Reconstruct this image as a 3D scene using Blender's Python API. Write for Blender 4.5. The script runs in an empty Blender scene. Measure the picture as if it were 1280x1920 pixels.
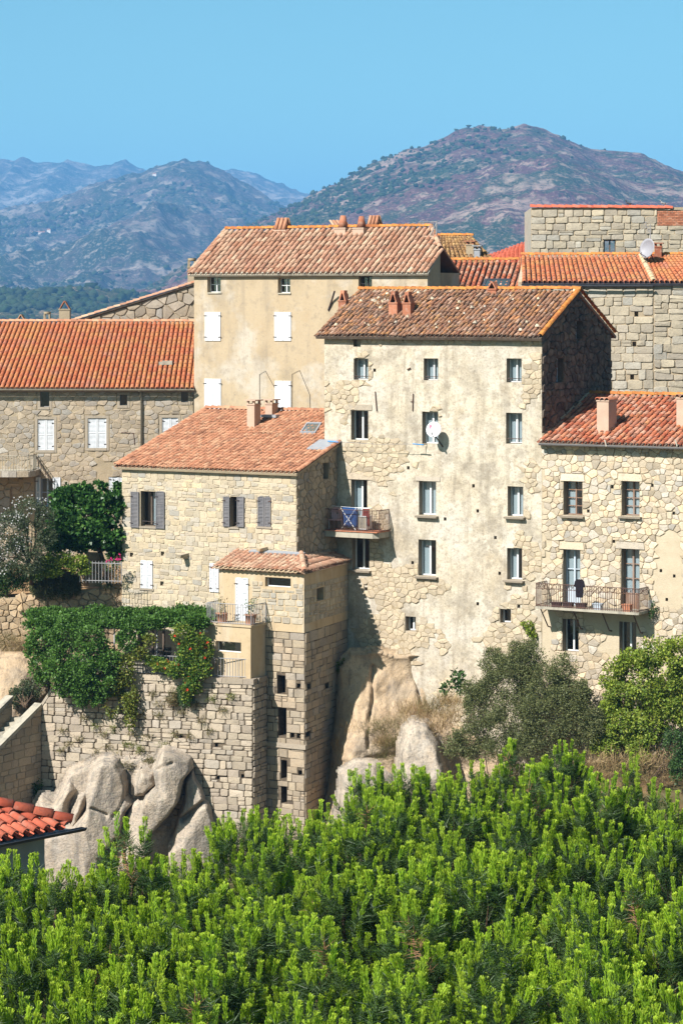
import bpy, bmesh, math, random
import numpy as np
from mathutils import Vector, Matrix

# ------------------------------------------------------------------ camera, sky, sun, exposure
SC = bpy.context.scene
COL = SC.collection
F, V0, CZ = 5040.0, 560.0, 30.0          # focal length in photo pixels, horizon row, eye height
cam = bpy.data.cameras.new('camera'); camo = bpy.data.objects.new('camera', cam); COL.objects.link(camo)
camo.location = (0, 0, CZ); camo.rotation_euler = (math.radians(90), 0, 0)
cam.sensor_width = 36; cam.sensor_height = 36; cam.sensor_fit = 'AUTO'
cam.lens = F / 1920 * 36; cam.shift_y = -(960 - V0) / 1920
cam.clip_start = 1; cam.clip_end = 40000
SC.camera = camo
SUN_AZ, SUN_EL = 44, 43
a_, e_ = math.radians(SUN_AZ), math.radians(SUN_EL)
sun_dir = Vector((math.sin(a_) * math.cos(e_), math.cos(a_) * math.cos(e_), -math.sin(e_)))
sl = bpy.data.lights.new('sun', 'SUN'); sl.energy = 5.0; sl.angle = math.radians(0.5); sl.color = (1, 0.96, 0.925)
so = bpy.data.objects.new('sun', sl); COL.objects.link(so); so.location = (-60, -40, 90)
so.rotation_euler = sun_dir.to_track_quat('-Z', 'Y').to_euler()
W = bpy.data.worlds.new('World'); SC.world = W; W.use_nodes = True
nt = W.node_tree; nt.nodes.clear()
sky = nt.nodes.new('ShaderNodeTexSky'); sky.sky_type = 'NISHITA'; sky.sun_disc = False
sky.sun_elevation = e_; sky.sun_rotation = math.radians(SUN_AZ + 180)
sky.altitude = 0; sky.air_density = 0.7; sky.dust_density = 0.9; sky.ozone_density = 3.0
bg = nt.nodes.new('ShaderNodeBackground'); bg.inputs[1].default_value = 0.075
wo = nt.nodes.new('ShaderNodeOutputWorld')
tint = nt.nodes.new('ShaderNodeMix'); tint.data_type = 'RGBA'; tint.blend_type = 'MULTIPLY'; tint.inputs['Factor'].default_value = 1
tint.inputs['B'].default_value = (.68, 1.0, .8, 1); nt.links.new(sky.outputs[0], tint.inputs['A'])
nt.links.new(tint.outputs['Result'], bg.inputs[0]); nt.links.new(bg.outputs[0], wo.inputs[0])
SC.view_settings.view_transform = 'Standard'; SC.view_settings.look = 'None'
SC.view_settings.gamma = 1; SC.view_settings.exposure = 1.08
SC.cycles.max_bounces = 8; SC.cycles.transparent_max_bounces = 12; SC.cycles.volume_bounces = 0

random.seed(7); RNG = np.random.default_rng(7)
R = random.random
def U(a, b): return a + (b - a) * random.random()

# ------------------------------------------------------------------ measuring helpers
def pix(u, v, Y): return Vector(((u - 640) / F * Y, Y, CZ - (v - V0) / F * Y))
def proj(p): return (640 + p[0] / p[1] * F, V0 + (CZ - p[2]) / p[1] * F)
class Face:
    """a vertical wall plane from plan point A to plan point B, outward side to the right of A->B seen from above"""
    def __init__(s, A, B):
        s.A = Vector(A[:2]); s.B = Vector(B[:2]); d = s.B - s.A
        s.L = d.length; s.e = d / s.L; s.n = Vector((s.e.y, -s.e.x))
    def P(s, t, z, d=0.0):
        q = s.A + s.e * t + s.n * d
        return Vector((q.x, q.y, z))
    def uv(s, u, v):
        k = (u - 640) / F
        t = (k * s.A.y - s.A.x) / (s.e.x - k * s.e.y)
        Y = s.A.y + s.e.y * t
        return t, CZ - (v - V0) * Y / F
    def at(s, u): return s.A + s.e * s.uv(u, 0)[0]
    def off(s, d): return Face(s.A + s.n * d, s.B + s.n * d)
    def rect(s, u0, v0, u1, v1):
        a = s.uv(u0, 0)[0]; b = s.uv(u1, 0)[0]; um = (u0 + u1) / 2
        return (a, b, s.uv(um, v1)[1], s.uv(um, v0)[1])
def line(u, Y, ang):     # a facade line through the plan point at column u, depth Y, turned ang degrees
    p = pix(u, 0, Y); a = math.radians(ang)
    return Face((p.x, p.y), (p.x + math.cos(a), p.y - math.sin(a)))
def seg(f, u0, u1): return Face(f.at(u0), f.at(u1))

# ------------------------------------------------------------------ objects
def tag(o, label=None, cat=None, group=None, kind=None):
    if label: o['label'] = label
    if cat: o['category'] = cat
    if group: o['group'] = group
    if kind: o['kind'] = kind
    return o
def root(name, label, cat, loc, group=None):
    o = bpy.data.objects.new(name, None); COL.objects.link(o); o.location = loc
    o.empty_display_size = .3
    return tag(o, label, cat, group)
def wloc(o):
    v = Vector((0, 0, 0))
    while o: v += o.location; o = o.parent
    return v
def link(o, parent):
    COL.objects.link(o)
    if parent is not None:
        o.parent = parent; o.location = o.location - wloc(parent)
def attach(o, parent):     # for objects given a full world matrix (no rotated parents are used)
    m = o.matrix_world if False else o.matrix_basis.copy()
    COL.objects.link(o)
    if parent is not None:
        o.parent = parent; m.translation = m.translation - wloc(parent); o.matrix_basis = m
class MB:
    def __init__(s): s.v = []; s.f = []; s.r = []; s.m = []; s.sm = []
    def add(s, vs, fs, rnd=0.0, mi=0, smooth=False):
        b = len(s.v); s.v += [tuple(p) for p in vs]; s.r += [rnd] * len(vs)
        for f in fs: s.f.append([b + i for i in f]); s.m.append(mi); s.sm.append(smooth)
        return s
    def hexa(s, p, rnd=0.0, mi=0):   # 8 points: bottom 4 ccw, top 4
        return s.add(p, [(3, 2, 1, 0), (4, 5, 6, 7), (0, 1, 5, 4), (1, 2, 6, 5), (2, 3, 7, 6), (3, 0, 4, 7)], rnd, mi)
    def fbox(s, f, s0, s1, z0, z1, d0, d1, rnd=0.0, mi=0):   # box on a Face: d0 back, d1 front
        return s.hexa([f.P(s0, z0, d0), f.P(s1, z0, d0), f.P(s1, z0, d1), f.P(s0, z0, d1),
                       f.P(s0, z1, d0), f.P(s1, z1, d0), f.P(s1, z1, d1), f.P(s0, z1, d1)], rnd, mi)
    def box(s, c, h, rz=0.0, rnd=0.0, mi=0):
        c = Vector(c); ca, sa = math.cos(rz), math.sin(rz); ps = []
        for z in (-1, 1):
            for x, y in ((-1, -1), (1, -1), (1, 1), (-1, 1)):
                X, Y = x * h[0], y * h[1]
                ps.append(c + Vector((X * ca - Y * sa, X * sa + Y * ca, z * h[2])))
        return s.hexa(ps, rnd, mi)
    def tube(s, pts, r, n=6, rnd=0.0, mi=0, r1=None, cap=True):
        pts = [Vector(p) for p in pts]; m = len(pts); vs = []
        for i, p in enumerate(pts):
            t = (pts[min(i + 1, m - 1)] - pts[max(i - 1, 0)]).normalized()
            a = t.cross(Vector((0, 0, 1)))
            if a.length < .05: a = t.cross(Vector((1, 0, 0)))
            a.normalize(); b = t.cross(a)
            rr = r if r1 is None else r + (r1 - r) * i / (m - 1)
            for k in range(n):
                q = 2 * math.pi * k / n
                vs.append(p + a * (rr * math.cos(q)) + b * (rr * math.sin(q)))
        fs = [(i * n + k, i * n + (k + 1) % n, (i + 1) * n + (k + 1) % n, (i + 1) * n + k) for i in range(m - 1) for k in range(n)]
        if cap: fs += [tuple(range(n - 1, -1, -1)), tuple(range((m - 1) * n, m * n))]
        return s.add(vs, fs, rnd, mi, n > 5)
    def build(s, name, mats, parent=None, label=None, cat=None, group=None, kind=None, origin=None):
        if not s.v: return None
        A = np.array(s.v, dtype=float)
        if origin is None: o_ = Vector(((A[:, 0].min() + A[:, 0].max()) / 2, (A[:, 1].min() + A[:, 1].max()) / 2, A[:, 2].min()))
        else: o_ = Vector(origin)
        me = bpy.data.meshes.new(name)
        me.from_pydata((A - np.array(o_)).tolist(), [], s.f)
        if any(s.r):
            at = me.attributes.new('rnd', 'FLOAT', 'POINT'); at.data.foreach_set('value', s.r)
        if not isinstance(mats, (list, tuple)): mats = [mats]
        for mm in mats: me.materials.append(mm)
        if any(s.m): me.polygons.foreach_set('material_index', s.m)
        if any(s.sm): me.polygons.foreach_set('use_smooth', s.sm)
        me.update()
        o = bpy.data.objects.new(name, me); o.location = o_
        link(o, parent)
        return tag(o, label, cat, group, kind)
def np_obj(name, V, Fc, mats, parent=None, rnd=None, mi=None, smooth=False, label=None, cat=None, group=None, kind=None):
    V = np.asarray(V, dtype=np.float64); Fc = np.asarray(Fc, dtype=np.int32); k = Fc.shape[1]
    o_ = np.array([(V[:, 0].min() + V[:, 0].max()) / 2, (V[:, 1].min() + V[:, 1].max()) / 2, V[:, 2].min()])
    me = bpy.data.meshes.new(name)
    me.vertices.add(len(V)); me.vertices.foreach_set('co', (V - o_).astype(np.float32).ravel())
    me.loops.add(Fc.size); me.loops.foreach_set('vertex_index', Fc.ravel())
    me.polygons.add(len(Fc)); me.polygons.foreach_set('loop_start', np.arange(0, Fc.size, k, dtype=np.int32))
    if mi is not None: me.polygons.foreach_set('material_index', np.asarray(mi, dtype=np.int32))
    if smooth: me.polygons.foreach_set('use_smooth', np.ones(len(Fc), dtype=bool))
    if rnd is not None:
        at = me.attributes.new('rnd', 'FLOAT', 'POINT'); at.data.foreach_set('value', np.asarray(rnd, dtype=np.float32))
    if not isinstance(mats, (list, tuple)): mats = [mats]
    for mm in mats: me.materials.append(mm)
    me.update(calc_edges=True)
    o = bpy.data.objects.new(name, me); o.location = Vector(o_)
    link(o, parent)
    return tag(o, label, cat, group, kind)

# ------------------------------------------------------------------ numpy noise
_P = np.random.default_rng(3).random((64, 64, 64))
def vnoise(x, y, z):
    xi, yi, zi = np.floor(x).astype(int), np.floor(y).astype(int), np.floor(z).astype(int)
    fx, fy, fz = x - xi, y - yi, z - zi
    fx, fy, fz = fx * fx * (3 - 2 * fx), fy * fy * (3 - 2 * fy), fz * fz * (3 - 2 * fz)
    g = lambda a, b, c: _P[(xi + a) & 63, (yi + b) & 63, (zi + c) & 63]
    x00 = g(0, 0, 0) * (1 - fx) + g(1, 0, 0) * fx; x10 = g(0, 1, 0) * (1 - fx) + g(1, 1, 0) * fx
    x01 = g(0, 0, 1) * (1 - fx) + g(1, 0, 1) * fx; x11 = g(0, 1, 1) * (1 - fx) + g(1, 1, 1) * fx
    return ((x00 * (1 - fy) + x10 * fy) * (1 - fz) + (x01 * (1 - fy) + x11 * fy) * fz) * 2 - 1
def fbm(x, y, z, o=4, ridged=False):
    s, a, t = 0, 1.0, 0
    for i in range(o):
        n = vnoise(x * 2 ** i + 17.3 * i, y * 2 ** i + 5.1 * i, z * 2 ** i + 9.7 * i)
        if ridged: n = 1 - 2 * np.abs(n)
        s = s + a * n; t += a; a *= .5
    return s / t
def n1(x, y, z=0.0, o=3): return float(fbm(np.array([x]), np.array([y]), np.array([z]), o)[0])

# ------------------------------------------------------------------ materials
def hexc(h):
    c = [int(h[i:i + 2], 16) / 255 for i in (0, 2, 4)]
    return tuple(x / 12.92 if x <= .04045 else ((x + .055) / 1.055) ** 2.4 for x in c) + (1,)
def C(c): return hexc(c) if isinstance(c, str) else (tuple(c) + (1,) if len(c) == 3 else tuple(c))
def mat(name, cols, layers=(), rough=.85, bump=0.0, bscale=14, spec=.25, metal=0.0, noise_ramp=None, vary=.0, transl=0.0, bdist=.03, k=.8):
    """cols: colours picked per piece by the rnd attribute (plus the object's random number), or, with noise_ramp=scale, by noise.
    layers: (scale, lo, hi, colour, strength, stretch_z)"""
    m = bpy.data.materials.new(name); m.use_nodes = True; t = m.node_tree; N = t.nodes; Lk = t.links.new
    N.clear()
    out = N.new('ShaderNodeOutputMaterial'); b = N.new('ShaderNodeBsdfPrincipled')
    geo = N.new('ShaderNodeNewGeometry'); pos = geo.outputs['Position']
    b.inputs['Roughness'].default_value = rough; b.inputs['Specular IOR Level'].default_value = spec; b.inputs['Metallic'].default_value = metal
    at = N.new('ShaderNodeAttribute'); at.attribute_name = 'rnd'
    oi = N.new('ShaderNodeObjectInfo')
    ad = N.new('ShaderNodeMath'); ad.operation = 'ADD'; Lk(at.outputs['Fac'], ad.inputs[0]); Lk(oi.outputs['Random'], ad.inputs[1])
    fr = N.new('ShaderNodeMath'); fr.operation = 'FRACT'; Lk(ad.outputs[0], fr.inputs[0])
    def noise(scale, stretch=1.0, detail=4, loc=0.0):
        mp = N.new('ShaderNodeMapping'); Lk(pos, mp.inputs[0]); mp.inputs['Scale'].default_value = (1, 1, stretch)
        mp.inputs['Location'].default_value = (loc, loc * .7, loc * 1.3)
        n = N.new('ShaderNodeTexNoise'); n.inputs['Scale'].default_value = scale; n.inputs['Detail'].default_value = detail
        n.inputs['Roughness'].default_value = .6
        Lk(mp.outputs[0], n.inputs[0]); return n.outputs[0]
    sk = lambda c: tuple(x * k for x in c[:3]) + (1,)
    cols = [sk(C(c)) for c in cols]
    if len(cols) == 1 and not noise_ramp:
        rgb = N.new('ShaderNodeRGB'); rgb.outputs[0].default_value = cols[0]; cur = rgb.outputs[0]
    else:
        rp = N.new('ShaderNodeValToRGB'); el = rp.color_ramp.elements
        lo, hi = (.3, .7) if noise_ramp else (0, 1)
        while len(el) < len(cols): el.new(.5)
        for i, c in enumerate(cols): el[i].position = lo + (hi - lo) * i / max(1, len(cols) - 1); el[i].color = c
        Lk(noise(noise_ramp, 1, 5) if noise_ramp else fr.outputs[0], rp.inputs[0]); cur = rp.outputs[0]
    if vary:
        mr = N.new('ShaderNodeMapRange'); mr.inputs[3].default_value = 1 - vary; mr.inputs[4].default_value = 1 + vary
        m7 = N.new('ShaderNodeMath'); m7.operation = 'MULTIPLY'; m7.inputs[1].default_value = 7.31; Lk(fr.outputs[0], m7.inputs[0])
        f7 = N.new('ShaderNodeMath'); f7.operation = 'FRACT'; Lk(m7.outputs[0], f7.inputs[0]); Lk(f7.outputs[0], mr.inputs[0])
        mx = N.new('ShaderNodeVectorMath'); mx.operation = 'SCALE'; Lk(cur, mx.inputs[0]); Lk(mr.outputs[0], mx.inputs['Scale']); cur = mx.outputs[0]
    for i, ly in enumerate(layers):
        sc, lo, hi, c, st = ly[:5]; stz = ly[5] if len(ly) > 5 else 1.0
        mr = N.new('ShaderNodeMapRange'); mr.inputs[1].default_value = lo; mr.inputs[2].default_value = hi; mr.inputs[4].default_value = st
        Lk(noise(sc, stz, 5, 3.1 * i + 1), mr.inputs[0])
        mx = N.new('ShaderNodeMix'); mx.data_type = 'RGBA'; Lk(mr.outputs[0], mx.inputs['Factor']); Lk(cur, mx.inputs['A']); mx.inputs['B'].default_value = sk(C(c))
        cur = mx.outputs['Result']
    Lk(cur, b.inputs['Base Color'])
    if bump:
        bp = N.new('ShaderNodeBump'); bp.inputs['Strength'].default_value = bump; bp.inputs['Distance'].default_value = bdist
        Lk(noise(bscale, 1, 6, 9), bp.inputs['Height']); Lk(bp.outputs[0], b.inputs['Normal'])
    if transl:
        tr = N.new('ShaderNodeBsdfTranslucent'); Lk(cur, tr.inputs[0]); ms = N.new('ShaderNodeMixShader'); ms.inputs[0].default_value = transl
        Lk(b.outputs[0], ms.inputs[1]); Lk(tr.outputs[0], ms.inputs[2]); Lk(ms.outputs[0], out.inputs[0])
    else: Lk(b.outputs[0], out.inputs[0])
    return m
def glass_mat(name, tint=(.75, .82, .85), refl=.25):
    m = bpy.data.materials.new(name); m.use_nodes = True; t = m.node_tree; N = t.nodes; N.clear()
    out = N.new('ShaderNodeOutputMaterial'); g = N.new('ShaderNodeBsdfGlossy'); g.inputs['Roughness'].default_value = .04
    tr = N.new('ShaderNodeBsdfTransparent'); tr.inputs[0].default_value = tint + (1,)
    ms = N.new('ShaderNodeMixShader'); ms.inputs[0].default_value = refl
    t.links.new(tr.outputs[0], ms.inputs[1]); t.links.new(g.outputs[0], ms.inputs[2]); t.links.new(ms.outputs[0], out.inputs[0])
    return m
M_ = {}
M_['glass'] = glass_mat('window glass', refl=.16)
M_['white'] = mat('white painted frame', [(.72, .72, .7)], [(3, .45, .7, (.5, .48, .44), .35)], rough=.5)
M_['white_shutter'] = mat('white painted shutter', [(.66, .67, .68)], [(4, .48, .7, (.42, .42, .42), .5, .3)], rough=.6)
M_['grey_shutter'] = mat('weathered grey shutter', [(.13, .125, .13), (.17, .16, .165)], [(6, .45, .7, (.25, .23, .22), .5, .2)], rough=.8)
M_['curtain'] = mat('white curtain', [(.7, .74, .74)], rough=.9, transl=.25)
M_['iron'] = mat('dark iron', [(.035, .03, .03)], [(8, .45, .65, (.13, .055, .03), .8)], rough=.6, spec=.4)
M_['rust'] = mat('rusty iron rail', [(.085, .05, .04)], [(7, .4, .65, (.16, .075, .045), .8)], rough=.75)
M_['greyrail'] = mat('grey painted rail', [(.3, .29, .29)], rough=.6)
M_['zinc'] = mat('zinc gutter', [(.22, .21, .21)], [(3, .4, .7, (.3, .28, .26), .6)], rough=.5, metal=.3)
M_['darkzinc'] = mat('dark zinc gutter', [(.09, .095, .11)], [(3, .4, .7, (.16, .16, .17), .6)], rough=.35, metal=.5)
M_['lead'] = mat('lead flashing', [(.28, .29, .31)], [(5, .4, .7, (.4, .4, .4), .6)], rough=.6)
M_['wood'] = mat('old wood', [(.1, .07, .05)], [(5, .4, .7, (.2, .16, .12), .6, .2)], rough=.85)
M_['brownwood'] = mat('brown varnished wood', [(.22, .12, .07)], [(5, .4, .7, (.35, .28, .24), .6, .2)], rough=.7)
M_['paleblue'] = mat('pale blue grey paint', [(.48, .54, .6)], [(5, .5, .7, (.3, .28, .26), .4, .3)], rough=.6)
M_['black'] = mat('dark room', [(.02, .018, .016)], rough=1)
# ------------------------------------------------------------------ stones
def clip(poly, a, b, c):           # keep a*x + b*y <= c
    out = []; n = len(poly)
    for i in range(n):
        p, q = poly[i], poly[(i + 1) % n]
        dp, dq = a * p[0] + b * p[1] - c, a * q[0] + b * q[1] - c
        if dp <= 0: out.append(p)
        if (dp < 0 < dq) or (dq < 0 < dp):
            t = dp / (dp - dq); out.append((p[0] + (q[0] - p[0]) * t, p[1] + (q[1] - p[1]) * t))
    return out
def area(p):
    return abs(sum(p[i][0] * p[(i + 1) % len(p)][1] - p[(i + 1) % len(p)][0] * p[i][1] for i in range(len(p)))) / 2 if len(p) > 2 else 0
def cen(p): return (sum(q[0] for q in p) / len(p), sum(q[1] for q in p) / len(p))
def cut_holes(poly, holes, mg=.0):
    for h in holes:
        if len(poly) < 3: return []
        xs = [q[0] for q in poly]; zs = [q[1] for q in poly]
        if max(xs) <= h[0] - mg or min(xs) >= h[1] + mg or max(zs) <= h[2] - mg or min(zs) >= h[3] + mg: continue
        c = [clip(poly, 1, 0, h[0] - mg), clip(poly, -1, 0, -(h[1] + mg)), clip(poly, 0, 1, h[2] - mg), clip(poly, 0, -1, -(h[3] + mg))]
        poly = max(c, key=area)
    return poly
def lay_rubble(s0, s1, z0, z1, w, h, jit=.42, drop=.16):
    nx, nz = max(1, round((s1 - s0) / w)), max(1, round((z1 - z0) / h)); sd = {}
    for i in range(-2, nx + 2):
        for j in range(-2, nz + 2):
            if R() < drop: continue
            sd[i, j] = (s0 + (i + .5 + .5 * (j % 2) - .25 + U(-jit, jit)) * w, (z0 + (j + .5 + U(-jit, jit) * .62) * h) * (w / h))
    res = []
    for i in range(nx):
        for j in range(nz):
            if (i, j) not in sd: continue
            c = sd[i, j]; p = [(c[0] - 2 * w, c[1] - 2 * w), (c[0] + 2 * w, c[1] - 2 * w), (c[0] + 2 * w, c[1] + 2 * w), (c[0] - 2 * w, c[1] + 2 * w)]
            for di in (0, -1, 1, -2, 2, -3, 3):
                for dj in (0, -1, 1, -2, 2, -3, 3):
                    if (di or dj) and (i + di, j + dj) in sd:
                        q = sd[i + di, j + dj]; a, b = q[0] - c[0], q[1] - c[1]
                        p = clip(p, a, b, a * (c[0] + q[0]) / 2 + b * (c[1] + q[1]) / 2)
                        if len(p) < 3: break
                if len(p) < 3: break
            if len(p) < 3: continue
            p = [(q[0], q[1] * h / w) for q in p]
            p = clip(clip(clip(clip(p, -1, 0, -s0), 1, 0, s1), 0, -1, -z0), 0, 1, z1)
            if .15 * w * h < area(p) < 5 * w * h: res.append(p)
    return res
def lay_ashlar(s0, s1, z0, z1, w, h, jit=.03, wave=.03):
    res = []; z = z0; k = 0
    lines = [z0]
    while lines[-1] < z1 - h * .4: lines.append(min(z1, lines[-1] + h * U(.72, 1.3)))
    lines[-1] = z1
    ph = [U(0, 9) for _ in lines]
    def lz(i, s): return lines[i] + (wave * math.sin(s * .9 + ph[i]) if 0 < i < len(lines) - 1 else 0)
    for i in range(len(lines) - 1):
        s = s0
        while s < s1 - .02:
            ww = w * U(.55, 1.6); e = s + ww
            if e > s1 - w * .35: e = s1
            j = lambda: U(-jit, jit)
            if R() < .1 and (lines[i + 1] - lines[i]) > .2:      # two thin stones instead of one
                zm = .5
                for za, zb in ((0, zm), (zm, 1)):
                    q = lambda x, t: (x, lz(i, x) * (1 - t) + lz(i + 1, x) * t)
                    res.append([q(s, za), q(e, za), q(e, zb), q(s, zb)])
            else:
                res.append([(s + j() * .5, lz(i, s) + j()), (e + j() * .5, lz(i, e) + j()), (e + j() * .5, lz(i + 1, e) + j()), (s + j() * .5, lz(i + 1, s) + j())])
            s = e
    return res
def stone_geo(f, poly, h, joint, rounding):
    cx, cz = cen(poly); ar = area(poly); rad = math.sqrt(ar / 3.1)
    k = max(.5, 1 - joint / rad)
    p = [(cx + (q[0] - cx) * k, cz + (q[1] - cz) * k) for q in poly]
    if rounding:
        q2 = []
        for i in range(len(p)):
            a, b = p[i], p[(i + 1) % len(p)]; t = U(.05, .17)
            q2 += [(a[0] + (b[0] - a[0]) * t, a[1] + (b[1] - a[1]) * t), (b[0] + (a[0] - b[0]) * t, b[1] + (a[1] - b[1]) * t)]
        p = q2
    n = len(p); tx, tz = U(-.25, .25) * h / rad, U(-.3, .3) * h / rad; hh = h * U(.6, 1.35)
    vs = [f.P(q[0], q[1], -.04) for q in p]
    vs += [f.P(q[0], q[1], hh * .45) for q in p]
    k2 = max(.6, 1 - .4 * min(h, .04) / rad * 1.3)
    vs += [f.P(cx + (q[0] - cx) * k2, cz + (q[1] - cz) * k2, hh + (q[0] - cx) * tx + (q[1] - cz) * tz + U(-.12, .12) * h) for q in p]
    vs.append(f.P(cx + U(-.2, .2) * rad, cz + U(-.2, .2) * rad, hh * U(1.0, 1.25)))
    fs = []
    for r in (0, 1):
        fs += [(r * n + i, r * n + (i + 1) % n, (r + 1) * n + (i + 1) % n, (r + 1) * n + i) for i in range(n)]
    fs += [(2 * n + i, 2 * n + (i + 1) % n, 3 * n) for i in range(n)]
    return vs, fs
def stones(f, polys, parent, m, h=.04, joint=.02, rounding=True, holes=(), keep=300, mask=None, clips=(), name='stone', rfun=None, mg=.01, bed=None, bed_d=.02):
    ent = []
    for p in polys:
        p = cut_holes(p, holes, mg)
        for c in clips:
            if len(p) > 2: p = clip(p, *c)
        if len(p) < 3 or area(p) < .006: continue
        c = cen(p)
        if mask and not mask(*c): continue
        w = f.P(c[0], c[1]); u, v = proj(w)
        vis = -15 < u < 1295 and v < 1700
        ent.append((area(p) / w.y ** 2 if vis else 0, p, c))
    ent.sort(key=lambda t: -t[0])
    if bed:
        bb = MB()
        for a, p, c in ent:
            k_ = 1 - .02 / math.sqrt(area(p)); bb.add([f.P(c[0] + (q[0] - c[0]) * 1.03, c[1] + (q[1] - c[1]) * 1.03, bed_d) for q in p], [tuple(range(len(p)))])
        bb.build('mortar_bed', bed, parent, kind='stuff')
    rest = MB()
    for i, (a, p, c) in enumerate(ent):
        vs, fs = stone_geo(f, p, h, joint, rounding)
        rr = max(.001, min(.999, rfun(c) if rfun else R()))
        if i < keep and a > 0:
            mb = MB(); mb.add(vs, fs, R() if not rfun else rr); mb.build(name, m, parent)
        else: rest.add(vs, fs, rr)
    if rest.v: rest.build('small_' + name + 's', m, parent, kind='stuff')
def putlogs(f, pts, r=4):
    return [f.rect(u - r * .8, v - r, u + r * .8, v + r) for u, v in pts]

# ------------------------------------------------------------------ walls with openings
def wall(f, s0, s1, z0, z1, m, parent, holes=(), name='wall', amp=.012, cell=.35, top=None, dep=.32, label=None, nsc=1.3, bulge=None, rev=None):
    """sheet of wall with real openings and reveals; holes (s0,s1,z0,z1[,depth])"""
    xs = {round(s0, 4), round(s1, 4)}; zs = {round(z0, 4), round(z1, 4)}
    for h in holes: xs |= {round(h[0], 4), round(h[1], 4)}; zs |= {round(h[2], 4), round(h[3], 4)}
    def fill(S, a, b):
        S = sorted(x for x in S if a - 1e-3 <= x <= b + 1e-3); out = []
        for p, q in zip(S, S[1:]):
            n = max(1, int((q - p) / cell)); out += [p + (q - p) * i / n for i in range(n)]
        return out + [S[-1]]
    xs, zs = fill(xs, s0, s1), fill(zs, z0, z1)
    X, Z = np.meshgrid(xs, zs, indexing='ij'); Zc = Z.copy()
    if top is not None:
        T = np.vectorize(top)(X); Zc = np.minimum(Z, T)
    D = fbm(X * nsc + s0 * 3, Zc * nsc, np.full(X.shape, f.A.x * .37), 4) * amp
    if bulge is not None: D = D + np.vectorize(bulge)(X, Zc)
    inh = np.zeros((len(xs) - 1, len(zs) - 1), bool)
    xm = np.array([(a + b) / 2 for a, b in zip(xs, xs[1:])]); zm = np.array([(a + b) / 2 for a, b in zip(zs, zs[1:])])
    for h in holes:
        e = 1e-3
        D[np.ix_((np.array(xs) > h[0] - e) & (np.array(xs) < h[1] + e), (np.array(zs) > h[2] - e) & (np.array(zs) < h[3] + e))] *= 0 if bulge is None else 1
        inh[np.ix_((xm > h[0]) & (xm < h[1]), (zm > h[2]) & (zm < h[3]))] = True
    mb = MB(); nz = len(zs)
    vs = [f.P(X[i, j], Zc[i, j], D[i, j]) for i in range(len(xs)) for j in range(nz)]
    fs = []
    for i in range(len(xs) - 1):
        for j in range(nz - 1):
            if inh[i, j]: continue
            if Zc[i, j + 1] - Zc[i, j] < 1e-4 and Zc[i + 1, j + 1] - Zc[i + 1, j] < 1e-4: continue
            fs.append((i * nz + j, (i + 1) * nz + j, (i + 1) * nz + j + 1, i * nz + j + 1))
    mb.add(vs, fs)
    for h in holes:
        d = h[4] if len(h) > 4 else dep
        q = [(h[0], h[2]), (h[1], h[2]), (h[1], h[3]), (h[0], h[3])]
        a = [f.P(x, z, .004) for x, z in q]; b = [f.P(x, z, -d) for x, z in q]
        mb.add(a + b, [(i, (i + 1) % 4, 4 + (i + 1) % 4, 4 + i) for i in range(4)], 0, 1 if rev else 0)
        if len(h) > 5 and h[5]: mb.add(b, [(0, 1, 2, 3)])      # blind recess
    return mb.build(name, [m, rev] if rev else m, parent, label=label)

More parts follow.
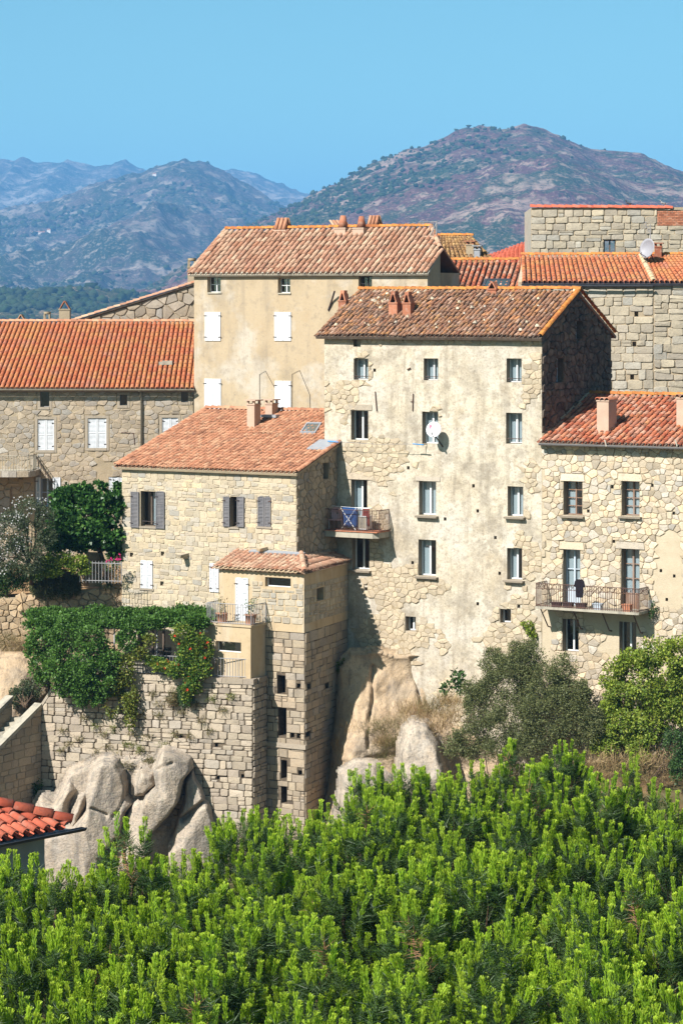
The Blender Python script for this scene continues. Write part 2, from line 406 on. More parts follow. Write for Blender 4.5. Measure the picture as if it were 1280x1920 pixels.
def pane_set(f, s0, s1, z0, z1, d, parent, frame='white', leaves=2, bars=0, fw=.05, curtain=1.0, name='window', sill=None, cshift=0.0, panel=0.0, grille=False, glass=True, label=None):
    """a window set back at depth d (negative): frame, panes, curtain, sill"""
    mb = MB(); t = .03
    mb.fbox(f, s0, s1, z0, z0 + fw, d - t, d + t); mb.fbox(f, s0, s1, z1 - fw, z1, d - t, d + t)
    mb.fbox(f, s0, s0 + fw, z0 + fw, z1 - fw, d - t, d + t); mb.fbox(f, s1 - fw, s1, z0 + fw, z1 - fw, d - t, d + t)
    xs = [s0 + fw + (s1 - s0 - 2 * fw) * i / leaves for i in range(leaves + 1)]
    for x in xs[1:-1]: mb.fbox(f, x - fw * .8, x + fw * .8, z0 + fw, z1 - fw, d - t * .8, d + t * 1.2)
    zb = z0 + fw
    if panel:
        mb.fbox(f, s0 + fw, s1 - fw, z0 + fw, z0 + fw + panel, d - t * .6, d + t * .5); zb += panel
    zr = [zb + (z1 - fw - zb) * i / (bars + 1) for i in range(bars + 2)]
    for z in zr[1:-1]: mb.fbox(f, s0 + fw, s1 - fw, z - .018, z + .018, d - t * .5, d + t * .7)
    w = mb.build(name, M_[frame], parent, label=label)
    if glass:
        for i in range(leaves):
            a, b = xs[i] + (fw * .8 if i else 0), xs[i + 1] - (fw * .8 if i < leaves - 1 else 0)
            for za, zc in zip(zr, zr[1:]):
                MB().add([f.P(a, za + .018, d - .008), f.P(b, za + .018, d - .008), f.P(b, zc - .018, d - .008), f.P(a, zc - .018, d - .008)], [(0, 1, 2, 3)]).build('pane', M_['glass'], w)
    if curtain:
        a, b = s0 + fw * .5 + cshift, s0 + fw * .5 + cshift + (s1 - s0 - fw) * curtain; b = min(b, s1 - fw * .4); n = 14
        vs = []
        for i in range(n + 1):
            x = a + (b - a) * i / n; dd = d - .07 + .018 * math.sin(i * 2.1)
            vs += [f.P(x, z0 + .02, dd), f.P(x, z1 - .02, dd)]
        MB().add(vs, [(2 * i, 2 * i + 2, 2 * i + 3, 2 * i + 1) for i in range(n)], 0, 0, True).build('curtain', M_['curtain'], w)
    if grille:
        g = MB(); dd = d + .12
        for i in range(1, 5): x = s0 + (s1 - s0) * i / 5; g.fbox(f, x - .008, x + .008, z0, z1, dd - .008, dd + .008)
        for i in range(1, 5): z = z0 + (z1 - z0) * i / 5; g.fbox(f, s0, s1, z - .008, z + .008, dd - .012, dd + .012)
        g.build('grille', M_['iron'], w)
    if sill:
        a, b = s0 - .12, s1 + .12; hh, pr = .11, .2
        mb = MB(); mb.hexa([f.P(a, z0 - hh, -.2), f.P(b, z0 - hh, -.2), f.P(b - .02, z0 - hh, pr), f.P(a + .02, z0 - hh, pr), f.P(a, z0 - .01, -.2), f.P(b, z0 - .01, -.2), f.P(b, z0 - .03, pr + .02), f.P(a, z0 - .03, pr + .02)], R())
        mb.build('sill', M_[sill], w)
    return w
def shutter(f, s0, s1, z0, z1, d, parent, m='white_shutter', slats=True, hinge=True, bars=1, side=0):
    mb = MB(); t = .022; b = .055
    mb.fbox(f, s0, s0 + b, z0, z1, d - t, d + t); mb.fbox(f, s1 - b, s1, z0, z1, d - t, d + t)
    zr = [z0 + (z1 - z0) * i / (bars + 1) for i in range(bars + 2)]
    for z in zr:
        a, c = max(z0, z - b / 2), min(z1, z + b / 2); mb.fbox(f, s0 + b, s1 - b, a, c, d - t, d + t * .9)
    if not slats:
        n = 3
        for i in range(n):
            a = s0 + b + (s1 - s0 - 2 * b) * i / n; c = s0 + b + (s1 - s0 - 2 * b) * (i + 1) / n
            mb.fbox(f, a + .003, c - .003, z0 + b * .5, z1 - b * .5, d - t * .7, d + t * .6)
    o = mb.build('shutter', M_[m], parent)
    if slats:
        mb = MB(); z = z0 + b * .7; st = .062
        while z < z1 - b * .5:
            mb.add([f.P(s0 + b, z, d + t * .7), f.P(s1 - b, z, d + t * .7), f.P(s1 - b, z + st * .9, d - t * .8), f.P(s0 + b, z + st * .9, d - t * .8)], [(0, 1, 2, 3)]); z += st
        mb.build('slats', M_[m], o, kind='stuff')
    if hinge:
        for z in (z0 + (z1 - z0) * .13, z0 + (z1 - z0) * .87):
            x0, x1 = (s0 - .06, s0 + .12) if side == 0 else (s1 - .12, s1 + .06)
            MB().fbox(f, x0, x1, z - .018, z + .018, d + t, d + t + .015).build('hinge', M_['iron'], o)
    return o
def shutter_pair(f, r, d, parent, **k):
    m = (r[0] + r[1]) / 2
    shutter(f, r[0], m - .008, r[2], r[3], d, parent, side=0, **k); shutter(f, m + .008, r[1], r[2], r[3], d, parent, side=1, **k)
def surround(f, r, w, parent, m, pr=.025, bottom=True):
    mb = MB(); a, b, z0, z1 = r[:4]
    mb.fbox(f, a - w, a, z0 - (w if bottom else 0), z1 + w, -.05, pr); mb.fbox(f, b, b + w, z0 - (w if bottom else 0), z1 + w, -.05, pr)
    mb.fbox(f, a, b, z1, z1 + w, -.05, pr)
    if bottom: mb.fbox(f, a, b, z0 - w, z0, -.05, pr + .02)
    mb.build('surround', m, parent)
# ------------------------------------------------------------------ tiled roofs
def tile_geo(w, l, n=6, h=.5):
    vs = []; 
    for y, r, dz in ((0, .5, .012), (l, .42, -.006), (0, .40, .0)):
        for i in range(n + 1):
            q = math.pi * i / n
            vs.append((-w * r * math.cos(q), y, w * r * 2 * h * math.sin(q) + dz))
    k = n + 1
    fs = [(i, i + 1, k + i + 1, k + i) for i in range(n)] + [(2 * k + i, 2 * k + i + 1, i + 1, i) for i in range(n)]
    return vs, fs
def tiles(parent, E0, E1, R0, R1, m, w=.23, ex=.36, keep=300, jit=1.0, ok=None, name='tile', base=True, lift=.02, n=6, m2=None, cov=.68):
    E0, E1, R0, R1 = map(Vector, (E0, E1, R0, R1))
    nc = max(1, round((E1 - E0).length / w)); w = (E1 - E0).length / nc
    X = (E1 - E0).normalized(); lst = []
    vs, fs = tile_geo(w * cov, ex * 1.22, n)
    me = bpy.data.meshes.new(name); me.from_pydata(vs, [], fs); me.materials.append(m)
    me.polygons.foreach_set('use_smooth', [True] * len(fs)); me.update()
    chan = MB()
    for i in range(nc):
        t = (i + .5) / nc; b = E0.lerp(E1, t); e = R0.lerp(R1, t); L = (e - b).length; Yv = (e - b) / L
        Nv = X.cross(Yv).normalized(); Xv = Yv.cross(Nv).normalized(); rows = max(1, round(L / ex))
        b0 = E0.lerp(E1, i / nc); e0 = R0.lerp(R1, i / nc)
        if base:                                   # pan tiles between the covers, one course after another
            for j in range(rows):
                p0 = b0 + (e0 - b0) * (j / rows); p1 = b0 + (e0 - b0) * ((j + 1.15) / rows)
                if ok and not ok(p0): continue
                rr = R(); v4 = []
                for p, z in ((p0, .03), (p1, .0)):
                    for x, dz in ((-.36, .01), (-.2, -.06), (.2, -.06), (.36, .01)): v4.append(p + Xv * (x * w) + Nv * (dz * .8 + z - .02))
                chan.add(v4, [(0, 1, 5, 4), (1, 2, 6, 5), (2, 3, 7, 6)], rr)
        for j in range(rows):
            p = b + (e - b) * (j / rows) + Nv * (lift + .035 * jit * (n1(i * .11 + E0.x, j * .13, 1.7, 2)))
            if ok and not ok(p): continue
            a = U(-.03, .03) * jit; q = U(-.02, .02) * jit
            tilt = .045 + q
            y = (Yv * math.cos(tilt) - Nv * math.sin(tilt)).normalized(); y = (y + Xv * a).normalized(); z = Xv.cross(y).normalized(); x = y.cross(z)
            p = p + Xv * U(-.008, .008) * jit + Nv * (U(0, .012) * jit + .03) + Yv * U(-.02, .02) * jit
            Mx = Matrix(((x.x, y.x, z.x, p.x), (x.y, y.y, z.y, p.y), (x.z, y.z, z.z, p.z), (0, 0, 0, 1)))
            u, v = proj(p); vis = -5 < u < 1285
            lst.append((j if vis else 999, R(), Mx))
    lst.sort(key=lambda t: t[:2])
    V = np.array(vs); rest = []; rr = []
    for k, (j, r_, Mx) in enumerate(lst):
        if k < keep and j < 999:
            o = bpy.data.objects.new(name, me); o.matrix_basis = Mx; attach(o, parent)
        else:
            A = np.array(Mx); rest.append(V @ A[:3, :3].T + A[:3, 3]); rr.append(r_)
    if rest:
        nv = len(vs); Vv = np.concatenate(rest); Ff = np.concatenate([np.array(fs) + nv * i for i in range(len(rest))])
        np_obj('more_' + name + 's', Vv, Ff, m, parent, rnd=np.repeat(rr, nv), smooth=True, kind='stuff')
    if base: chan.build('pan_tiles', m2 or m, parent, kind='stuff')
def ridge(parent, P0, P1, m, w=.25, ex=.36, name='ridge_tile', jit=1.0):
    P0, P1 = Vector(P0), Vector(P1); L = (P1 - P0).length; n = max(1, round(L / ex)); Y0 = (P1 - P0).normalized()
    vs, fs = tile_geo(w, ex * 1.2); me = bpy.data.meshes.new(name); me.from_pydata(vs, [], fs); me.materials.append(m)
    me.polygons.foreach_set('use_smooth', [True] * len(fs)); me.update()
    for i in range(n):
        y = (Y0 + Vector((U(-.03, .03), U(-.03, .03), U(-.03, .01))) * jit).normalized(); x = y.cross(Vector((0, 0, 1))).normalized(); z = x.cross(y)
        p = P0.lerp(P1, i / n) + Vector((0, 0, U(0, .015)))
        o = bpy.data.objects.new(name, me)
        o.matrix_basis = Matrix(((x.x, y.x, z.x, p.x), (x.y, y.y, z.y, p.y), (x.z, y.z, z.z, p.z), (0, 0, 0, 1))); attach(o, parent)
def deck(parent, E0, E1, R0, R1, m, th=.1, drop=.03, name='roof', label=None):
    E0, E1, R0, R1 = map(Vector, (E0, E1, R0, R1)); N = (E1 - E0).cross(R0 - E0).normalized()
    if N.z < 0: N = -N
    a = [p - N * (drop + th) for p in (E0, E1, R1, R0)]; b = [p - N * drop for p in (E0, E1, R1, R0)]
    return MB().hexa(a + b).build(name, m, parent, label=label)
def gutter(parent, f, s0, s1, z, d, m, r=.07, name='gutter'):
    mb = MB(); n = 8; vs = []
    for s in (s0, s1):
        for i in range(n + 1):
            q = math.pi + math.pi * i / n
            vs.append(f.P(s, z + r * math.sin(q), d + r * math.cos(q)))
    k = n + 1; fs = [(i, i + 1, k + i + 1, k + i) for i in range(n)] + [tuple(range(k)), tuple(range(2 * k - 1, k - 1, -1))]
    mb.add(vs, fs); mb.tube([f.P(s0, z, d + r), f.P(s1, z, d + r)], .012, 5)
    return mb.build(name, m, parent)
def chimney(parent, f, u, v0, v1, wpx, m, d=0, cap='tent', capm=None, depth=None, name='chimney', s=None):
    """stack standing at pixel column u (its left edge) on plane f, from row v0 (top of stack) to v1 (foot)"""
    s0, zt = f.uv(u, v0); s1, _ = f.uv(u + wpx, v0); zb = f.uv(u, v1)[1] - .4
    w = s1 - s0; dp = depth or w
    mb = MB(); mb.fbox(f, s0, s1, zb, zt, -dp, 0)
    mb.fbox(f, s0 - .03, s1 + .03, zt - .06, zt, -dp - .03, .03)
    o = mb.build(name, m, parent)
    cm = capm or m; c = MB()
    if cap == 'tent':              # two leaning tiles, open at the front, small cowl on top
        h = w * .75; sm = (s0 + s1) / 2; t = .05
        for a, b in ((s0, sm - .03), (s1, sm + .03)):
            sg = 1 if a < b else -1
            c.hexa([f.P(a, zt, -dp), f.P(a + sg * t, zt, -dp), f.P(a + sg * t, zt, 0), f.P(a, zt, 0), f.P(b, zt + h, -dp), f.P(b + sg * t, zt + h, -dp), f.P(b + sg * t, zt + h, 0), f.P(b, zt + h, 0)])
        c.build('chimney_cap', cm, parent)
    elif cap == 'tall':
        h = w * .8; sm = (s0 + s1) / 2; t = .06
        for a, b in ((s0 + .02, sm - .09), (s1 - .02, sm + .09)):
            sg = 1 if a < b else -1
            c.hexa([f.P(a, zt, -dp), f.P(a + sg * t, zt, -dp), f.P(a + sg * t, zt, 0), f.P(a, zt, 0), f.P(b, zt + h, -dp), f.P(b + sg * t, zt + h, -dp), f.P(b + sg * t, zt + h, 0), f.P(b, zt + h, 0)])
        c.fbox(f, sm - .1, sm + .1, zt + h, zt + h + w * .35, -dp * .8, -.02); c.build('chimney_cap', cm, parent)
    elif cap == 'slab':            # flat slab on four short legs
        h = .14
        for a in (s0, s1 - .09):
            for b in (-.09, -dp): c.fbox(f, a, a + .09, zt, zt + h, b, b + .09)
        c.fbox(f, s0 - .09, s1 + .09, zt + h, zt + h + .05, -dp - .09, .09); c.build('chimney_cap', cm, parent)
    elif cap == 'tiles':           # a lid of barrel tiles
        tiles_on(o, f, s0, s1, zt, dp, cm)
    elif cap == 'pots':            # tiles stood on end, leaning together
        n = 3
        for i in range(n):
            a = s0 + (s1 - s0) * (i + .5) / n; r = (s1 - s0) / n * .48; h = w * .85
            c.tube([f.P(a, zt, -.02), f.P(a, zt + h, -dp * .42)], r, 8, R(), r1=r * .8)
            c.tube([f.P(a, zt, -dp + .02), f.P(a, zt + h, -dp * .58)], r, 8, R(), r1=r * .8)
        c.build('chimney_cap', cm, parent)
    elif cap == 'cone':
        sm = (s0 + s1) / 2; b = f.P(sm, zt, -dp / 2)
        c.tube([b, b + Vector((0, 0, w * .95))], w * .42, 8, r1=w * .2); c.build('chimney_cap', cm, parent)
    elif cap == 'dome':
        sm = (s0 + s1) / 2; b = f.P(sm, zt, -dp / 2); r = w * .5
        for a in (s0, s1 - .07):
            for q in (-.07, -dp): c.fbox(f, a, a + .07, zt, zt + .3, q, q + .07)
        c.tube([b + Vector((0, 0, .3 + r * math.sin(q) * .8)) for q in (0, .5, .9, 1.3, 1.5)], r * 1.1, 8)
        c.build('chimney_cap', cm, parent)
    return o
def tiles_on(parent, f, s0, s1, z, dp, m):
    n = max(2, round((s1 - s0) / .22)); w = (s1 - s0 + .12) / n; vs, fs = tile_geo(w, dp + .16)
    for i in range(n):
        x0 = s0 - .06 + w * (i + .5); mb = MB()
        mb.add([f.P(x0 + x, z + zz + .01, .08 - y) for x, y, zz in vs], fs, R(), 0, True); mb.build('cap_tile', m, parent)
def railing(parent, pts, h, m, step=.12, r=.012, post=.02, rails=(0.06, 1.0), name='baluster', bow=0.0, top_r=.018):
    """balusters (one object each, shared mesh) with rails along a floor polyline"""
    pts = [Vector(p) for p in pts]; mb = MB()
    for k in rails: 
        for a, b in zip(pts, pts[1:]): mb.tube([a + Vector((0, 0, h * k)), b + Vector((0, 0, h * k))], top_r, 5)
    for p in pts: mb.tube([p, p + Vector((0, 0, h))], post, 5)
    mb.build('handrail', m, parent)
    g = MB(); g.tube([(0, 0, 0), (0, 0, h)], r, 4)
    me = bpy.data.meshes.new(name); me.from_pydata(g.v, [], g.f); me.materials.append(m)
    for a, b in zip(pts, pts[1:]):
        n = max(1, round((b - a).length / step))
        for i in range(1, n):
            o = bpy.data.objects.new(name, me); o.location = a.lerp(b, i / n); link(o, parent)
# ------------------------------------------------------------------ stone, plaster and tile materials
GRAN = [(5, .5, .68, (.3, .25, .19), .45), (18, .54, .68, (.12, .11, .1), .45), (45, .58, .68, (.62, .58, .52), .35)]
M_['st_cream'] = mat('cream granite rubble', ['b5a48a', 'd3c2a6', 'c8b69b', 'a89c8a', 'd0b895', 'c4b5a0', 'b6afa3'], GRAN, bump=.7, bscale=9, vary=.22)
M_['st_plast'] = mat('rubble washed with old lime', ['baa78b', 'c8b699', 'c1ae91', 'ac9d86', 'cab899', 'b8a992'], GRAN + [(1.6, .55, .7, (.36, .3, .22), .4)], bump=.6, bscale=8, vary=.12)
M_['mortar_bed'] = mat('recessed joint', ['99876a', 'ac9a7c'], [(4, .45, .62, (.5, .42, .31), .8), (1.5, .55, .7, (.25, .2, .14), .5)], noise_ramp=2.5, bump=.7, bscale=16)
M_['st_house'] = mat('pale squared granite', ['b3a48b', 'c6b699', 'bcab90', 'aea594', 'c7b491', 'b9a88f', 'aaa498'], GRAN, bump=.5, bscale=9, vary=.15)
M_['st_grey'] = mat('grey tan granite', ['978a78', 'aa9a83', 'ae9b82', '9a938a', 'b3a28a', 'a2917b', 'a8a298'], GRAN + [(1.2, .5, .7, (.2, .16, .11), .35)], bump=.6, bscale=8, vary=.18)
M_['st_wall'] = mat('terrace granite blocks', ['aa9b86', 'b5a68f', '9f9180', 'bdac94', 'a59a8b', 'b3a28b'], GRAN + [(2.2, .56, .75, (.09, .08, .065), .4, .5)], bump=.5, bscale=8, vary=.16)
M_['st_tower'] = mat('tower granite blocks', ['a39179', 'b4a086', '998a77', 'ab9a80', 'a2978a'], GRAN + [(1.5, .55, .75, (.12, .1, .08), .4, .4)], bump=.5, bscale=8, vary=.15)
M_['st_dark'] = mat('dark gable rubble', ['6b5847', '5b4a3d', '7a6653', '4c4038', '85705a'], GRAN + [(2.5, .45, .65, (.04, .032, .028), .7), (5, .6, .75, (.3, .27, .23), .5)], bump=.8, bscale=7, vary=.25)  # darker stone mix, used only on the tall house's right gable
M_['st_back'] = mat('grey ashlar', ['ada18c', 'beb096', 'a59a89', 'b6a88f', 'ada79a'], GRAN + [(1.6, .5, .72, (.16, .14, .11), .35)], bump=.6, bscale=8, vary=.16)
M_['st_dry'] = mat('dry stone', ['a58e70', 'b89d79', '9a8567', 'c0a684', 'ac9170'], GRAN, bump=.6, bscale=8, vary=.2)
M_['mortar'] = mat('lime mortar', ['a8967a', 'b9a687'], [(3, .4, .7, (.4, .33, .24), .5), (20, .5, .7, (.55, .47, .36), .4)], noise_ramp=2, bump=.6, bscale=18)
M_['mortar_pale'] = mat('pale lime mortar', ['b6a68b', 'c6b69b'], [(3, .45, .7, (.52, .42, .29), .5)], noise_ramp=2, bump=.6, bscale=18)
M_['mortar_dark'] = mat('dark earth joints', ['4d4338', '6e604e'], [(6, .5, .7, (.3, .25, .18), .4)], noise_ramp=3, bump=.7, bscale=16)
M_['mortar_grey'] = mat('grey brown mortar', ['9a8a71', 'ab997e'], [(1.3, .45, .7, (.42, .33, .22), .6)], noise_ramp=1.5, bump=.7, bscale=14)
M_['plaster_main'] = mat('old peeling lime plaster', ['b3a68f', 'cabda6', 'd1c5b1', 'b9aa91'], [(.3, .48, .62, (.5, .4, .27), .5), (.7, .5, .62, (.33, .28, .21), .6), (1.6, .53, .64, (.26, .22, .165), .5), (.5, .52, .66, (.6, .54, .45), .7), (2.2, .52, .66, (.25, .21, .155), .45, .12), (4.5, .55, .66, (.3, .24, .17), .5), (10, .54, .64, (.22, .185, .14), .4), (24, .58, .66, (.13, .11, .085), .4)], noise_ramp=.9, bump=.75, bscale=5, bdist=.05, rough=.95)
M_['plaster_beige'] = mat('beige rendered wall', ['ab987b', 'b7a487', 'b29d7e'], [(.45, .5, .62, (.54, .475, .385), .8), (.8, .5, .66, (.3, .245, .175), .55, .35), (2.4, .54, .68, (.28, .23, .17), .4, .1), (2.6, .54, .68, (.26, .215, .16), .4), (8, .58, .68, (.22, .18, .14), .35)], noise_ramp=.5, bump=.35, bscale=6, rough=.95)
M_['plaster_yellow'] = mat('ochre cream render', ['b39c7a', 'bfa987', 'b9a484'], [(.9, .5, .66, (.6, .52, .41), .6, .25), (2, .52, .68, (.33, .24, .14), .5, .12), (7, .56, .68, (.3, .22, .14), .3)], noise_ramp=.8, bump=.2, bscale=10, rough=.95)
M_['plaster_grey'] = mat('grey rendered wall', ['beb8ae', 'c9c3b8'], [(1, .5, .7, (.2, .19, .18), .4)], noise_ramp=1, bump=.2)
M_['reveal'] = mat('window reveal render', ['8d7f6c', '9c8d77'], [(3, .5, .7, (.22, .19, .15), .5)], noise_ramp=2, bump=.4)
M_['pinkrender'] = mat('pinkish chimney render', ['b79a84', 'c3a892'], [(2, .5, .7, (.4, .3, .24), .4, .4)], noise_ramp=1.5, bump=.3)
M_['brick'] = mat('terracotta brick', ['a8694c', 'b8795a', '9a5c42'], [(6, .5, .7, (.5, .38, .3), .4)], bump=.3, vary=.15)
LICH = (7, .6, .72, (.5, .46, .36), .6)
M_['t_pink'] = mat('pale pink canal tiles', ['b68d72', 'ab7c64', 'bf9c80', 'a57459', 'b3866b', 'c4a488', '9c715a'], [(5, .56, .72, (.13, .09, .075), .5), LICH], bump=.3, vary=.14)
M_['t_salmon'] = mat('salmon canal tiles', ['b57d5d', 'c08a6a', 'ac7354', 'c39574', 'b17a5c', '9a6a50'], [(3.5, .54, .72, (.12, .075, .06), .55), (11, .64, .75, (.5, .4, .32), .4)], bump=.3, vary=.12)
M_['t_orange'] = mat('orange mechanical tiles', ['b2633f', 'ba6d47', 'ab5d3c', 'bd774e', 'b06a50'], [(1.3, .45, .66, (.5, .24, .08), .7, 1), (7, .54, .68, (.17, .075, .05), .55), (.8, .54, .7, (.4, .19, .13), .6), (16, .6, .7, (.5, .4, .28), .4)], bump=.25, vary=.1)
M_['t_old'] = mat('old brown canal tiles', ['8f6048', '9c7256', '7d5744', 'a88670', '8d6852', 'b07a52', '6f5546'], [(5, .52, .66, (.08, .06, .05), .6), (8, .58, .7, (.48, .45, .38), .6), (2.2, .56, .68, (.5, .25, .06), .55)], bump=.5, vary=.22)
M_['t_lich'] = mat('orange lichen ridge tiles', ['b06a33', 'b9793a', '9a5a35'], [(7, .5, .65, (.62, .3, .06), .7), (9, .58, .7, (.12, .09, .07), .5)], bump=.5, vary=.2)
M_['t_red'] = mat('red canal tiles', ['ab5b3e', 'b76c4a', '9c5038', 'bd7e5c', 'a35f45', 'c0927a', '8f5a42'], [(5, .58, .72, (.55, .42, .32), .5), (6, .54, .68, (.11, .075, .06), .55), (2, .58, .7, (.5, .25, .08), .5)], bump=.3, vary=.15)
M_['t_newred'] = mat('new red tiles', ['b65a42', 'bf674d', 'ad5039'], [(4, .54, .7, (.42, .24, .18), .5), (13, .55, .68, (.2, .08, .06), .4)], bump=.3, vary=.12, rough=.85)
M_['t_tan'] = mat('tan lichened tiles', ['8d6a45', 'a07a4a', '7b5a3f', 'ad8a5a'], [(5, .52, .66, (.1, .07, .05), .6), (3, .55, .7, (.55, .33, .1), .5)], bump=.5, vary=.2)
M_['sill'] = mat('stone sill', ['978a78', 'a39582'], GRAN, bump=.4)
M_['concrete'] = mat('stained concrete', ['a39b8a', 'b5ac99'], [(3, .5, .68, (.12, .11, .1), .6, .3)], noise_ramp=2, bump=.3)
M_['granite_trim'] = mat('granite window trim', ['9b8e7c', 'aa9c88'], GRAN, noise_ramp=2, bump=.3)

E1v = Vector((math.cos(math.radians(30)), -math.sin(math.radians(30)))); E2v = Vector((math.sin(math.radians(30)), math.cos(math.radians(30))))
def rear(parent, pts, z0, z1, m, name='rear_wall'):      # plain walls on the sides nobody sees
    mb = MB()
    for a, b in zip(pts, pts[1:]): mb.add([(a.x, a.y, z0), (b.x, b.y, z0), (b.x, b.y, z1), (a.x, a.y, z1)], [(0, 1, 2, 3)])
    mb.build(name, m, parent)
def v3(p, z): return Vector((p.x, p.y, z))

# ================================================================== tall peeling house in the middle
Ml = line(800, 120, 30)
Mf = seg(Ml, 608, 1015)
Ms = Face(Mf.B, Mf.B + E2v * 7.3)
zeM = Mf.uv(800, 627)[1]; zrM = Ms.uv(1091, 549)[1]
hM = root('stone_house', 'tall house of peeling cream plaster with lichened brown tile roof in the centre', 'house', v3((Mf.A + Mf.B) / 2, 8))
winM = [(663, 672, 690, 712), (794, 672, 821, 713), (949, 672, 977, 717), (658, 769, 690, 825), (791, 772, 821, 832), (948, 774, 978, 832),
        (658, 899, 688, 997), (785, 902, 817, 966), (951, 912, 980, 968), (660, 1008, 692, 1068), (784, 1012, 817, 1080), (950, 1028, 978, 1087),
        (760, 1156, 779, 1183), (937, 1142, 957, 1168)]
HM = [Mf.rect(*r) for r in winM]
PM = putlogs(Mf, [(887, 911), (895, 958), (895, 1132), (928, 1008), (834, 973), (702, 694), (773, 1055), (936, 1075), (972, 1137), (765, 877), (686, 1104)], 3)
nichM = Mf.rect(662, 634, 676, 650)
holesM = HM + [p + (.25, True) for p in PM] + [nichM + (.3, True)]
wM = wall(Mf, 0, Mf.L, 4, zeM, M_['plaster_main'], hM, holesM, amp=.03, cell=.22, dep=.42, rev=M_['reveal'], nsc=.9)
def blob(u, v, cu, cv, ru, rv): return math.exp(-((u - cu) / ru) ** 2 - ((v - cv) / rv) ** 2)
def maskM(s, z):
    u, v = proj(Mf.P(s, z))
    k = 1.5 * blob(u, v, 645, 745, 26, 45) + 1.0 * blob(u, v, 990, 690, 30, 60) + .9 * blob(u, v, 990, 880, 40, 90) + 1.1 * blob(u, v, 980, 1100, 40, 110)
    k += 1.2 * blob(u, v, 690, 860, 60, 25) + .75 * blob(u, v, 730, 870, 80, 60) + .8 * blob(u, v, 700, 1000, 40, 80) + 1.0 * blob(u, v, 780, 1100, 90, 25)
    k += .55 * max(0, min(1, (v - 1120) / 60)) + .5 * blob(u, v, 760, 1195, 130, 30) + .8 * blob(u, v, 930, 800, 14, 40) + .8 * blob(u, v, 720, 1080, 60, 40) + .8 * blob(u, v, 612, 700, 8, 200)
    k += .7 * blob(u, v, 677, 690, 26, 40) + .7 * blob(u, v, 808, 690, 24, 36) + .6 * blob(u, v, 806, 800, 24, 45) + .8 * blob(u, v, 672, 830, 30, 18) + 1.0 * max(0, 1 - abs(v - 640) / 9)
    return k * .85 + .75 * n1(s * .8, z * .8, 3.3) > .6
polM = lay_rubble(0, Mf.L, 8, zeM, .3, .215, .46)
stones(Mf, polM, wM, M_['st_plast'], h=.04, joint=.009, holes=[h[:4] for h in holesM], mask=maskM, mg=.02, bed=M_['mortar_bed'], bed_d=.022)
# lintels and quoins that show through the plaster
for u0, v0, u1, v1 in ((652, 758, 697, 769), (648, 885, 700, 899), (779, 893, 825, 902)):
    r = Mf.rect(u0, v0, u1, v1); MB().fbox(Mf, r[0], r[1], r[2], r[3] - .01, -.05, .03, R()).build('lintel', M_['st_cream'], wM)
cur = [1, 1, .75, 0, .9, 1, .5, 1, 1, 0, .5, .55, .0, .0]
for i, r in enumerate(HM):
    hgt = r[3] - r[2]
    o = pane_set(Mf, r[0], r[1], r[2], r[3], -.34, hM, curtain=cur[i], leaves=2 if i not in (13,) else 1, sill='sill' if i in (7, 8, 9, 10, 11) else None, fw=.055 if i > 2 else .045)
    if i < 3 or i == 5:
        MB().tube([Mf.P(r[0], r[2] + .16 * hgt, -.08), Mf.P(r[1], r[2] + .16 * hgt, -.08)], .018, 5).build('guard_bar', M_['iron'], o)
    if i in (0, 1, 2): MB().tube([Mf.P(r[0], r[2] + .06 * hgt, -.08), Mf.P(r[1], r[2] + .06 * hgt, -.08)], .014, 5).build('guard_bar', M_['iron'], o)
# right gable, in shade
gM = lambda s: zeM + (zrM - zeM) * (1 - abs(s - Ms.L / 2) / (Ms.L / 2))
HMs = [Ms.rect(1078, 602, 1090, 635), Ms.rect(1042, 672, 1055, 716)]
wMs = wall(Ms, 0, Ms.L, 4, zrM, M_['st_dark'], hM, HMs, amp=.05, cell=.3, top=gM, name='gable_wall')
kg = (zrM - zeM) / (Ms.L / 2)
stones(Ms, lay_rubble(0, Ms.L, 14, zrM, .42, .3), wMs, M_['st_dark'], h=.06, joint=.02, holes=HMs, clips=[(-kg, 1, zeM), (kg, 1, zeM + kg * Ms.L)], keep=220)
for i, r in enumerate(HMs): pane_set(Ms, *r, -.3, hM, frame='paleblue', curtain=0)
rear(hM, [Mf.A, Mf.A + E2v * 7.3, Ms.B], 4, zeM, M_['mortar_grey'])
MB().add([Mf.P(0, zeM), Mf.P(0, zeM, -7.3), Mf.P(0, zrM, -3.65)], [(0, 1, 2)]).build('rear_gable', M_['mortar_grey'], hM)
ov = .34; sl_ = (zrM - zeM) / 3.65
E0, E1 = Mf.P(-.28, zeM - ov * sl_ + .07, ov), Mf.P(Mf.L + .12, zeM - ov * sl_ + .07, ov)
R0, R1 = Mf.P(-.28, zrM + .07, -3.65), Mf.P(Mf.L + .12, zrM + .07, -3.65)
rM = deck(hM, E0, E1, R0, R1, M_['wood'], .12)
B0, B1 = Mf.P(-.28, zeM - ov * sl_ + .07, -7.3 - ov), Mf.P(Mf.L + .12, zeM - ov * sl_ + .07, -7.3 - ov)
deck(hM, B1, B0, R1 - Vector((0, 0, .004)), R0 - Vector((0, 0, .004)), M_['t_old'], .12, name='rear_roof')
tiles(rM, E0, E1, R0, R1, M_['t_old'], w=.225, ex=.36, jit=2.6, lift=.03)
up = Vector((0, 0, .1))
ridge(rM, R0 + up, R1 + up, M_['t_lich'], .27)
ridge(rM, E1 + up * .9 - Vector((E1v.x, E1v.y, 0)) * .03, R1 + up * .9 - Vector((E1v.x, E1v.y, 0)) * .03, M_['t_lich'], .24, name='verge_tile')
ridge(rM, B1 + up * .9, R1 + up * .9 + Vector((0, 0, .01)), M_['t_lich'], .2, name='verge_tile')
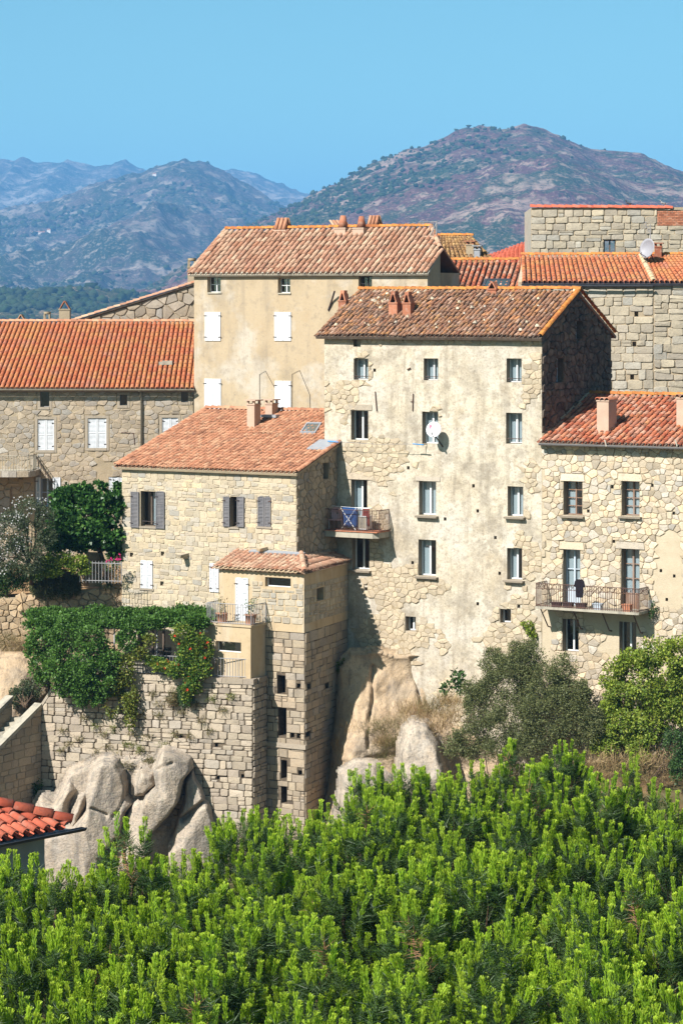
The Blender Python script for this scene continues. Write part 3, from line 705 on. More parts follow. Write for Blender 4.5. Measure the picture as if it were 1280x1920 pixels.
# loose stones weighing the old tiles down
for i in range(46):
    t, k = (U(0, .35), U(.55, .97)) if i < 16 else (U(0, 1), U(.03, .95))
    p = E0.lerp(E1, t).lerp(R0.lerp(R1, t), k) + Vector((0, 0, .16)); r = U(.05, .12)
    mb = MB(); vs = []
    for a in range(6): vs.append(p + Vector((r * U(.7, 1.3) * math.cos(a), r * U(.7, 1.3) * math.sin(a), -.03)))
    for a in range(6): vs.append(p + Vector((r * .6 * U(.7, 1.3) * math.cos(a), r * .6 * U(.7, 1.3) * math.sin(a), r * U(.5, .9))))
    mb.add(vs, [(a, (a + 1) % 6, 6 + (a + 1) % 6, 6 + a) for a in range(6)] + [tuple(range(6, 12))], R()).build('weight_stone', M_['st_cream'], rM)
fr_ = Mf.off(-1.1)
chimney(rM, Mf.off(-2.2), 634, 563, 590, 14, M_['brick'], cap='tall')
chimney(rM, Mf.off(-1.3), 728, 567, 602, 16, M_['brick'], cap='tall')
chimney(rM, Mf.off(-1.3), 754, 567, 602, 15, M_['brick'], cap='tall')
chimney(rM, Mf.off(-3.3), 913, 541, 556, 16, M_['brick'], cap='tent')
# iron wall ties, hooks and the line brackets under two windows
for pts, r in ((((704, 734), (707, 771)), .025), (((775, 738), (774, 770)), .025), (((770, 753), (776, 752)), .015), (((764, 693), (770, 690)), .03)):
    mb = MB(); mb.tube([Mf.P(*Mf.uv(u, v), .05) for u, v in pts], r, 5); mb.build('wall_iron', M_['rust'], hM)
M_['bluepaint'] = mat('blue painted metal', [(.03, .25, .55)], rough=.5)
for u, v in ((641, 828), (800, 833)):
    s, z = Mf.uv(u, v); mb = MB(); mb.tube([Mf.P(s, z, 0), Mf.P(s - .2, z + .02, .5)], .016, 5); mb.tube([Mf.P(s - .45, z + .03, .5), Mf.P(s + .1, z, .5)], .025, 5, mi=1)
    mb.build('line_bracket', [M_['iron'], M_['bluepaint']], hM)
sA, zA = Mf.uv(641, 828); sB, zB = Mf.uv(800, 833)
for k in range(3):
    a, b = Mf.P(sA - .3 + .15 * k, zA + .03, .5), Mf.P(sB - .3 + .15 * k, zB + .03, .5)
    MB().tube([a, a.lerp(b, .5) - Vector((0, 0, .07)), b], .006, 3).build('washing_line', M_['greyrail'], hM)

# ================================================================== long stone house on the right
Rf = Face(Ml.at(1015), Ml.at(1340))
zeR = Rf.uv(1150, 832)[1]; zrR = Ms.uv(1117, 745)[1]; dR = 4.9
hR = root('stone_house', 'cream rubble stone house with red tile roof and long iron balcony', 'house', v3((Rf.A + Rf.B) / 2, 8))
winR = [(1056, 902, 1091, 966), (1165, 902, 1198, 967), (1055, 1030, 1087, 1145), (1164, 1029, 1198, 1148), (1054, 1161, 1084, 1222), (1160, 1166, 1192, 1230)]
HR = [Rf.rect(*r) for r in winR]
PR = putlogs(Rf, [(1150, 1015), (1262, 962), (1222, 910), (1263, 1080), (1147, 913), (1102, 958), (1238, 1070), (1249, 1124)], 3)
holesR = HR + [p + (.2, True) for p in PR]
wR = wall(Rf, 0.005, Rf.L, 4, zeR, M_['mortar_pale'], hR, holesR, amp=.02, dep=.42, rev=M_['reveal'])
def maskR(s, z):
    u, v = proj(Rf.P(s, z))
    if v > 1140: return n1(s * .8, z * .8, 8) > -.12
    k = 1 - 1.3 * blob(u, v, 1255, 1080, 40, 110) - .9 * blob(u, v, 1025, 1050, 22, 60)
    return k + .4 * n1(s, z, 5) > .35
lint = [Rf.rect(1048, 1016, 1095, 1030), Rf.rect(1154, 1016, 1208, 1029), Rf.rect(1050, 888, 1096, 902), Rf.rect(1158, 888, 1204, 902)]
stones(Rf, lay_rubble(0, Rf.L, 7, zeR, .3, .235, .46), wR, M_['st_cream'], h=.045, joint=.009, bed=M_['mortar_bed'], bed_d=.016, holes=[h[:4] for h in holesR] + lint, mask=maskR)
for r in lint: MB().hexa([Rf.P(r[0], r[2], -.05), Rf.P(r[1], r[2], -.05), Rf.P(r[1], r[2], .05), Rf.P(r[0], r[2], .05), Rf.P(r[0] + .04, r[3], -.05), Rf.P(r[1] - .05, r[3] - .02, -.05), Rf.P(r[1] - .05, r[3] - .02, .04), Rf.P(r[0] + .04, r[3], .04)], R()).build('lintel', M_['st_cream'], wR)
pane_set(Rf, *HR[0], -.36, hR, frame='brownwood', bars=3, curtain=.55, sill='sill', fw=.045, label='weathered wooden window with small panes')
pane_set(Rf, *HR[1], -.36, hR, frame='brownwood', bars=3, curtain=1, sill='sill', fw=.045, label='weathered wooden window with small panes')
pane_set(Rf, *HR[2], -.34, hR, frame='paleblue', bars=1, curtain=1, panel=.9, name='balcony_door')
pane_set(Rf, *HR[3], -.34, hR, frame='brownwood', bars=2, curtain=1, panel=.75, name='balcony_door')
pane_set(Rf, *HR[4], -.38, hR, frame='white', curtain=0, fw=.05)
pane_set(Rf, *HR[5], -.38, hR, frame='white', curtain=0, fw=.05)
rear(hR, [Rf.B, Rf.B + E2v * 9.8, Rf.A + E2v * 9.8 + E1v * .1], 4, zeR, M_['mortar_grey'])
slR = (zrR - zeR) / dR
E0, E1 = Rf.P(-.02, zeR - .3 * slR + .1, .3), Rf.P(Rf.L + .2, zeR - .3 * slR + .1, .3)
R0, R1 = Rf.P(-.02, zrR + .1, -dR), Rf.P(Rf.L + .2, zrR + .1, -dR)
rR = deck(hR, E0, E1, R0, R1, M_['wood'], .1)
deck(hR, Rf.P(Rf.L + .2, zeR, -2 * dR), Rf.P(-.02, zeR, -2 * dR), R1 - up * .04, R0 - up * .04, M_['t_red'], .1, name='rear_roof')
tiles(rR, E0, E1, R0, R1, M_['t_red'], w=.27, ex=.38, jit=1.7)
ridge(rR, R0 + up, R1 + up, M_['t_lich'], .27)
gutter(rR, Rf, .06, Rf.L, zeR - .06, .4, M_['zinc'], .085)
mb = MB(); q0 = Ms.P(.1, zeR + .12, .004); 
for a, b in ((0, 1),): mb.hexa([Ms.P(-.0, zeR + .05, .003), Ms.P(dR, zrR + .05, .003), Ms.P(dR, zrR + .05, .10), Ms.P(0, zeR + .05, .10), Ms.P(0, zeR + .36, .003), Ms.P(dR, zrR + .36, .003), Ms.P(dR, zrR + .30, .07), Ms.P(0, zeR + .30, .07)])
mb.build('roof_flashing', M_['mortar_grey'], rR)
chimney(rR, Rf.off(-.75), 1118, 750, 818, 22, M_['pinkrender'], cap='tiles', capm=M_['t_red'], depth=.85)
chimney(rR, Rf.off(-1.6), 1267, 745, 796, 26, M_['pinkrender'], cap='tiles', capm=M_['t_old'], depth=.85)
for u in (1143, 1275): 
    s, z = Rf.uv(u, 832); MB().tube([Rf.P(s - .1, z + .16, .33), Rf.P(s + .05, z - .1, .5)], .03, 5).build('gutter_strap', M_['concrete'], rR)

# ================================================================== balconies on those two houses
def slab_corner(f, d, u): return f.off(d).uv(u, 0)[0] 
def balcony(house, f, d, uL, uR, vtop, th, m, hrail, mr, name, label, step, iron):
    g = f.off(d); a, b = g.uv(uL, 0)[0], g.uv(uR, 0)[0]; z = g.uv((uL + uR) / 2, vtop)[1]
    a += 0; b += 0
    bal = MB(); ch = .22 if not iron else .05
    pl = [(a, -.1), (b, -.1), (b, d - ch), (b - ch, d), (a + .02, d), (a, d - .02)]
    vs = [f.P(x, z - th, y) for x, y in pl] + [f.P(x, z, y) for x, y in pl]; n = len(pl)
    bal.add(vs, [tuple(range(n - 1, -1, -1)), tuple(range(n, 2 * n))] + [(i, (i + 1) % n, n + (i + 1) % n, n + i) for i in range(n)])
    o = bal.build(name, m, house, label=label)
    pts = [f.P(a + .04, z, 0), f.P(a + .04, z, d - .05), f.P(b - .04 - ch, z, d - .05), f.P(b - .04, z, d - ch - .05), f.P(b - .04, z, 0)]
    railing(o, pts, hrail, mr, step=step)
    return o, a, b, z
balM, a, b, z = balcony(hM, Mf, 1.2, 600, 706, 997, .26, M_['concrete'], .98, M_['rust'], 'balcony', 'concrete slab balcony with rusty railing', .105, False)
bM = (a, b, z)
MB().fbox(Mf, a - .03, b + .03, z, z + .04, -.0, 1.24).build('slab_edge', M_['brick'], balM)
balR, a, b, z = balcony(hR, Rf, 1.15, 1002, 1196, 1143, .1, M_['concrete'], 1.0, M_['rust'], 'balcony', 'long balcony with scrolled rusty iron railing', .105, True)
bR = (a, b, z)
mb = MB()
n = int((b - a) / .2)
for i in range(n):                                   # scroll work: a row of rings under the handrail
    c = Rf.P(a + .12 + (b - a - .2) * i / n, z + .88, 1.1); r = .085
    ring = [c + Vector((E1v.x * r * math.cos(q), E1v.y * r * math.cos(q), r * math.sin(q))) for q in [2 * math.pi * k / 10 for k in range(11)]]
    mb.tube(ring, .009, 4, cap=False)
mb.tube([Rf.P(a, z + .77, 1.1), Rf.P(b, z + .77, 1.1)], .011, 4)
for d_ in (.25, .5, .75, 1.0):
    for s in (a + .04, b - .04):
        c = Rf.P(s, z + .88, d_); r = .085
        mb.tube([c + Vector((-E2v.x * r * math.cos(q), -E2v.y * r * math.cos(q), r * math.sin(q))) for q in [2 * math.pi * k / 10 for k in range(11)]], .009, 4, cap=False)
mb.build('scrollwork', M_['rust'], balR)
for s in (a + .2, a + 1.75, a + 3.1, b - .3):
    MB().tube([Rf.P(s, z - .1, 1.0), Rf.P(s, z - .95, .25), Rf.P(s, z - 1.0, 0)], .03, 5).build('bracket', M_['rust'], balR)

# ================================================================== front house with salmon roof, left of centre
Hl = Face(Ml.A - E2v * 3.6, Ml.B - E2v * 3.6)
Hf = seg(Hl, 229, 556)
Hs = Face(Hf.B, Hf.B + E2v * 3.62)
zeH = Hf.uv(400, 882)[1]; dH = 7.4
zrH = CZ - (776 - V0) * (Hf.P(Hf.L / 2, 0, -dH).y) / F
hH = root('stone_house', 'pale stone house with salmon tile roof and grey louvred shutters', 'house', v3((Hf.A + Hf.B) / 2, 10))
winH = [(264, 921, 293, 987), (432, 931, 446, 988), (484, 932, 508, 987), (265, 1051, 287, 1103), (394, 1056, 411, 1110), (258, 1178, 322, 1250)]
HH = [Hf.rect(*r) for r in winH]
PHl = putlogs(Hf, [(247, 1040), (305, 1038), (304, 1094)], 4)
holesH = HH + [p + (.15, True) for p in PHl]
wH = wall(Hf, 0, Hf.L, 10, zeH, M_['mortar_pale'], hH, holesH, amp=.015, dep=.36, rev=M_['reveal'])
stones(Hf, lay_ashlar(0, Hf.L, 12.5, zeH, .38, .215, .045, .04), wH, M_['st_house'], h=.022, joint=.01, holes=[h[:4] for h in holesH], mg=.04)
HHs = [Hs.rect(605, 868, 616, 898)]
slH = (zrH - zeH) / dH
wHs = wall(Hs, 0, Hs.L, 10, zeH + slH * Hs.L, M_['mortar_grey'], hH, HHs, amp=.015, top=lambda s: zeH + slH * s - .02, name='side_wall')
stones(Hs, lay_rubble(0, Hs.L, 12.5, zeH + slH * Hs.L, .36, .28), wHs, M_['st_tower'], h=.04, joint=.02, holes=HHs, clips=[(-slH, 1, zeH - .05)])
pane_set(Hs, *HHs[0], -.3, hH, frame='wood', leaves=1, curtain=0)
rear(hH, [Hf.A, Hf.A + E2v * dH, Hf.B + E2v * dH, Hs.B], 10, zeH, M_['mortar_grey'])
MB().add([Hf.P(0, zeH), Hf.P(0, zeH, -dH), Hf.P(0, zrH, -dH)], [(0, 1, 2)]).build('rear_gable', M_['mortar_grey'], hH)
MB().add([Hf.P(0, zeH, -dH), Hf.P(Hf.L, zeH, -dH), Hf.P(Hf.L, zrH, -dH), Hf.P(0, zrH, -dH)], [(0, 1, 2, 3)]).build('rear_wall', M_['mortar_grey'], hH)
o = pane_set(Hf, *HH[0], -.3, hH, frame='wood', curtain=.35, cshift=.35, fw=.05)
MB().tube([Hf.P(HH[0][0], HH[0][2] + .22, -.1), Hf.P(HH[0][1], HH[0][2] + .22, -.1)], .014, 5).build('guard_bar', M_['iron'], o)
pane_set(Hf, *HH[1], -.3, hH, frame='wood', leaves=1, curtain=0)
for u0, v0, u1, v1 in ((247, 922, 262, 989), (294, 922, 310, 991), (420, 931, 432, 987), (446, 931, 459, 988)): shutter(Hf, *Hf.rect(u0, v0, u1, v1), .07, hH, m='grey_shutter', bars=2)
shutter_pair(Hf, HH[2], .03, hH, m='grey_shutter', bars=2)
shutter_pair(Hf, HH[3], .03, hH); shutter_pair(Hf, HH[4], .03, hH)
pane_set(Hf, *HH[5], -.3, hH, frame='wood', leaves=3, curtain=0, name='garden_door')
for r in HH[:4]: MB().fbox(Hf, r[0] - .08, r[1] + .08, r[2] - .09, r[2] - .005, -.2, .06, R()).build('sill', M_['sill'], hH)
for u, v in ((349, 1042), (497, 1030)):         # corbel stones
    s, z = Hf.uv(u, v); MB().hexa([Hf.P(s - .14, z - .12, -.1), Hf.P(s + .16, z - .16, -.1), Hf.P(s + .02, z - .05, .5), Hf.P(s - .1, z - .05, .5), Hf.P(s - .2, z + .14, -.1), Hf.P(s + .18, z + .14, -.1), Hf.P(s + .1, z + .08, .55), Hf.P(s - .15, z + .08, .55)], R()).build('corbel', M_['st_house'], wH)
E0, E1 = Hf.P(-.2, zeH - .18 * slH + .08, .22), Hf.P(Hf.L + .12, zeH - .18 * slH + .08, .22)
R0, R1 = Hf.P(-.2, zrH + .08, -dH), Hf.P(Hf.L + .12, zrH + .08, -dH)
rH = deck(hH, E0, E1, R0, R1, M_['mortar_grey'], .1)
ml = Vector((Mf.A.x, Mf.A.y)); 
def okH(p):         # the roof stops against the tall house
    q = Vector((p.x, p.y)); d = (q - Mf.A)
    return not (d.dot(Mf.n) < .02 and d.dot(Mf.e) > -.1)
tiles(rH, E0, E1, R0, R1, M_['t_salmon'], w=.235, ex=.36, ok=okH, jit=1.5)
ridge(rH, R0 + up, R1 + up, M_['t_salmon'], .25)
ridge(rH, E0 + up * .7, R0 + up * .7, M_['t_salmon'], .22, name='verge_tile')
ridge(rH, E1 + up * .7, E1.lerp(R1, 3.7 / dH) + up * .7, M_['t_salmon'], .22, name='verge_tile')
chimney(rH, Hf.off(-5.0), 463, 757, 803, 14, M_['pinkrender'], cap='slab', depth=.55)
chimney(rH, Hf.off(-6.6), 497, 756, 778, 13, M_['pinkrender'], cap='slab', depth=.55)
s, z = Hf.off(-6.5).uv(500, 778); MB().fbox(Hf, s - .1, s + .75, z - .1, z + .03, -6.45, -6.1).build('lead_flashing', M_['lead'], rH)
# skylight lying in the roof near the tall house
def on_roof(E0, E1, R0, R1, u, v):
    N = (E1 - E0).cross(R0 - E0).normalized(); d = Vector(((u - 640) / F, 1, -(v - V0) / F)); o_ = Vector((0, 0, CZ))
    return o_ + d * ((E0 - o_).dot(N) / d.dot(N))
def skylight(parent, E0, E1, R0, R1, q, m='lead'):
    N = (E1 - E0).cross(R0 - E0).normalized(); N = N if N.z > 0 else -N
    c = [on_roof(E0, E1, R0, R1, *p) for p in q]; mb = MB()
    mid = sum(c, Vector()) / 4; inn = [mid + (p - mid) * .82 for p in c]
    mb.add([p + N * .0 for p in c] + [p + N * .17 for p in c] + [p + N * .17 for p in inn] + [p + N * .13 for p in inn], [(i, (i + 1) % 4, 4 + (i + 1) % 4, 4 + i) for i in range(4)] + [(4 + i, 4 + (i + 1) % 4, 8 + (i + 1) % 4, 8 + i) for i in range(4)] + [(8 + i, 8 + (i + 1) % 4, 12 + (i + 1) % 4, 12 + i) for i in range(4)])
    o = mb.build('skylight', M_[m], parent)
    MB().add([p + N * .14 for p in inn], [(0, 1, 2, 3)]).build('pane', M_['skyglass'], o)
M_['skyglass'] = mat('skylight glass', [(.05, .075, .08)], rough=.08, spec=.9)
skylight(rH, E0, E1, R0, R1, [(563, 817), (592, 817), (604, 798), (576, 798)])
s, z = Hs.uv(608, 838); MB().hexa([Hs.P(2.4, zeH + slH * 2.4 + .2, -.9), Hs.P(2.4, zeH + slH * 2.4 + .2, .1), Hs.P(3.55, zeH + slH * 3.55 + .2, .1), Hs.P(3.55, zeH + slH * 3.55 + .2, -.9)] + [Hs.P(2.4, zeH + slH * 2.4 + .25, -.9), Hs.P(2.4, zeH + slH * 2.4 + .25, .1), Hs.P(3.55, zeH + slH * 3.55 + .25, .1), Hs.P(3.55, zeH + slH * 3.55 + .25, -.9)]).build('lead_flashing', M_['lead'], rH)

# ================================================================== stair tower with the ochre upper storey
Tl = Face(Hl.A - E2v * 1.8, Hl.B - E2v * 1.8)
Tf = seg(Tl, 411, 570)
Ts = Face(Tf.B, Ml.at(653)); Tw = Face(Hl.at(411 + 38), Tf.A)
hT = root('stair_tower', 'narrow granite stair tower with ochre top storey and small hipped tile roof', 'tower', v3((Tf.A + Tf.B) / 2, 6))
zeT = Tf.uv(490, 1072)[1]; zbT = Tf.uv(530, 1184)[1]; zpan = Tf.uv(520, 1092)[1]; zpb = Tf.uv(520, 1168)[1]
winT = [(442, 1084, 466, 1164), (497, 1083, 545, 1101)]
HT = [Tf.rect(*r) for r in winT]
wT = wall(Tf, 0, Tf.L, zbT, zeT, M_['plaster_yellow'], hT, HT, amp=.006, dep=.3, name='upper_wall')
sP = Tf.uv(472, 0)[0]
stones(Tf, lay_ashlar(sP, Tf.L - .02, zpb, zpan, .5, .28, .02, .01), wT, M_['st_back'], h=.025, joint=.026, holes=HT, mg=.1)
HTs = [Ts.rect(594, 1102, 607, 1126)]
wTs = wall(Ts, 0, Ts.L, zbT, zeT, M_['plaster_yellow'], hT, HTs, amp=.006, dep=.4, name='upper_side_wall')
stones(Ts, lay_ashlar(.02, Ts.L, zpb, zpan - .1, .58, .28, .02, .01), wTs, M_['st_back'], h=.025, joint=.026, holes=HTs, mg=.06)
shutter_pair(Tf, HT[0], .02, hT, bars=2)
pane_set(Tf, *HT[1], -.24, hT, leaves=1, curtain=0, fw=.04); pane_set(Ts, *HTs[0], -.32, hT, leaves=1, frame='wood', curtain=0, fw=.03)
wall(Tw, 0, Tw.L, zbT, zeT, M_['plaster_yellow'], hT, (), amp=.005, name='west_wall')
rear(hT, [Ts.B, Vector(Ts.B) - E1v * 3.2 , Tw.A], 6, zeT, M_['mortar_grey'])
# lower shaft
s497 = Tf.uv(497, 0)[0]; lowf = Face(Tf.P(s497 - .6, 0, -.06).xy, Tf.P(Tf.L, 0, -.06).xy); lows = Face(lowf.B, Ts.P(Ts.L, 0, -.06).xy)
HL = [lowf.rect(*r) for r in ((520, 1266, 535, 1301), (522, 1327, 537, 1380), (527, 1425, 538, 1460), (527, 1475, 538, 1506))]
PL = putlogs(lowf, [(560, 1286), (548, 1379), (563, 1449), (560, 1380)], 4.5)
wL = wall(lowf, 0, lowf.L, 3, zbT - .004, M_['mortar_dark'], hT, HL + [p + (.3, True) for p in PL], amp=.01, dep=.5, name='shaft_wall')
stones(lowf, lay_ashlar(0, lowf.L, 5, zbT - .01, .5, .3, .02, .01), wL, M_['st_tower'], h=.04, joint=.014, holes=HL + PL, rounding=False)
PLs = putlogs(lows, [(578, 1287), (577, 1376), (612, 1286)], 4.5)
wLs = wall(lows, 0, lows.L, 3, zbT - .004, M_['mortar_dark'], hT, [p + (.3, True) for p in PLs], amp=.01, name='shaft_side_wall')
stones(lows, lay_ashlar(0, lows.L, 5, zbT - .01, .62, .3, .02, .01), wLs, M_['st_tower'], h=.04, joint=.014, holes=PLs, rounding=False)
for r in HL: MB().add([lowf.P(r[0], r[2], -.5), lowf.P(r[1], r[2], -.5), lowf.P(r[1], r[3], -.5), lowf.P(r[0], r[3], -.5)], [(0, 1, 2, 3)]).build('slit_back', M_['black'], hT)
zbelt = lowf.uv(560, 1400)[1]
MB().fbox(lowf, 0, lowf.L + .09, zbelt - .1, zbelt + .1, -.1, .1).build('string_course', M_['st_tower'], hT)
MB().fbox(lows, .09, lows.L, zbelt - .102, zbelt + .098, -.1, .1).build('string_course', M_['st_tower'], hT)
# hipped roof
zrT = zeT + .62; ovT = .2
EA, EB = Tf.P(-.25, zeT + .06, ovT), Tf.P(Tf.L + .15, zeT + .06, ovT)
sH = Tf.uv(570, 0)[0]
RA, RB = Tf.P(-.25 , zrT, -1.78), Tf.P(Tf.L + .15, zrT, -1.78)
apex = Tf.P(Tf.L - 1.2, zrT, -1.78)
hipdir = (apex.xy - EB.xy); 
def okF(p): q = p.xy - EB.xy; return hipdir.x * q.y - hipdir.y * q.x > -.02
def okS(p): q = p.xy - EB.xy; return hipdir.x * q.y - hipdir.y * q.x < .05
EC = Ts.P(Ts.L, zeT + .06, .16)
inw = -Vector((Ts.n.x, Ts.n.y, 0)) * 1.5 + Vector((0, 0, .6))
rT = MB().add([EA, EB, apex - Vector((0, 0, .02)), RA], [(0, 1, 2, 3)]).add([EB - up * .5, EC - up * .5, EC + inw - up * .5, apex - up * .5], [(0, 1, 2, 3)]).build('roof', M_['plaster_yellow'], hT)
tiles(rT, EA, EB, RA, RB, M_['t_pink'], w=.24, ex=.36, ok=okF, keep=120, lift=.05)
SB = Vector((EB.x, EB.y, EB.z))
tiles(rT, SB, EC, SB + inw, EC + inw, M_['t_pink'], w=.24, ex=.36, ok=okS, keep=120, lift=.05)
ridge(rT, EB + up * .8, apex + up * .9, M_['t_pink'], .26, name='hip_tile')
MB().hexa([Tf.P(.6, zrT - .06, -1.77), Tf.P(Tf.L - 1, zrT - .06, -1.77), Tf.P(Tf.L - 1, zrT - .02, -1.5), Tf.P(.6, zrT - .02, -1.5), Tf.P(.6, zrT + .15, -1.77), Tf.P(Tf.L - 1, zrT + .15, -1.77), Tf.P(Tf.L - 1, zrT + .08, -1.45), Tf.P(.6, zrT + .08, -1.45)]).build('lead_flashing', M_['lead'], rT)

# ochre block with a small balcony on top, in front of the tower
Kl = Face(Tl.A - E2v * 1.3, Tl.B - E2v * 1.3); Kf = seg(Kl, 389, 470); Ks = Face(Kf.B, Tl.at(498)); Kw = Face(Tl.at(416), Kf.A)
hK = root('porch_block', 'small ochre rendered block with a slit window under the potted balcony', 'annex', v3((Kf.A + Kf.B) / 2, 11))
zK = Kf.uv(440, 1174)[1]; zKb = Kf.uv(440, 1300)[1]
HK = [Kf.rect(405, 1203, 452, 1223)]
wall(Kf, 0, Kf.L, zKb, zK, M_['plaster_yellow'], hK, HK, amp=.005, dep=.3); pane_set(Kf, *HK[0], -.2, hK, leaves=1, curtain=0, fw=.04)
wall(Ks, 0, Ks.L, zKb, zK, M_['plaster_yellow'], hK, (), amp=.005, name='side_wall'); wall(Kw, 0, Kw.L, zKb, zK, M_['plaster_yellow'], hK, (), amp=.005, name='side_wall')
MB().hexa([Kf.P(-.05, zK - .02, -1.3), Kf.P(Kf.L + .05, zK - .02, -1.3), Kf.P(Kf.L + .05, zK - .02, .05), Kf.P(-.05, zK - .02, .05), Kf.P(-.05, zK + .07, -1.3), Kf.P(Kf.L + .05, zK + .07, -1.3), Kf.P(Kf.L + .05, zK + .07, .05), Kf.P(-.05, zK + .07, .05)]).build('roof_slab', M_['plaster_yellow'], hK)
railing(hK, [Kf.P(0, zK + .07, -1.1), Kf.P(0, zK + .07, 0), Kf.P(Kf.L, zK + .07, 0), Kf.P(Kf.L, zK + .07, -1.25)], .88, M_['greyrail'], step=.13)

# ================================================================== terrace wall
Wl = Face(Kl.at(473), Kl.at(473) + Vector((math.cos(math.radians(17)), -math.sin(math.radians(17)))))
Wl = Wl.off(.12); Wf = seg(Wl, 78, 474); Ws = Face(Wf.B, Tl.at(499))
hW = root('terrace_wall', 'high terrace wall of squared granite blocks under the pergola', 'wall', v3((Wf.A + Wf.B) / 2, 4))
zW = Wf.uv(400, 1271)[1]
PWl = putlogs(Wf, [(406, 1397), (455, 1455), (409, 1458), (340, 1380)], 3.5)
zw0, zw1, su1 = Wf.uv(78, 1320)[1], zW, Wf.uv(118, 0)[0]; kw = (zw1 - zw0) / su1
wW = wall(Wf, 0, Wf.L, 2, zW, M_['mortar_dark'], hW, [p + (.25, True) for p in PWl], amp=.02, top=lambda s: min(zW, zw0 + kw * s))
sl80 = Wf.uv(100, 0)[0]
def lean(s, z): return 0
stones(Wf, lay_ashlar(0, Wf.L, 5, zW - .22, .47, .275, .03, .035), wW, M_['st_wall'], h=.05, joint=.017, holes=PWl, clips=[(-kw, 1, zw0 - .18)])
wWs = wall(Ws, 0, Ws.L, 2, zW, M_['mortar_dark'], hW, (), amp=.01, name='side_wall')
stones(Ws, lay_ashlar(0, Ws.L, 5, zW - .22, .5, .275, .02, .02), wWs, M_['st_wall'], h=.05, joint=.017)
MB().hexa([Wf.P(0, zw0 - .18, -.4), Wf.P(su1, zW - .18, -.4), Wf.P(su1, zW - .18, .06), Wf.P(0, zw0 - .18, .06), Wf.P(0, zw0 + .02, -.4), Wf.P(su1, zW, -.4), Wf.P(su1, zW, .06), Wf.P(0, zw0 + .02, .06)], .4).build('coping_stone', M_['st_wall'], wW)
s = su1
while s < Wf.L - .05:
    e = min(Wf.L + .06, s + U(.6, 1.1)); e = e if Wf.L - e > .35 else Wf.L + .06
    MB().fbox(Wf, s + .006, e - .006, zW - .22, zW + U(0, .02), -.45, .07, R()).build('coping_stone', M_['st_wall'], wW); s = e
MB().fbox(Ws, .5, Ws.L, zW - .22, zW + .005, -.4, .07, .5).build('coping_stone', M_['st_wall'], wWs)
tf = MB(); tf.add([v3(Wf.at(120), zW - .05), v3(Wf.B, zW - .05), v3(Tl.at(498), zW - .05), v3(Hl.at(420), zW - .05), v3(Hl.at(225) + Vector((0, 0)), zW - .05), v3(Wf.at(120) + Vector((0, 6)), zW - .05)], [(0, 1, 2, 3, 4, 5)])
tf.build('terrace_floor', M_['concrete'], hW)
railing(hW, [Wf.P(Wf.uv(255, 0)[0], zW + .02, -.2), Wf.P(Wf.uv(468, 0)[0], zW + .02, -.2), Ws.P(1.0, zW + .02, -.2)], .82, M_['greyrail'], step=.14)
# ================================================================== big beige rendered house behind
Pl = Face(Ml.A + E2v * 7.6, Ml.B + E2v * 7.6)
Pf = seg(Pl, 364, 801); dP = 3.2; q0 = Pf.off(-1.5).at(825); q1 = Pf.off(-dP).at(808); Ps = Face(Pf.B, q0)
zeP = Pf.uv(580, 511)[1]
zrP = CZ - (434 - V0) * (Pf.P(Pf.L / 2, 0, -dP).y) / F
hP = root('rendered_house', 'large beige rendered house with closed white shutters and pink tile roof', 'house', v3((Pf.A + Pf.B) / 2, 14))
winP = [(389, 519, 414, 548), (521, 521, 544, 549), (672, 518, 697, 552), (385, 585, 414, 639), (515, 585, 546, 639), (384, 710, 415, 780), (516, 714, 546, 780)]
HP = [Pf.rect(*r) for r in winP]
wP = wall(Pf, 0, Pf.L, 12, zeP, M_['plaster_beige'], hP, HP, amp=.012, dep=.36, nsc=.6)
pane_set(Pf, *HP[0], -.3, hP, bars=1, curtain=0, fw=.035); pane_set(Pf, *HP[1], -.3, hP, bars=1, curtain=0, fw=.035); pane_set(Pf, *HP[2], -.3, hP, frame='wood', curtain=0, grille=True, fw=.04)
for r in HP[3:]: shutter_pair(Pf, r, .02, hP, slats=False)
for r in HP[:3]: MB().fbox(Pf, r[0] + .02, r[1] + .05, r[2] - .07, r[2] - .004, -.25, .05).build('sill', M_['concrete'], hP)
wall(Ps, 0, Ps.L, 12, zeP + 1.2, M_['plaster_beige'], hP, (), amp=.01, name='side_wall', top=lambda s: min(zeP + (zrP - zeP) * s / dP, zeP + 1.2) - .05)
rear(hP, [Pf.A, Pf.A + E2v * 6.4, q1 + E2v * 3, q1, Ps.B], 12, zeP, M_['plaster_beige'])
MB().add([Pf.P(0, zeP), Pf.P(0, zeP, -6.4), Pf.P(0, zrP, -dP)], [(0, 1, 2)]).build('rear_gable', M_['plaster_beige'], hP)
slP = (zrP - zeP) / dP
E0, E1 = Pf.P(-.15, zeP - .25 * slP + .1, .25), Pf.P(Pf.L + .15, zeP - .25 * slP + .1, .25)
R0, R1 = Pf.P(-.15, zrP + .1, -dP), Pf.P(Pf.L + .15, zrP + .1, -dP)
def okP(p):
    w = Vector((p.x, p.y)); e = q1 - q0
    return e.x * (w.y - q0.y) - e.y * (w.x - q0.x) > 0
R1c = v3(q1, zrP + .1); qm = v3(q0, zeP + .1 + 1.5 * slP)
N = (E1 - E0).cross(R0 - E0).normalized()
poly = [E0, E1, qm, R1c, R0]; dn = N * .03; dn2 = N * .13
rP = MB().add([p - dn2 for p in poly] + [p - dn for p in poly], [(4, 3, 2, 1, 0), (5, 6, 7, 8, 9)] + [(i, (i + 1) % 5, 5 + (i + 1) % 5, 5 + i) for i in range(5)]).build('roof', M_['concrete'], hP)
deck(hP, v3(q1 + E2v * 3.2, zeP), Pf.P(-.15, zeP, -6.6), R1c - up * .05, R0 - up * .05, M_['t_pink'], .1, name='rear_roof')
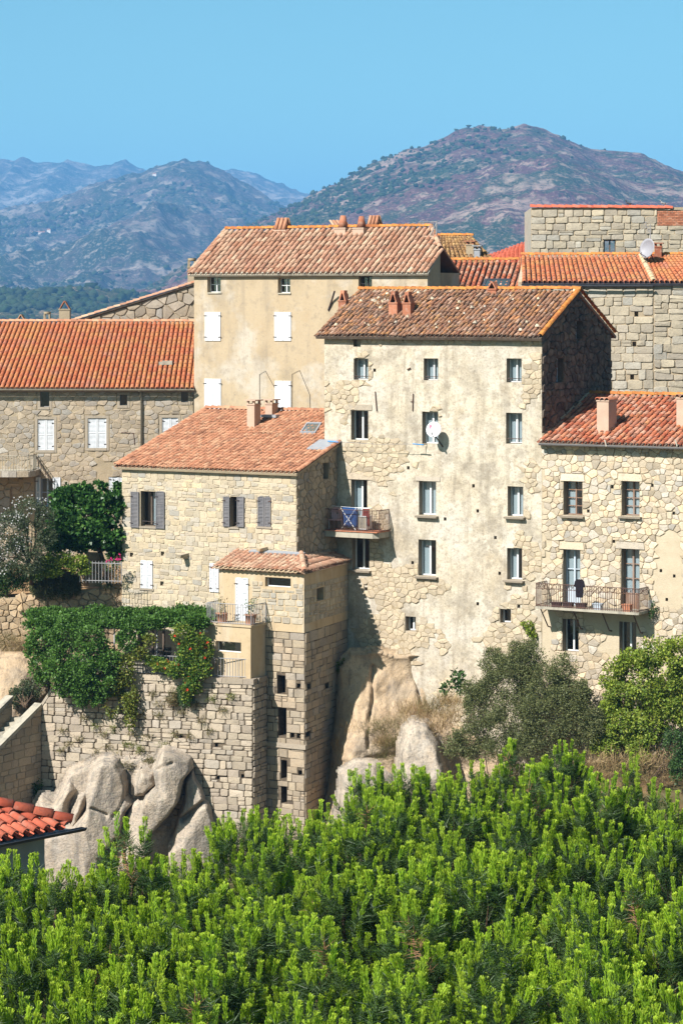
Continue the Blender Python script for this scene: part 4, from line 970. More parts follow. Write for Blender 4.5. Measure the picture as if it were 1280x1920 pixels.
MB().add([Pf.P(-.1, zeP - .17, .02), Pf.P(Pf.L + .1, zeP - .17, .02), Pf.P(Pf.L + .1, zeP - .02, .22), Pf.P(-.1, zeP - .02, .22)], [(0, 1, 2, 3)]).build('eaves_cove', M_['concrete'], rP)
tiles(rP, E0, E1, R0, R1, M_['t_pink'], w=.3, ex=.4, ok=okP, jit=1.6)
ridge(rP, R0 + up, R1c + up, M_['t_lich'], .27); ridge(rP, qm + up, R1c + up, M_['t_pink'], .25, name='hip_tile')
ridge(rP, E0 + up * .8, R0 + up * .8, M_['t_pink'], .23, name='verge_tile')
chimney(rP, Pf.off(-2.9), 513, 431, 452, 22, M_['pinkrender'], cap='pots', capm=M_['t_salmon'], depth=.7)
chimney(rP, Pf.off(-2.7), 626, 427, 450, 21, M_['pinkrender'], cap='cone', capm=M_['brick'], depth=.7)
chimney(rP, Pf.off(-2.7), 661, 427, 450, 20, M_['pinkrender'], cap='cone', capm=M_['brick'], depth=.7)
chimney(rP, Pf.off(-2.4), 797, 442, 468, 15, M_['pinkrender'], cap='none', depth=.6)
chimney(rP, Pf.off(-4.2), 443, 441, 448, 18, M_['brick'], cap='none')
chimney(rP, Pf.off(-4.6), 687, 424, 440, 20, M_['brick'], cap='pots', capm=M_['t_salmon'])
fl = Pf.off(-5.0)                                   # fan of roof tiles leaning on a chimney behind the ridge
chimney(rP, fl, 627, 430, 440, 26, M_['white'], cap='none', depth=.5)
for i in range(5):
    s, z = fl.uv(622 + i * 6.5, 414); vs, fs = tile_geo(.2, .62)
    MB().add([fl.P(s + x + y * .55, z - y * .75 + zz * .4, zz + .1) for x, y, zz in vs], fs, R(), 0, True).build('cap_tile', M_['t_pink'], rP)
chimney(rP, Pf.off(-5.0), 598, 435, 440, 24, M_['brick'], cap='none')
# thin black cables and a leaning iron bar on the render
M_['cable'] = mat('dark cable', [(.05, .045, .04)], rough=.7)
for pts in (((487, 770), (487, 702), (498, 695), (516, 728), (520, 772)), ((548, 772), (548, 701), (562, 694), (581, 740), (582, 775))):
    MB().tube([Pf.P(*Pf.uv(u, v), .03) for u, v in pts], .011, 4).build('cable', M_['cable'], hP)
MB().tube([Pf.P(*Pf.uv(633, 546), .3), Pf.P(*Pf.uv(624, 563), .1), Pf.P(*Pf.uv(616, 582), .02)], .05, 5).build('rusty_bar', M_['iron'], hP)
# low terrace rail in front of its lower windows
tr = root('terrace_railing', 'thin grey railing along the terrace below the beige house', 'railing', Pf.P(2, Pf.uv(500, 790)[1], 1.5))
zt_ = Pf.off(1.4).uv(500, 786)[1]; gg = Pf.off(1.4)
railing(tr, [gg.P(gg.uv(418, 0)[0], zt_, 0), gg.P(gg.uv(606, 0)[0], zt_, 0)], .52, M_['concrete'], step=.17, r=.014)
# tv antenna on that roof
an = root('tv_antenna', 'thin grey television antenna on the ridge of the beige house', 'antenna', pix(817, 470, 131))
mb = MB(); p = lambda u, v: pix(u, v, 131)
mb.tube([p(817, 475), p(818, 415)], .03, 5); mb.tube([p(783, 417), p(818, 416)], .02, 4); mb.tube([p(806, 442), p(818, 418)], .02, 4); mb.tube([p(812, 442), p(812, 418)], .015, 4)
mb.tube([p(784, 417), p(791, 412), p(804, 416), p(791, 421), p(784, 417)], .012, 4, cap=False)
for u in (788, 794, 800): mb.tube([p(u, 413), p(u, 421)], .01, 4)
mb.build('mast', M_['greyrail'], an)

# ================================================================== long orange roofed house on the left
Ll = line(362, Pf.A.y + .1, 2); Lf = Face(Ll.at(-70), Ll.at(362))
zeL = Lf.uv(180, 727)[1]; dL = 5.2
zrL = CZ - (610 - V0) * Lf.P(8, 0, -dL).y / F
hL = root('stone_house', 'long rubble stone house with bright orange tile roof at the left', 'house', v3((Lf.A + Lf.B) / 2, 14))
winL = [(76, 733, 93, 763), (225, 740, 239, 760), (340, 734, 353, 754), (71, 786, 102, 844), (165, 784, 200, 840), (304, 783, 334, 832), (204, 894, 240, 930), (77, 897, 101, 950)]
HL_ = [Lf.rect(*r) for r in winL]
wLf = wall(Lf, 0, Lf.L, 13, zeL, M_['mortar_grey'], hL, HL_, amp=.03, dep=.3, rev=M_['reveal'])
frames = [(h[0] - .16, h[1] + .16, h[2] - .16, h[3] + .16) for h in HL_[:6]]
stones(Lf, lay_rubble(0, Lf.L, 14.5, zeL, .36, .235, .47), wLf, M_['st_grey'], h=.038, joint=.01, holes=frames + HL_[6:], mask=lambda s, z: n1(s * .7, z * .7, 4) + (.5 if proj(Lf.P(s, z))[1] < 850 else .1) > -.06, bed=M_['mortar_bed'], bed_d=.02)
for i, r in enumerate(HL_[:6]): surround(Lf, r, .13, hL, M_['granite_trim'])
for r in HL_[:3]: pane_set(Lf, *r, -.2, hL, frame='greyrail', leaves=1, curtain=0, fw=.03)
for r in HL_[3:7]: shutter_pair(Lf, r, -.04, hL, bars=1)
pane_set(Lf, *HL_[7], -.2, hL, frame='paleblue', curtain=0, bars=1)
shutter(Lf, *Lf.rect(68, 895, 77, 950), .06, hL); shutter(Lf, *Lf.rect(100, 895, 114, 950), .06, hL)
rear(hL, [Lf.A, Lf.A + Vector((0, 10)), Lf.B + Vector((0, 10)), Lf.B], 13, zeL, M_['mortar_grey'])
slL = (zrL - zeL) / dL
E0, E1 = Lf.P(-.1, zeL - .3 * slL + .1, .3), Lf.P(Lf.L + .1, zeL - .3 * slL + .1, .3)
lean = Vector((.55, 0, 0))
R0, R1 = Lf.P(-.1, zrL + .1, -dL) + lean, Lf.P(Lf.L + .0, zrL + .1, -dL) + lean * .1
rL = deck(hL, E0, E1, R0, R1, M_['wood'], .1)
deck(hL, Lf.P(Lf.L, zeL, -2 * dL), Lf.P(0, zeL, -2 * dL), R1 - up * .04, R0 - up * .04, M_['t_orange'], .1, name='rear_roof')
tiles(rL, E0, E1, R0, R1, M_['t_orange'], w=.25, ex=.38, jit=.35, cov=.86)
ridge(rL, R0 + up, R1 + up, M_['t_salmon'], .25, jit=.3)
gutter(rL, Lf, 0, Lf.L + .1, zeL - .06, .42, M_['concrete'], .075)
s, z = Lf.uv(266, 730); MB().tube([Lf.P(s - .1, zeL - .1, .42), Lf.P(s, zeL - .3, .1), Lf.P(s, 18.5, .1)], .055, 8).build('downpipe', M_['concrete'], rL)
MB().tube([Lf.P(*Lf.uv(228, 811), .05), Lf.P(*Lf.uv(251, 812), .06), Lf.P(*Lf.uv(253, 834), .05)], .02, 5).build('iron_hook', M_['rust'], hL)
q = on_roof(E0, E1, R0, R1, 314, 686); mb = MB(); mb.box(q + Vector((0, 0, .16)), (.26, .2, .1)); mb.box(q + Vector((-.32, 0, .12)), (.1, .16, .09)); mb.build('roof_vent', M_['concrete'], rL)
chimney(rL, Lf.off(-5.6), 28, 606, 612, 22, M_['mortar_grey'], cap='tent', capm=M_['t_salmon'])
chimney(rL, Lf.off(-6.2), 82, 600, 612, 12, M_['mortar_grey'], cap='dome', depth=.35)
chimney(rL, Lf.off(-6.2), 111, 579, 612, 20, M_['mortar_grey'], cap='tent', capm=M_['brick'], depth=.5)
# rubble gable rising behind it
Gl = line(362, Pf.A.y + 9.5, 4); Gf = Face(Gl.at(126), Gl.at(372))
hG = root('rubble_gable', 'sloping gable wall of rubble stone rising behind the orange roof', 'wall', Gf.P(Gf.L / 2, 15))
g0, g1 = Gf.uv(132, 607)[1], Gf.uv(362, 528)[1]
gt = lambda s: g0 + (g1 - g0) * s / Gf.L
wG = wall(Gf, 0, Gf.L, 18, g1, M_['mortar_grey'], hG, (), amp=.02, top=gt)
kk = (g1 - g0) / Gf.L
stones(Gf, lay_rubble(0, Gf.L, 26.5, g1, .5, .42, .46), wG, M_['st_grey'], h=.07, joint=.025, clips=[(-kk, 1, g0 - .1)])
MB().hexa([Gf.P(-.2, g0 - .1, -4), Gf.P(Gf.L, g1 - .1, -4), Gf.P(Gf.L, g1 - .1, .18), Gf.P(-.2, g0 - .1, .18), Gf.P(-.2, g0 - .02, -4), Gf.P(Gf.L, g1 - .02, -4), Gf.P(Gf.L, g1 - .02, .18), Gf.P(-.2, g0 - .02, .18)]).build('roof', M_['wood'], hG)
ridge(hG, Gf.P(-.2, g0 + .0, .12), Gf.P(Gf.L, g1 + .0, .12), M_['t_pink'], .24, name='verge_tile')
MB().fbox(Gf, -.2, Gf.L, 15, 18, -4, -.0).build('footing', M_['mortar_grey'], hG)
chimney(hG, Gf.off(-.3), 352, 500, 530, 14, M_['mortar_grey'], cap='dome', depth=.5)
chimney(hG, Gf.off(-1.5), 375, 492, 512, 9, M_['brick'], cap='dome', depth=.35)

# railed terrace projecting from the long house at the left edge
Al = Face(Ll.at(-75), Ll.at(66)).off(.12)
hA = root('roof_terrace', 'stone terrace with a pale railing over a shaded ground floor at the left edge', 'terrace', v3((Al.A + Al.B) / 2, 15))
zA_ = Al.off(1.7).uv(30, 884)[1]; dA = 1.9
HA = [Al.rect(21, 912, 45, 965), Al.rect(36, 893, 44, 899)]
wA = wall(Al, 0, Al.L, 13, zA_ - .3, M_['mortar_grey'], hA, [HA[0], HA[1] + (.2, True)], amp=.02, dep=.3)
stones(Al, lay_rubble(0, Al.L, 15, zA_ - .3, .6, .38), wA, M_['st_grey'], h=.05, joint=.02, holes=HA)
pane_set(Al, *HA[0], -.2, hA, frame='paleblue', curtain=0)
sR = Al.off(dA).uv(62, 0)[0]
pl = [(-1, -.1), (sR, -.1), (sR, dA - .7), (sR - .25, dA - .22), (sR - .8, dA), (-1, dA)]; n = len(pl)
MB().add([Al.P(x, zA_ - .28, y) for x, y in pl] + [Al.P(x, zA_, y) for x, y in pl], [tuple(range(n - 1, -1, -1)), tuple(range(n, 2 * n))] + [(i, (i + 1) % n, n + (i + 1) % n, n + i) for i in range(n)]).build('floor_slab', M_['concrete'], hA)
for (xa, ya), (xb, yb) in zip(pl[1:], pl[2:]):      # edging stones round the slab
    A2, B2 = Al.P(xb, 0, yb), Al.P(xa, 0, ya); ef = Face(A2.xy, B2.xy); k = max(1, round(ef.L / .4))
    for i in range(k): MB().fbox(ef, ef.L * i / k + .008, ef.L * (i + 1) / k - .008, zA_ - .27, zA_ + .02, -.1, .06, R()).build('edge_stone', M_['st_grey'], hA)
railing(hA, [Al.P(0, zA_, dA - .12), Al.P(sR - .85, zA_, dA - .12), Al.P(sR - .32, zA_, dA - .34), Al.P(sR - .1, zA_, dA - .8), Al.P(sR - .1, zA_, 0)], .78, M_['concrete'], step=.14, r=.014)
MB().tube([Lf.P(*Lf.uv(65, 850), .2), Lf.P(*Lf.uv(97, 900), .25)], .035, 5).build('shadow_edge_bar', M_['wood'], hA)  # added dark bar standing in for the slanting edge of the terrace's shadow

# ================================================================== roofs and stone houses behind on the right
Ol = line(1100, 133, 12); Of = Face(Ol.at(981), Ol.at(1224)); O2 = Face(Of.B, Of.B + Vector((math.cos(math.radians(4)), -math.sin(math.radians(4)))) * 4.2)
zeO = Of.uv(1100, 532)[1]; dO = 3.6
zrO = CZ - (486 - V0) * Of.P(3, 0, -dO).y / F
hO = root('stone_house', 'grey ashlar house with low orange roof behind the dark gable', 'house', v3((Of.A + Of.B) / 2, 14))
PO = putlogs(Of, [(1192, 589), (1188, 645), (1184, 707), (1115, 590)], 4.5)
wO = wall(Of, 0, Of.L, 12, zeO, M_['mortar_grey'], hO, [p + (.3, True) for p in PO], amp=.015)
stones(Of, lay_ashlar(0, Of.L, 18, zeO - .05, .62, .4, .03, .02), wO, M_['st_back'], h=.05, joint=.015, holes=PO)
wO2 = wall(O2, 0, O2.L, 12, zeO, M_['mortar_grey'], hO, (), amp=.015, name='corner_wall')
stones(O2, lay_ashlar(0.02, O2.L, 18, zeO - .05, .6, .36, .06, .05), wO2, M_['st_back'], h=.06, joint=.015)
rear(hO, [Of.A, Of.A + Vector((1.2, 7)), O2.B + Vector((0, 8)), O2.B], 12, zeO, M_['mortar_grey'])
slO = (zrO - zeO) / dO
E0, E1 = Of.P(-.05, zeO - .25 * slO + .12, .25), Of.P(Of.L + .05, zeO - .25 * slO + .12, .25)
R0, R1 = Of.P(-.05, zrO + .12, -dO) + Vector((-.6, 0, 0)), Of.P(Of.L - .2, zrO + .12, -dO) + Vector((-.8, 0, 0))
rO = deck(hO, E0, E1, R0, R1, M_['darkzinc'], .12)
tiles(rO, E0, E1, R0, R1, M_['t_orange'], w=.25, ex=.36, jit=.8, cov=.82)
ridge(rO, R0 + up, R1 + up, M_['t_lich'], .27)
F0, F1 = O2.P(-.0, zeO - .25 * slO + .125, .25), O2.P(O2.L, zeO - .25 * slO + .125, .25)
G0, G1 = R1 + Vector((.15, 0, 0)), O2.P(O2.L, zrO + .12, -dO) + Vector((-1.4, 0, 0))
deck(rO, F0, F1, G0, G1, M_['darkzinc'], .12, name='roof_wing')
tiles(rO, F0, F1, G0, G1, M_['t_orange'], w=.25, ex=.36, jit=.8, cov=.82, keep=120)
ridge(rO, G0 + up, G1 + up, M_['t_lich'], .26)
ridge(rO, E1 + up * .8, R1 + up * .8, M_['plaster_yellow'], .3, name='valley_mortar')
gutter(rO, Of, 0, Of.L, zeO - .1, .34, M_['darkzinc'], .07)
MB().hexa([Of.P(-.25, 20, .2), Of.P(-.06, 20, .2), Of.P(-.06, 20, -.1), Of.P(-.25, 20, -.1), Of.P(-.25, zeO + .1, .2), Of.P(-.06, zeO + .1, .2), Of.P(-.36, zrO + .15, -dO), Of.P(-.55, zrO + .15, -dO)]).build('verge_wall', M_['plaster_beige'], hO)
chimney(rO, Of.off(-3.1), 1226, 462, 488, 13, M_['brick'], cap='slab', capm=M_['brick'], depth=.35)
# upper stone tower house
Ul = line(1130, 139, 6); Uf = Face(Ul.at(995), Ul.at(1330))
hU = root('stone_tower_house', 'square grey stone house with flat tiled wall top above the orange roofs', 'house', v3((Uf.A + Uf.B) / 2, 14))
zU = Uf.uv(1130, 389)[1]
HU = [Uf.rect(1131, 450, 1153, 480)]
wU = wall(Uf, 0, Uf.L, 12, zU, M_['mortar_grey'], hU, HU, amp=.02, dep=.3)
bk = Uf.rect(1231, 394, 1320, 423)
stones(Uf, lay_ashlar(0, Uf.L, 30, zU - .1, .55, .29, .03, .03), wU, M_['st_back'], h=.055, joint=.016, holes=HU + [bk])
z = bk[2]; row = 0
while z < bk[3] - .05:                              # brick patch
    s = bk[0] + (.0 if row % 2 else -.11)
    while s < bk[1] - .05:
        a, b = max(bk[0], s), min(bk[1], s + .22)
        if proj(Uf.P(a, z))[0] < 1285: MB().fbox(Uf, a + .008, b - .008, z + .008, z + .075, -.05, .03, R()).build('brick', M_['brick'], wU)
        s += .22
    z += .085; row += 1
pane_set(Uf, *HU[0], -.2, hU, frame='wood', curtain=0, leaves=2)
ridge(hU, Uf.P(-.05, zU + .02, .0), Uf.P(Uf.uv(1258, 0)[0], zU - .05, .0), M_['t_newred'], .3, name='wall_cap_tile')
for t in ((Uf.A, Uf.A + Vector((.2, 8))), (Uf.B, Uf.B + Vector((.5, 8)))): rear(hU, t, 12, zU, M_['st_back'], 'side_wall')
MB().add([v3(Uf.A, zU - .3), v3(Uf.B, zU - .3), v3(Uf.B + Vector((.5, 8)), zU - .3), v3(Uf.A + Vector((.2, 8)), zU - .3)], [(0, 1, 2, 3)]).build('roof', M_['concrete'], hU)
# red roof with a skylight between the beige house and the grey ashlar house
def back_roof(name, label, u0, u1, Yf, vE, vR, leanpx, depth, m, w, z0=18, ok=None, keep=200, wallm='plaster_beige', ang=14, ridgem='t_salmon', leanr=None):
    f = line((u0 + u1) / 2, Yf, ang); f = Face(f.at(u0), f.at(u1)); uc = (u0 + u1) / 2
    h = root(name, label, 'house', v3((f.A + f.B) / 2, z0)); ze = f.uv(uc, vE)[1]
    g = f.off(-depth); zr = CZ - (vR - V0) * g.P(f.L / 2, 0).y / F
    a, b = g.uv(u0 + leanpx, 0)[0], g.uv(u1 + (leanpx if leanr is None else leanr), 0)[0]
    E0, E1, R0, R1 = f.P(0, ze, .2), f.P(f.L, ze, .2), g.P(a, zr), g.P(b, zr)
    r = deck(h, E0, E1, R0, R1, M_['wood'], .1)
    tiles(r, E0, E1, R0, R1, m, w=w, ex=.38, keep=keep, jit=1.2, ok=ok)
    ridge(r, R0 + up, R1 + up, M_[ridgem], .26)
    wall(f, 0, f.L, z0, ze - .1, M_[wallm], h, (), amp=.01)
    rear(h, [f.A, g.P(a, 0).xy, g.P(b, 0).xy, f.B], z0, ze - .1, M_[wallm])
    return h, r, f, (E0, E1, R0, R1)
hB, rB, fB, cB = back_roof('rear_house', 'red tiled roof with a dark skylight behind the central house', 792, 966, 134, 566, 491, 24, 4.6, M_['t_red'], .27, ang=14, ridgem='t_lich')
skylight(rB, *cB, [(900, 549), (952, 549), (957, 528), (909, 528)], 'darkzinc')
hB2, rB2, fB2, cB2 = back_roof('rear_house', 'small roof of tan lichened tiles left of a stub chimney', 800, 936, 141, 496, 445, 14, 3.4, M_['t_tan'], .27, ang=14, ridgem='t_lich', leanr=-52)
chimney(rB2, fB2.off(-.8), 873, 458, 490, 14, M_['mortar_grey'], cap='slab', capm=M_['brick'], depth=.5)
chimney(rB2, fB2.off(-.5), 888, 467, 492, 11, M_['lead'], cap='slab', capm=M_['lead'], depth=.35)
# pale red roof seen on its slope, rising to the right
f3 = line(950, 148, -35); hB3 = root('rear_house', 'pale red tiled roof slope under the grey stone tower', 'house', pix(950, 640, 150))
E0, E1, R0, R1 = pix(880, 498, 145), pix(1010, 498, 143), pix(895, 489, 149), pix(1010, 446, 152)
rB3 = deck(hB3, E0, E1, R0, R1, M_['t_newred'], .1); tiles(rB3, E0, E1, R0, R1, M_['t_newred'], w=.26, ex=.38, keep=150, jit=.3, cov=.85)
MB().hexa([pix(880, 640, 145), pix(1010, 640, 143), pix(1010, 640, 152), pix(895, 640, 149), pix(880, 502, 145), pix(1010, 502, 143), pix(1010, 455, 152), pix(895, 496, 149)]).build('wall', M_['plaster_beige'], hB3)
# ================================================================== retaining wall, stairs, rocks, near house
M_['rock'] = mat('weathered granite rock', ['998b79', 'b0a08d', 'bcac98', 'a39583'], [(.7, .52, .68, (.25, .22, .19), .5), (1.6, .54, .68, (.46, .35, .24), .5, .4), (3, .5, .64, (.12, .11, .1), .6, .12), (6, .56, .66, (.3, .3, .2), .35), (7, .52, .62, (.2, .185, .165), .5), (12, .54, .66, (.14, .13, .12), .5), (30, .56, .66, (.55, .5, .44), .4), (.6, .58, .7, (.5, .44, .37), .5)], noise_ramp=.7, bump=.9, bscale=9, bdist=.06)
M_['cliff'] = mat('tan weathered granite cliff', ['9c8568', 'b39a7b', 'bfa686', 'a68d70'], [(.7, .52, .68, (.27, .23, .18), .5), (1.6, .52, .66, (.5, .38, .25), .5, .4), (3, .52, .66, (.16, .13, .1), .55, .12), (12, .54, .66, (.18, .15, .12), .5), (30, .56, .66, (.58, .5, .4), .4)], noise_ramp=.7, bump=.9, bscale=9, bdist=.06)
M_['dirt'] = mat('dry earth', ['8a6a4a', 'a2805a', '7c6146'], [(3, .5, .7, (.42, .3, .16), .5)], noise_ramp=2, bump=.6)
RWf = Face(Hl.at(231) + E2v * 1.0 - Vector((math.cos(.12), -math.sin(.12))) * 8.5, Hl.at(231) + E2v * 1.0)
hRW = root('retaining_wall', 'low dry-stone retaining wall below the garden plants', 'wall', RWf.P(4, 10))
rt0, rt1 = RWf.uv(20, 1116)[1], RWf.uv(230, 1092)[1]
rtop = lambda s: rt0 + (rt1 - rt0) * max(0, min(1, (s - RWf.uv(20, 0)[0]) / (RWf.L - RWf.uv(20, 0)[0]))) + .12 * math.sin(s * 1.7)
wRW = wall(RWf, 0, RWf.L, 8, rt1 + .1, M_['mortar_grey'], hRW, (), amp=.05, top=rtop)
stones(RWf, lay_rubble(0, RWf.L, 11.5, rt1, .36, .28, .45), wRW, M_['st_dry'], h=.08, joint=.016, mask=lambda s, z: z < rtop(s) - .08)
gdn = MB(); zg = rt1 - .25
gdn.add([RWf.P(-4, rt0 - .1), RWf.P(0, rt0 - .1), RWf.P(RWf.L, zg), RWf.P(RWf.L, zg, -9), RWf.P(0, zg, -12), RWf.P(-4, zg, -12)], [(0, 1, 2, 3, 4, 5)])
gdn.build('garden_ground', M_['dirt'], kind='structure')
# sunlit low wall and fence in the garden
gw = root('garden_wall', 'low sunlit stone wall behind the garden fence', 'wall', pix(170, 1070, 126))
gf = line(170, 126, 8); gf = Face(gf.at(140), gf.at(192)); r = gf.rect(140, 1035, 192, 1100)
wgw = wall(gf, 0, gf.L, r[2], r[3], M_['mortar_grey'], gw, (), amp=.02); stones(gf, lay_rubble(0, gf.L, r[2], r[3], .4, .3), wgw, M_['st_dry'], h=.05, joint=.015)
fe = root('garden_fence', 'grey metal bar fence beside the pale stone house', 'fence', pix(190, 1085, 122.5))
railing(fe, [pix(150, 1092, 123), pix(228, 1094, 122)], 1.0, M_['greyrail'], step=.17, r=.016, rails=(.1, .9))
# stairs
Sf = Face(Wf.A - E2v * 7.5 - Vector((.0, 0)), Wf.A - E2v * .02)
hS = root('stone_stairs', 'stone staircase between parapet walls climbing to the terrace wall', 'stairs', Sf.P(Sf.L, 6))
zs1 = Sf.uv(76, 1322)[1]; ss0, zs0 = Sf.uv(0, 1400); ks = (zs1 - zs0) / (Sf.L - ss0); stp = lambda s: zs1 - ks * (Sf.L - s)
wS = wall(Sf, 0, Sf.L, 2, zs1, M_['mortar_grey'], hS, (), amp=.01, top=stp, name='parapet_wall')
stones(Sf, lay_ashlar(0, Sf.L, 3, zs1, .6, .3, .02, .01), wS, M_['st_tower'], h=.035, joint=.014, clips=[(-ks, 1, zs1 - ks * Sf.L - .12)])
cap = lambda f, o_: MB().hexa([f.P(0, stp(0) - .1 + o_, -.35), f.P(f.L, stp(f.L) - .1 + o_, -.35), f.P(f.L, stp(f.L) - .1 + o_, .07), f.P(0, stp(0) - .1 + o_, .07), f.P(0, stp(0) + .08 + o_, -.35), f.P(f.L, stp(f.L) + .08 + o_, -.35), f.P(f.L, stp(f.L) + .08 + o_, .07), f.P(0, stp(0) + .08 + o_, .07)]).build('coping', M_['concrete'], hS)
cap(Sf, 0)
S2 = Sf.off(-1.45); S2 = Face(S2.A, S2.B - E2v * .2)
wS2 = wall(S2, 0, S2.L, 2, zs1 + .5, M_['mortar_grey'], hS, (), amp=.01, top=lambda s: stp(s) + .35, name='parapet_wall')
stones(S2, lay_ashlar(0, S2.L, 6, zs1 + .5, .6, .3, .02, .01), wS2, M_['st_tower'], h=.035, joint=.014, clips=[(-ks, 1, zs1 - ks * Sf.L + .22)])
cap(S2, .35)
for i in range(16):
    s = Sf.L - .35 * (i + 1); z = stp(s) - .45
    MB().fbox(Sf, s, s + .35, z - .9, z, -1.42, -.36, R()).build('step', M_['concrete'], hS)

def rock(name, label, outline, Y, T, amp=.35, edge=1.0, seed=0, cracks=(), parent=None, tilt=0.0, grp=None, step=7):
    """granite boulder: the outline at its own depth, bulging T metres towards the viewer, closed behind"""
    us = [p[0] for p in outline]; vs_ = [p[1] for p in outline]
    a = np.array(outline, float); k = Y / F
    gu = np.arange(min(us) - step, max(us) + step * 1.5, step * .4); gv = np.arange(min(vs_) - step, max(vs_) + step * 1.5, step * .4)
    GU, GV = np.meshgrid(gu, gv, indexing='ij')
    inside = np.zeros(GU.shape, bool); dist = np.full(GU.shape, 1e9); n = len(a)
    for i in range(n):
        p, q = a[i], a[(i + 1) % n]
        cond = ((p[1] > GV) != (q[1] > GV)) & (GU < (q[0] - p[0]) * (GV - p[1]) / (q[1] - p[1] + 1e-9) + p[0]); inside ^= cond
        d = q - p; t = np.clip(((GU - p[0]) * d[0] + (GV - p[1]) * d[1]) / (d @ d), 0, 1)
        dist = np.minimum(dist, np.hypot(GU - p[0] - t * d[0], GV - p[1] - t * d[1]))
    sd = np.where(inside, dist, -dist) * k
    sd = sd + fbm(GU * k * 1.6 + seed, GV * k * 1.6, GU * 0 + seed, 3) * .09
    e = np.clip(sd / edge, 0, 1); prof = np.sqrt(np.clip(1 - (1 - e) ** 2, 0, 1))
    X, Z = GU * k, -GV * k
    rg = np.random.default_rng(900 + seed); big = edge > 1.2; fac = np.full(X.shape, -9.0); span = max(np.ptp(X), np.ptp(Z))
    for c_ in range(16 if big else 1):                       # angular chunks: each the lowest of a few tilted planes
        x0, z0 = rg.uniform(X.min(), X.max()), rg.uniform(Z.min(), Z.max()); top_ = T * rg.uniform(.7, 1.25); ch_ = np.full(X.shape, 9.0)
        if not big: x0, z0, top_ = X.mean(), Z.mean(), T * 1.1
        for q_ in range(5):
            th = rg.uniform(0, 6.283) if big else 6.283 * q_ / 5 + rg.uniform(-.5, .5); g_ = rg.uniform(.1, .6) if big else rg.uniform(.12, .7)
            ch_ = np.minimum(ch_, top_ + rg.uniform(0, .3) - g_ * ((X - x0) * math.cos(th) + (Z - z0) * math.sin(th) * .6))
        fac = np.maximum(fac, ch_)
    fac = np.maximum(fac, T * .3)
    nz = fbm(X * 2.2 + seed, Z * 1.6, np.full(X.shape, seed * 1.7), 6) * amp * (.5 if big else .22)
    prof = np.clip(sd / (edge * .6), 0, 1) ** .7
    D = prof * fac + nz * np.clip(e * 2, 0, 1) + tilt * (GV - a[:, 1].mean()) * k * prof
    for (p, q, w, dp) in cracks:
        p, q = np.array(p, float), np.array(q, float); d = q - p; t = np.clip(((GU - p[0]) * d[0] + (GV - p[1]) * d[1]) / (d @ d), 0, 1)
        wob = fbm(X * 1.5 + 9, Z * 1.5, X * 0 + seed, 2) * 6
        ds = np.hypot(GU - p[0] - t * d[0] + wob, GV - p[1] - t * d[1]); D -= dp * np.clip(1 - ds / w, 0, 1)
    D = np.where(sd > -.02, np.maximum(D, -.3), -.6)
    Yc = Y - D; Vx = (GU - 640) * k; Vz = CZ - (GV - V0) * k
    P = np.stack([Vx, Yc, Vz], -1).reshape(-1, 3); m = len(gv)
    keepc = sd > -step * k * .9; fs = []
    for i in range(len(gu) - 1):
        for j in range(m - 1):
            if keepc[i, j] or keepc[i + 1, j] or keepc[i, j + 1] or keepc[i + 1, j + 1]: fs.append((i * m + j, (i) * m + j + 1, (i + 1) * m + j + 1, (i + 1) * m + j))
    used = np.unique(np.array(fs)); remap = -np.ones(len(P), int); remap[used] = np.arange(len(used))
    fs = remap[np.array(fs)]
    return np_obj(name, P[used], fs, M_['cliff' if name == 'cliff' else 'rock'], parent, smooth=False, label=label, cat='rock' if parent is None else None, group=grp)
Z4 = lambda pts: [(60 + x / 3.37, 1380 + y / 3.37) for x, y in pts]
Yb = Wf.P(Wf.uv(250, 0)[0], 0).y - .4
rock('boulder', 'tall rounded grey granite boulder at the left foot of the terrace wall', Z4([(350, 240), (390, 180), (460, 140), (530, 160), (585, 220), (605, 300), (600, 370), (655, 420), (600, 470), (575, 600), (470, 720), (420, 1120), (80, 1120), (85, 640), (130, 600), (270, 540), (340, 450)]), Yb - .6, 1.5, .3, .22, 1, [(Z4([(400, 420)])[0], Z4([(490, 465)])[0], 4, .25), (Z4([(600, 370)])[0], Z4([(520, 490)])[0], 3, .2)])
rock('boulder', 'leaning central slab of split granite below the terrace wall', Z4([(600, 480), (650, 400), (700, 370), (850, 330), (910, 430), (870, 500), (790, 570), (750, 640), (720, 1120), (440, 1120), (520, 720), (590, 580)]), Yb - .5, 1.1, .3, .18, 2)
rock('boulder', 'high pale granite boulder with a peaked top against the terrace wall', Z4([(760, 190), (830, 70), (900, 85), (1000, 140), (1025, 200), (970, 265), (935, 400), (870, 495), (790, 580), (750, 620), (700, 500), (690, 420), (720, 340), (790, 290)]), Yb - .7, 1.5, .35, .2, 3, [(Z4([(800, 180)])[0], Z4([(900, 140)])[0], 4, .2)])
rock('boulder', 'split right-hand granite boulder with a dark overhang by the terrace wall', Z4([(1020, 190), (1060, 280), (1100, 370), (1145, 460), (1190, 600), (1205, 1120), (850, 1120), (860, 700), (900, 560), (960, 390), (965, 270)]), Yb - .3, 1.2, .35, .2, 4, [(Z4([(1100, 390)])[0], Z4([(970, 500)])[0], 7, .7), (Z4([(910, 520)])[0], Z4([(880, 700)])[0], 8, .6)])
rock('boulder', 'small dark wedge of granite between the two tall boulders', Z4([(645, 300), (690, 205), (770, 225), (800, 300), (720, 380), (650, 380)]), Yb - 1.2, .6, .3, .3, 5)
rock('boulder', 'low broken rocks beside the left end of the terrace wall', Z4([(20, 440), (60, 380), (140, 400), (190, 320), (250, 250), (300, 330), (260, 420), (240, 560), (60, 560)]), Yb + .2, 1.0, .5, .5, 6)
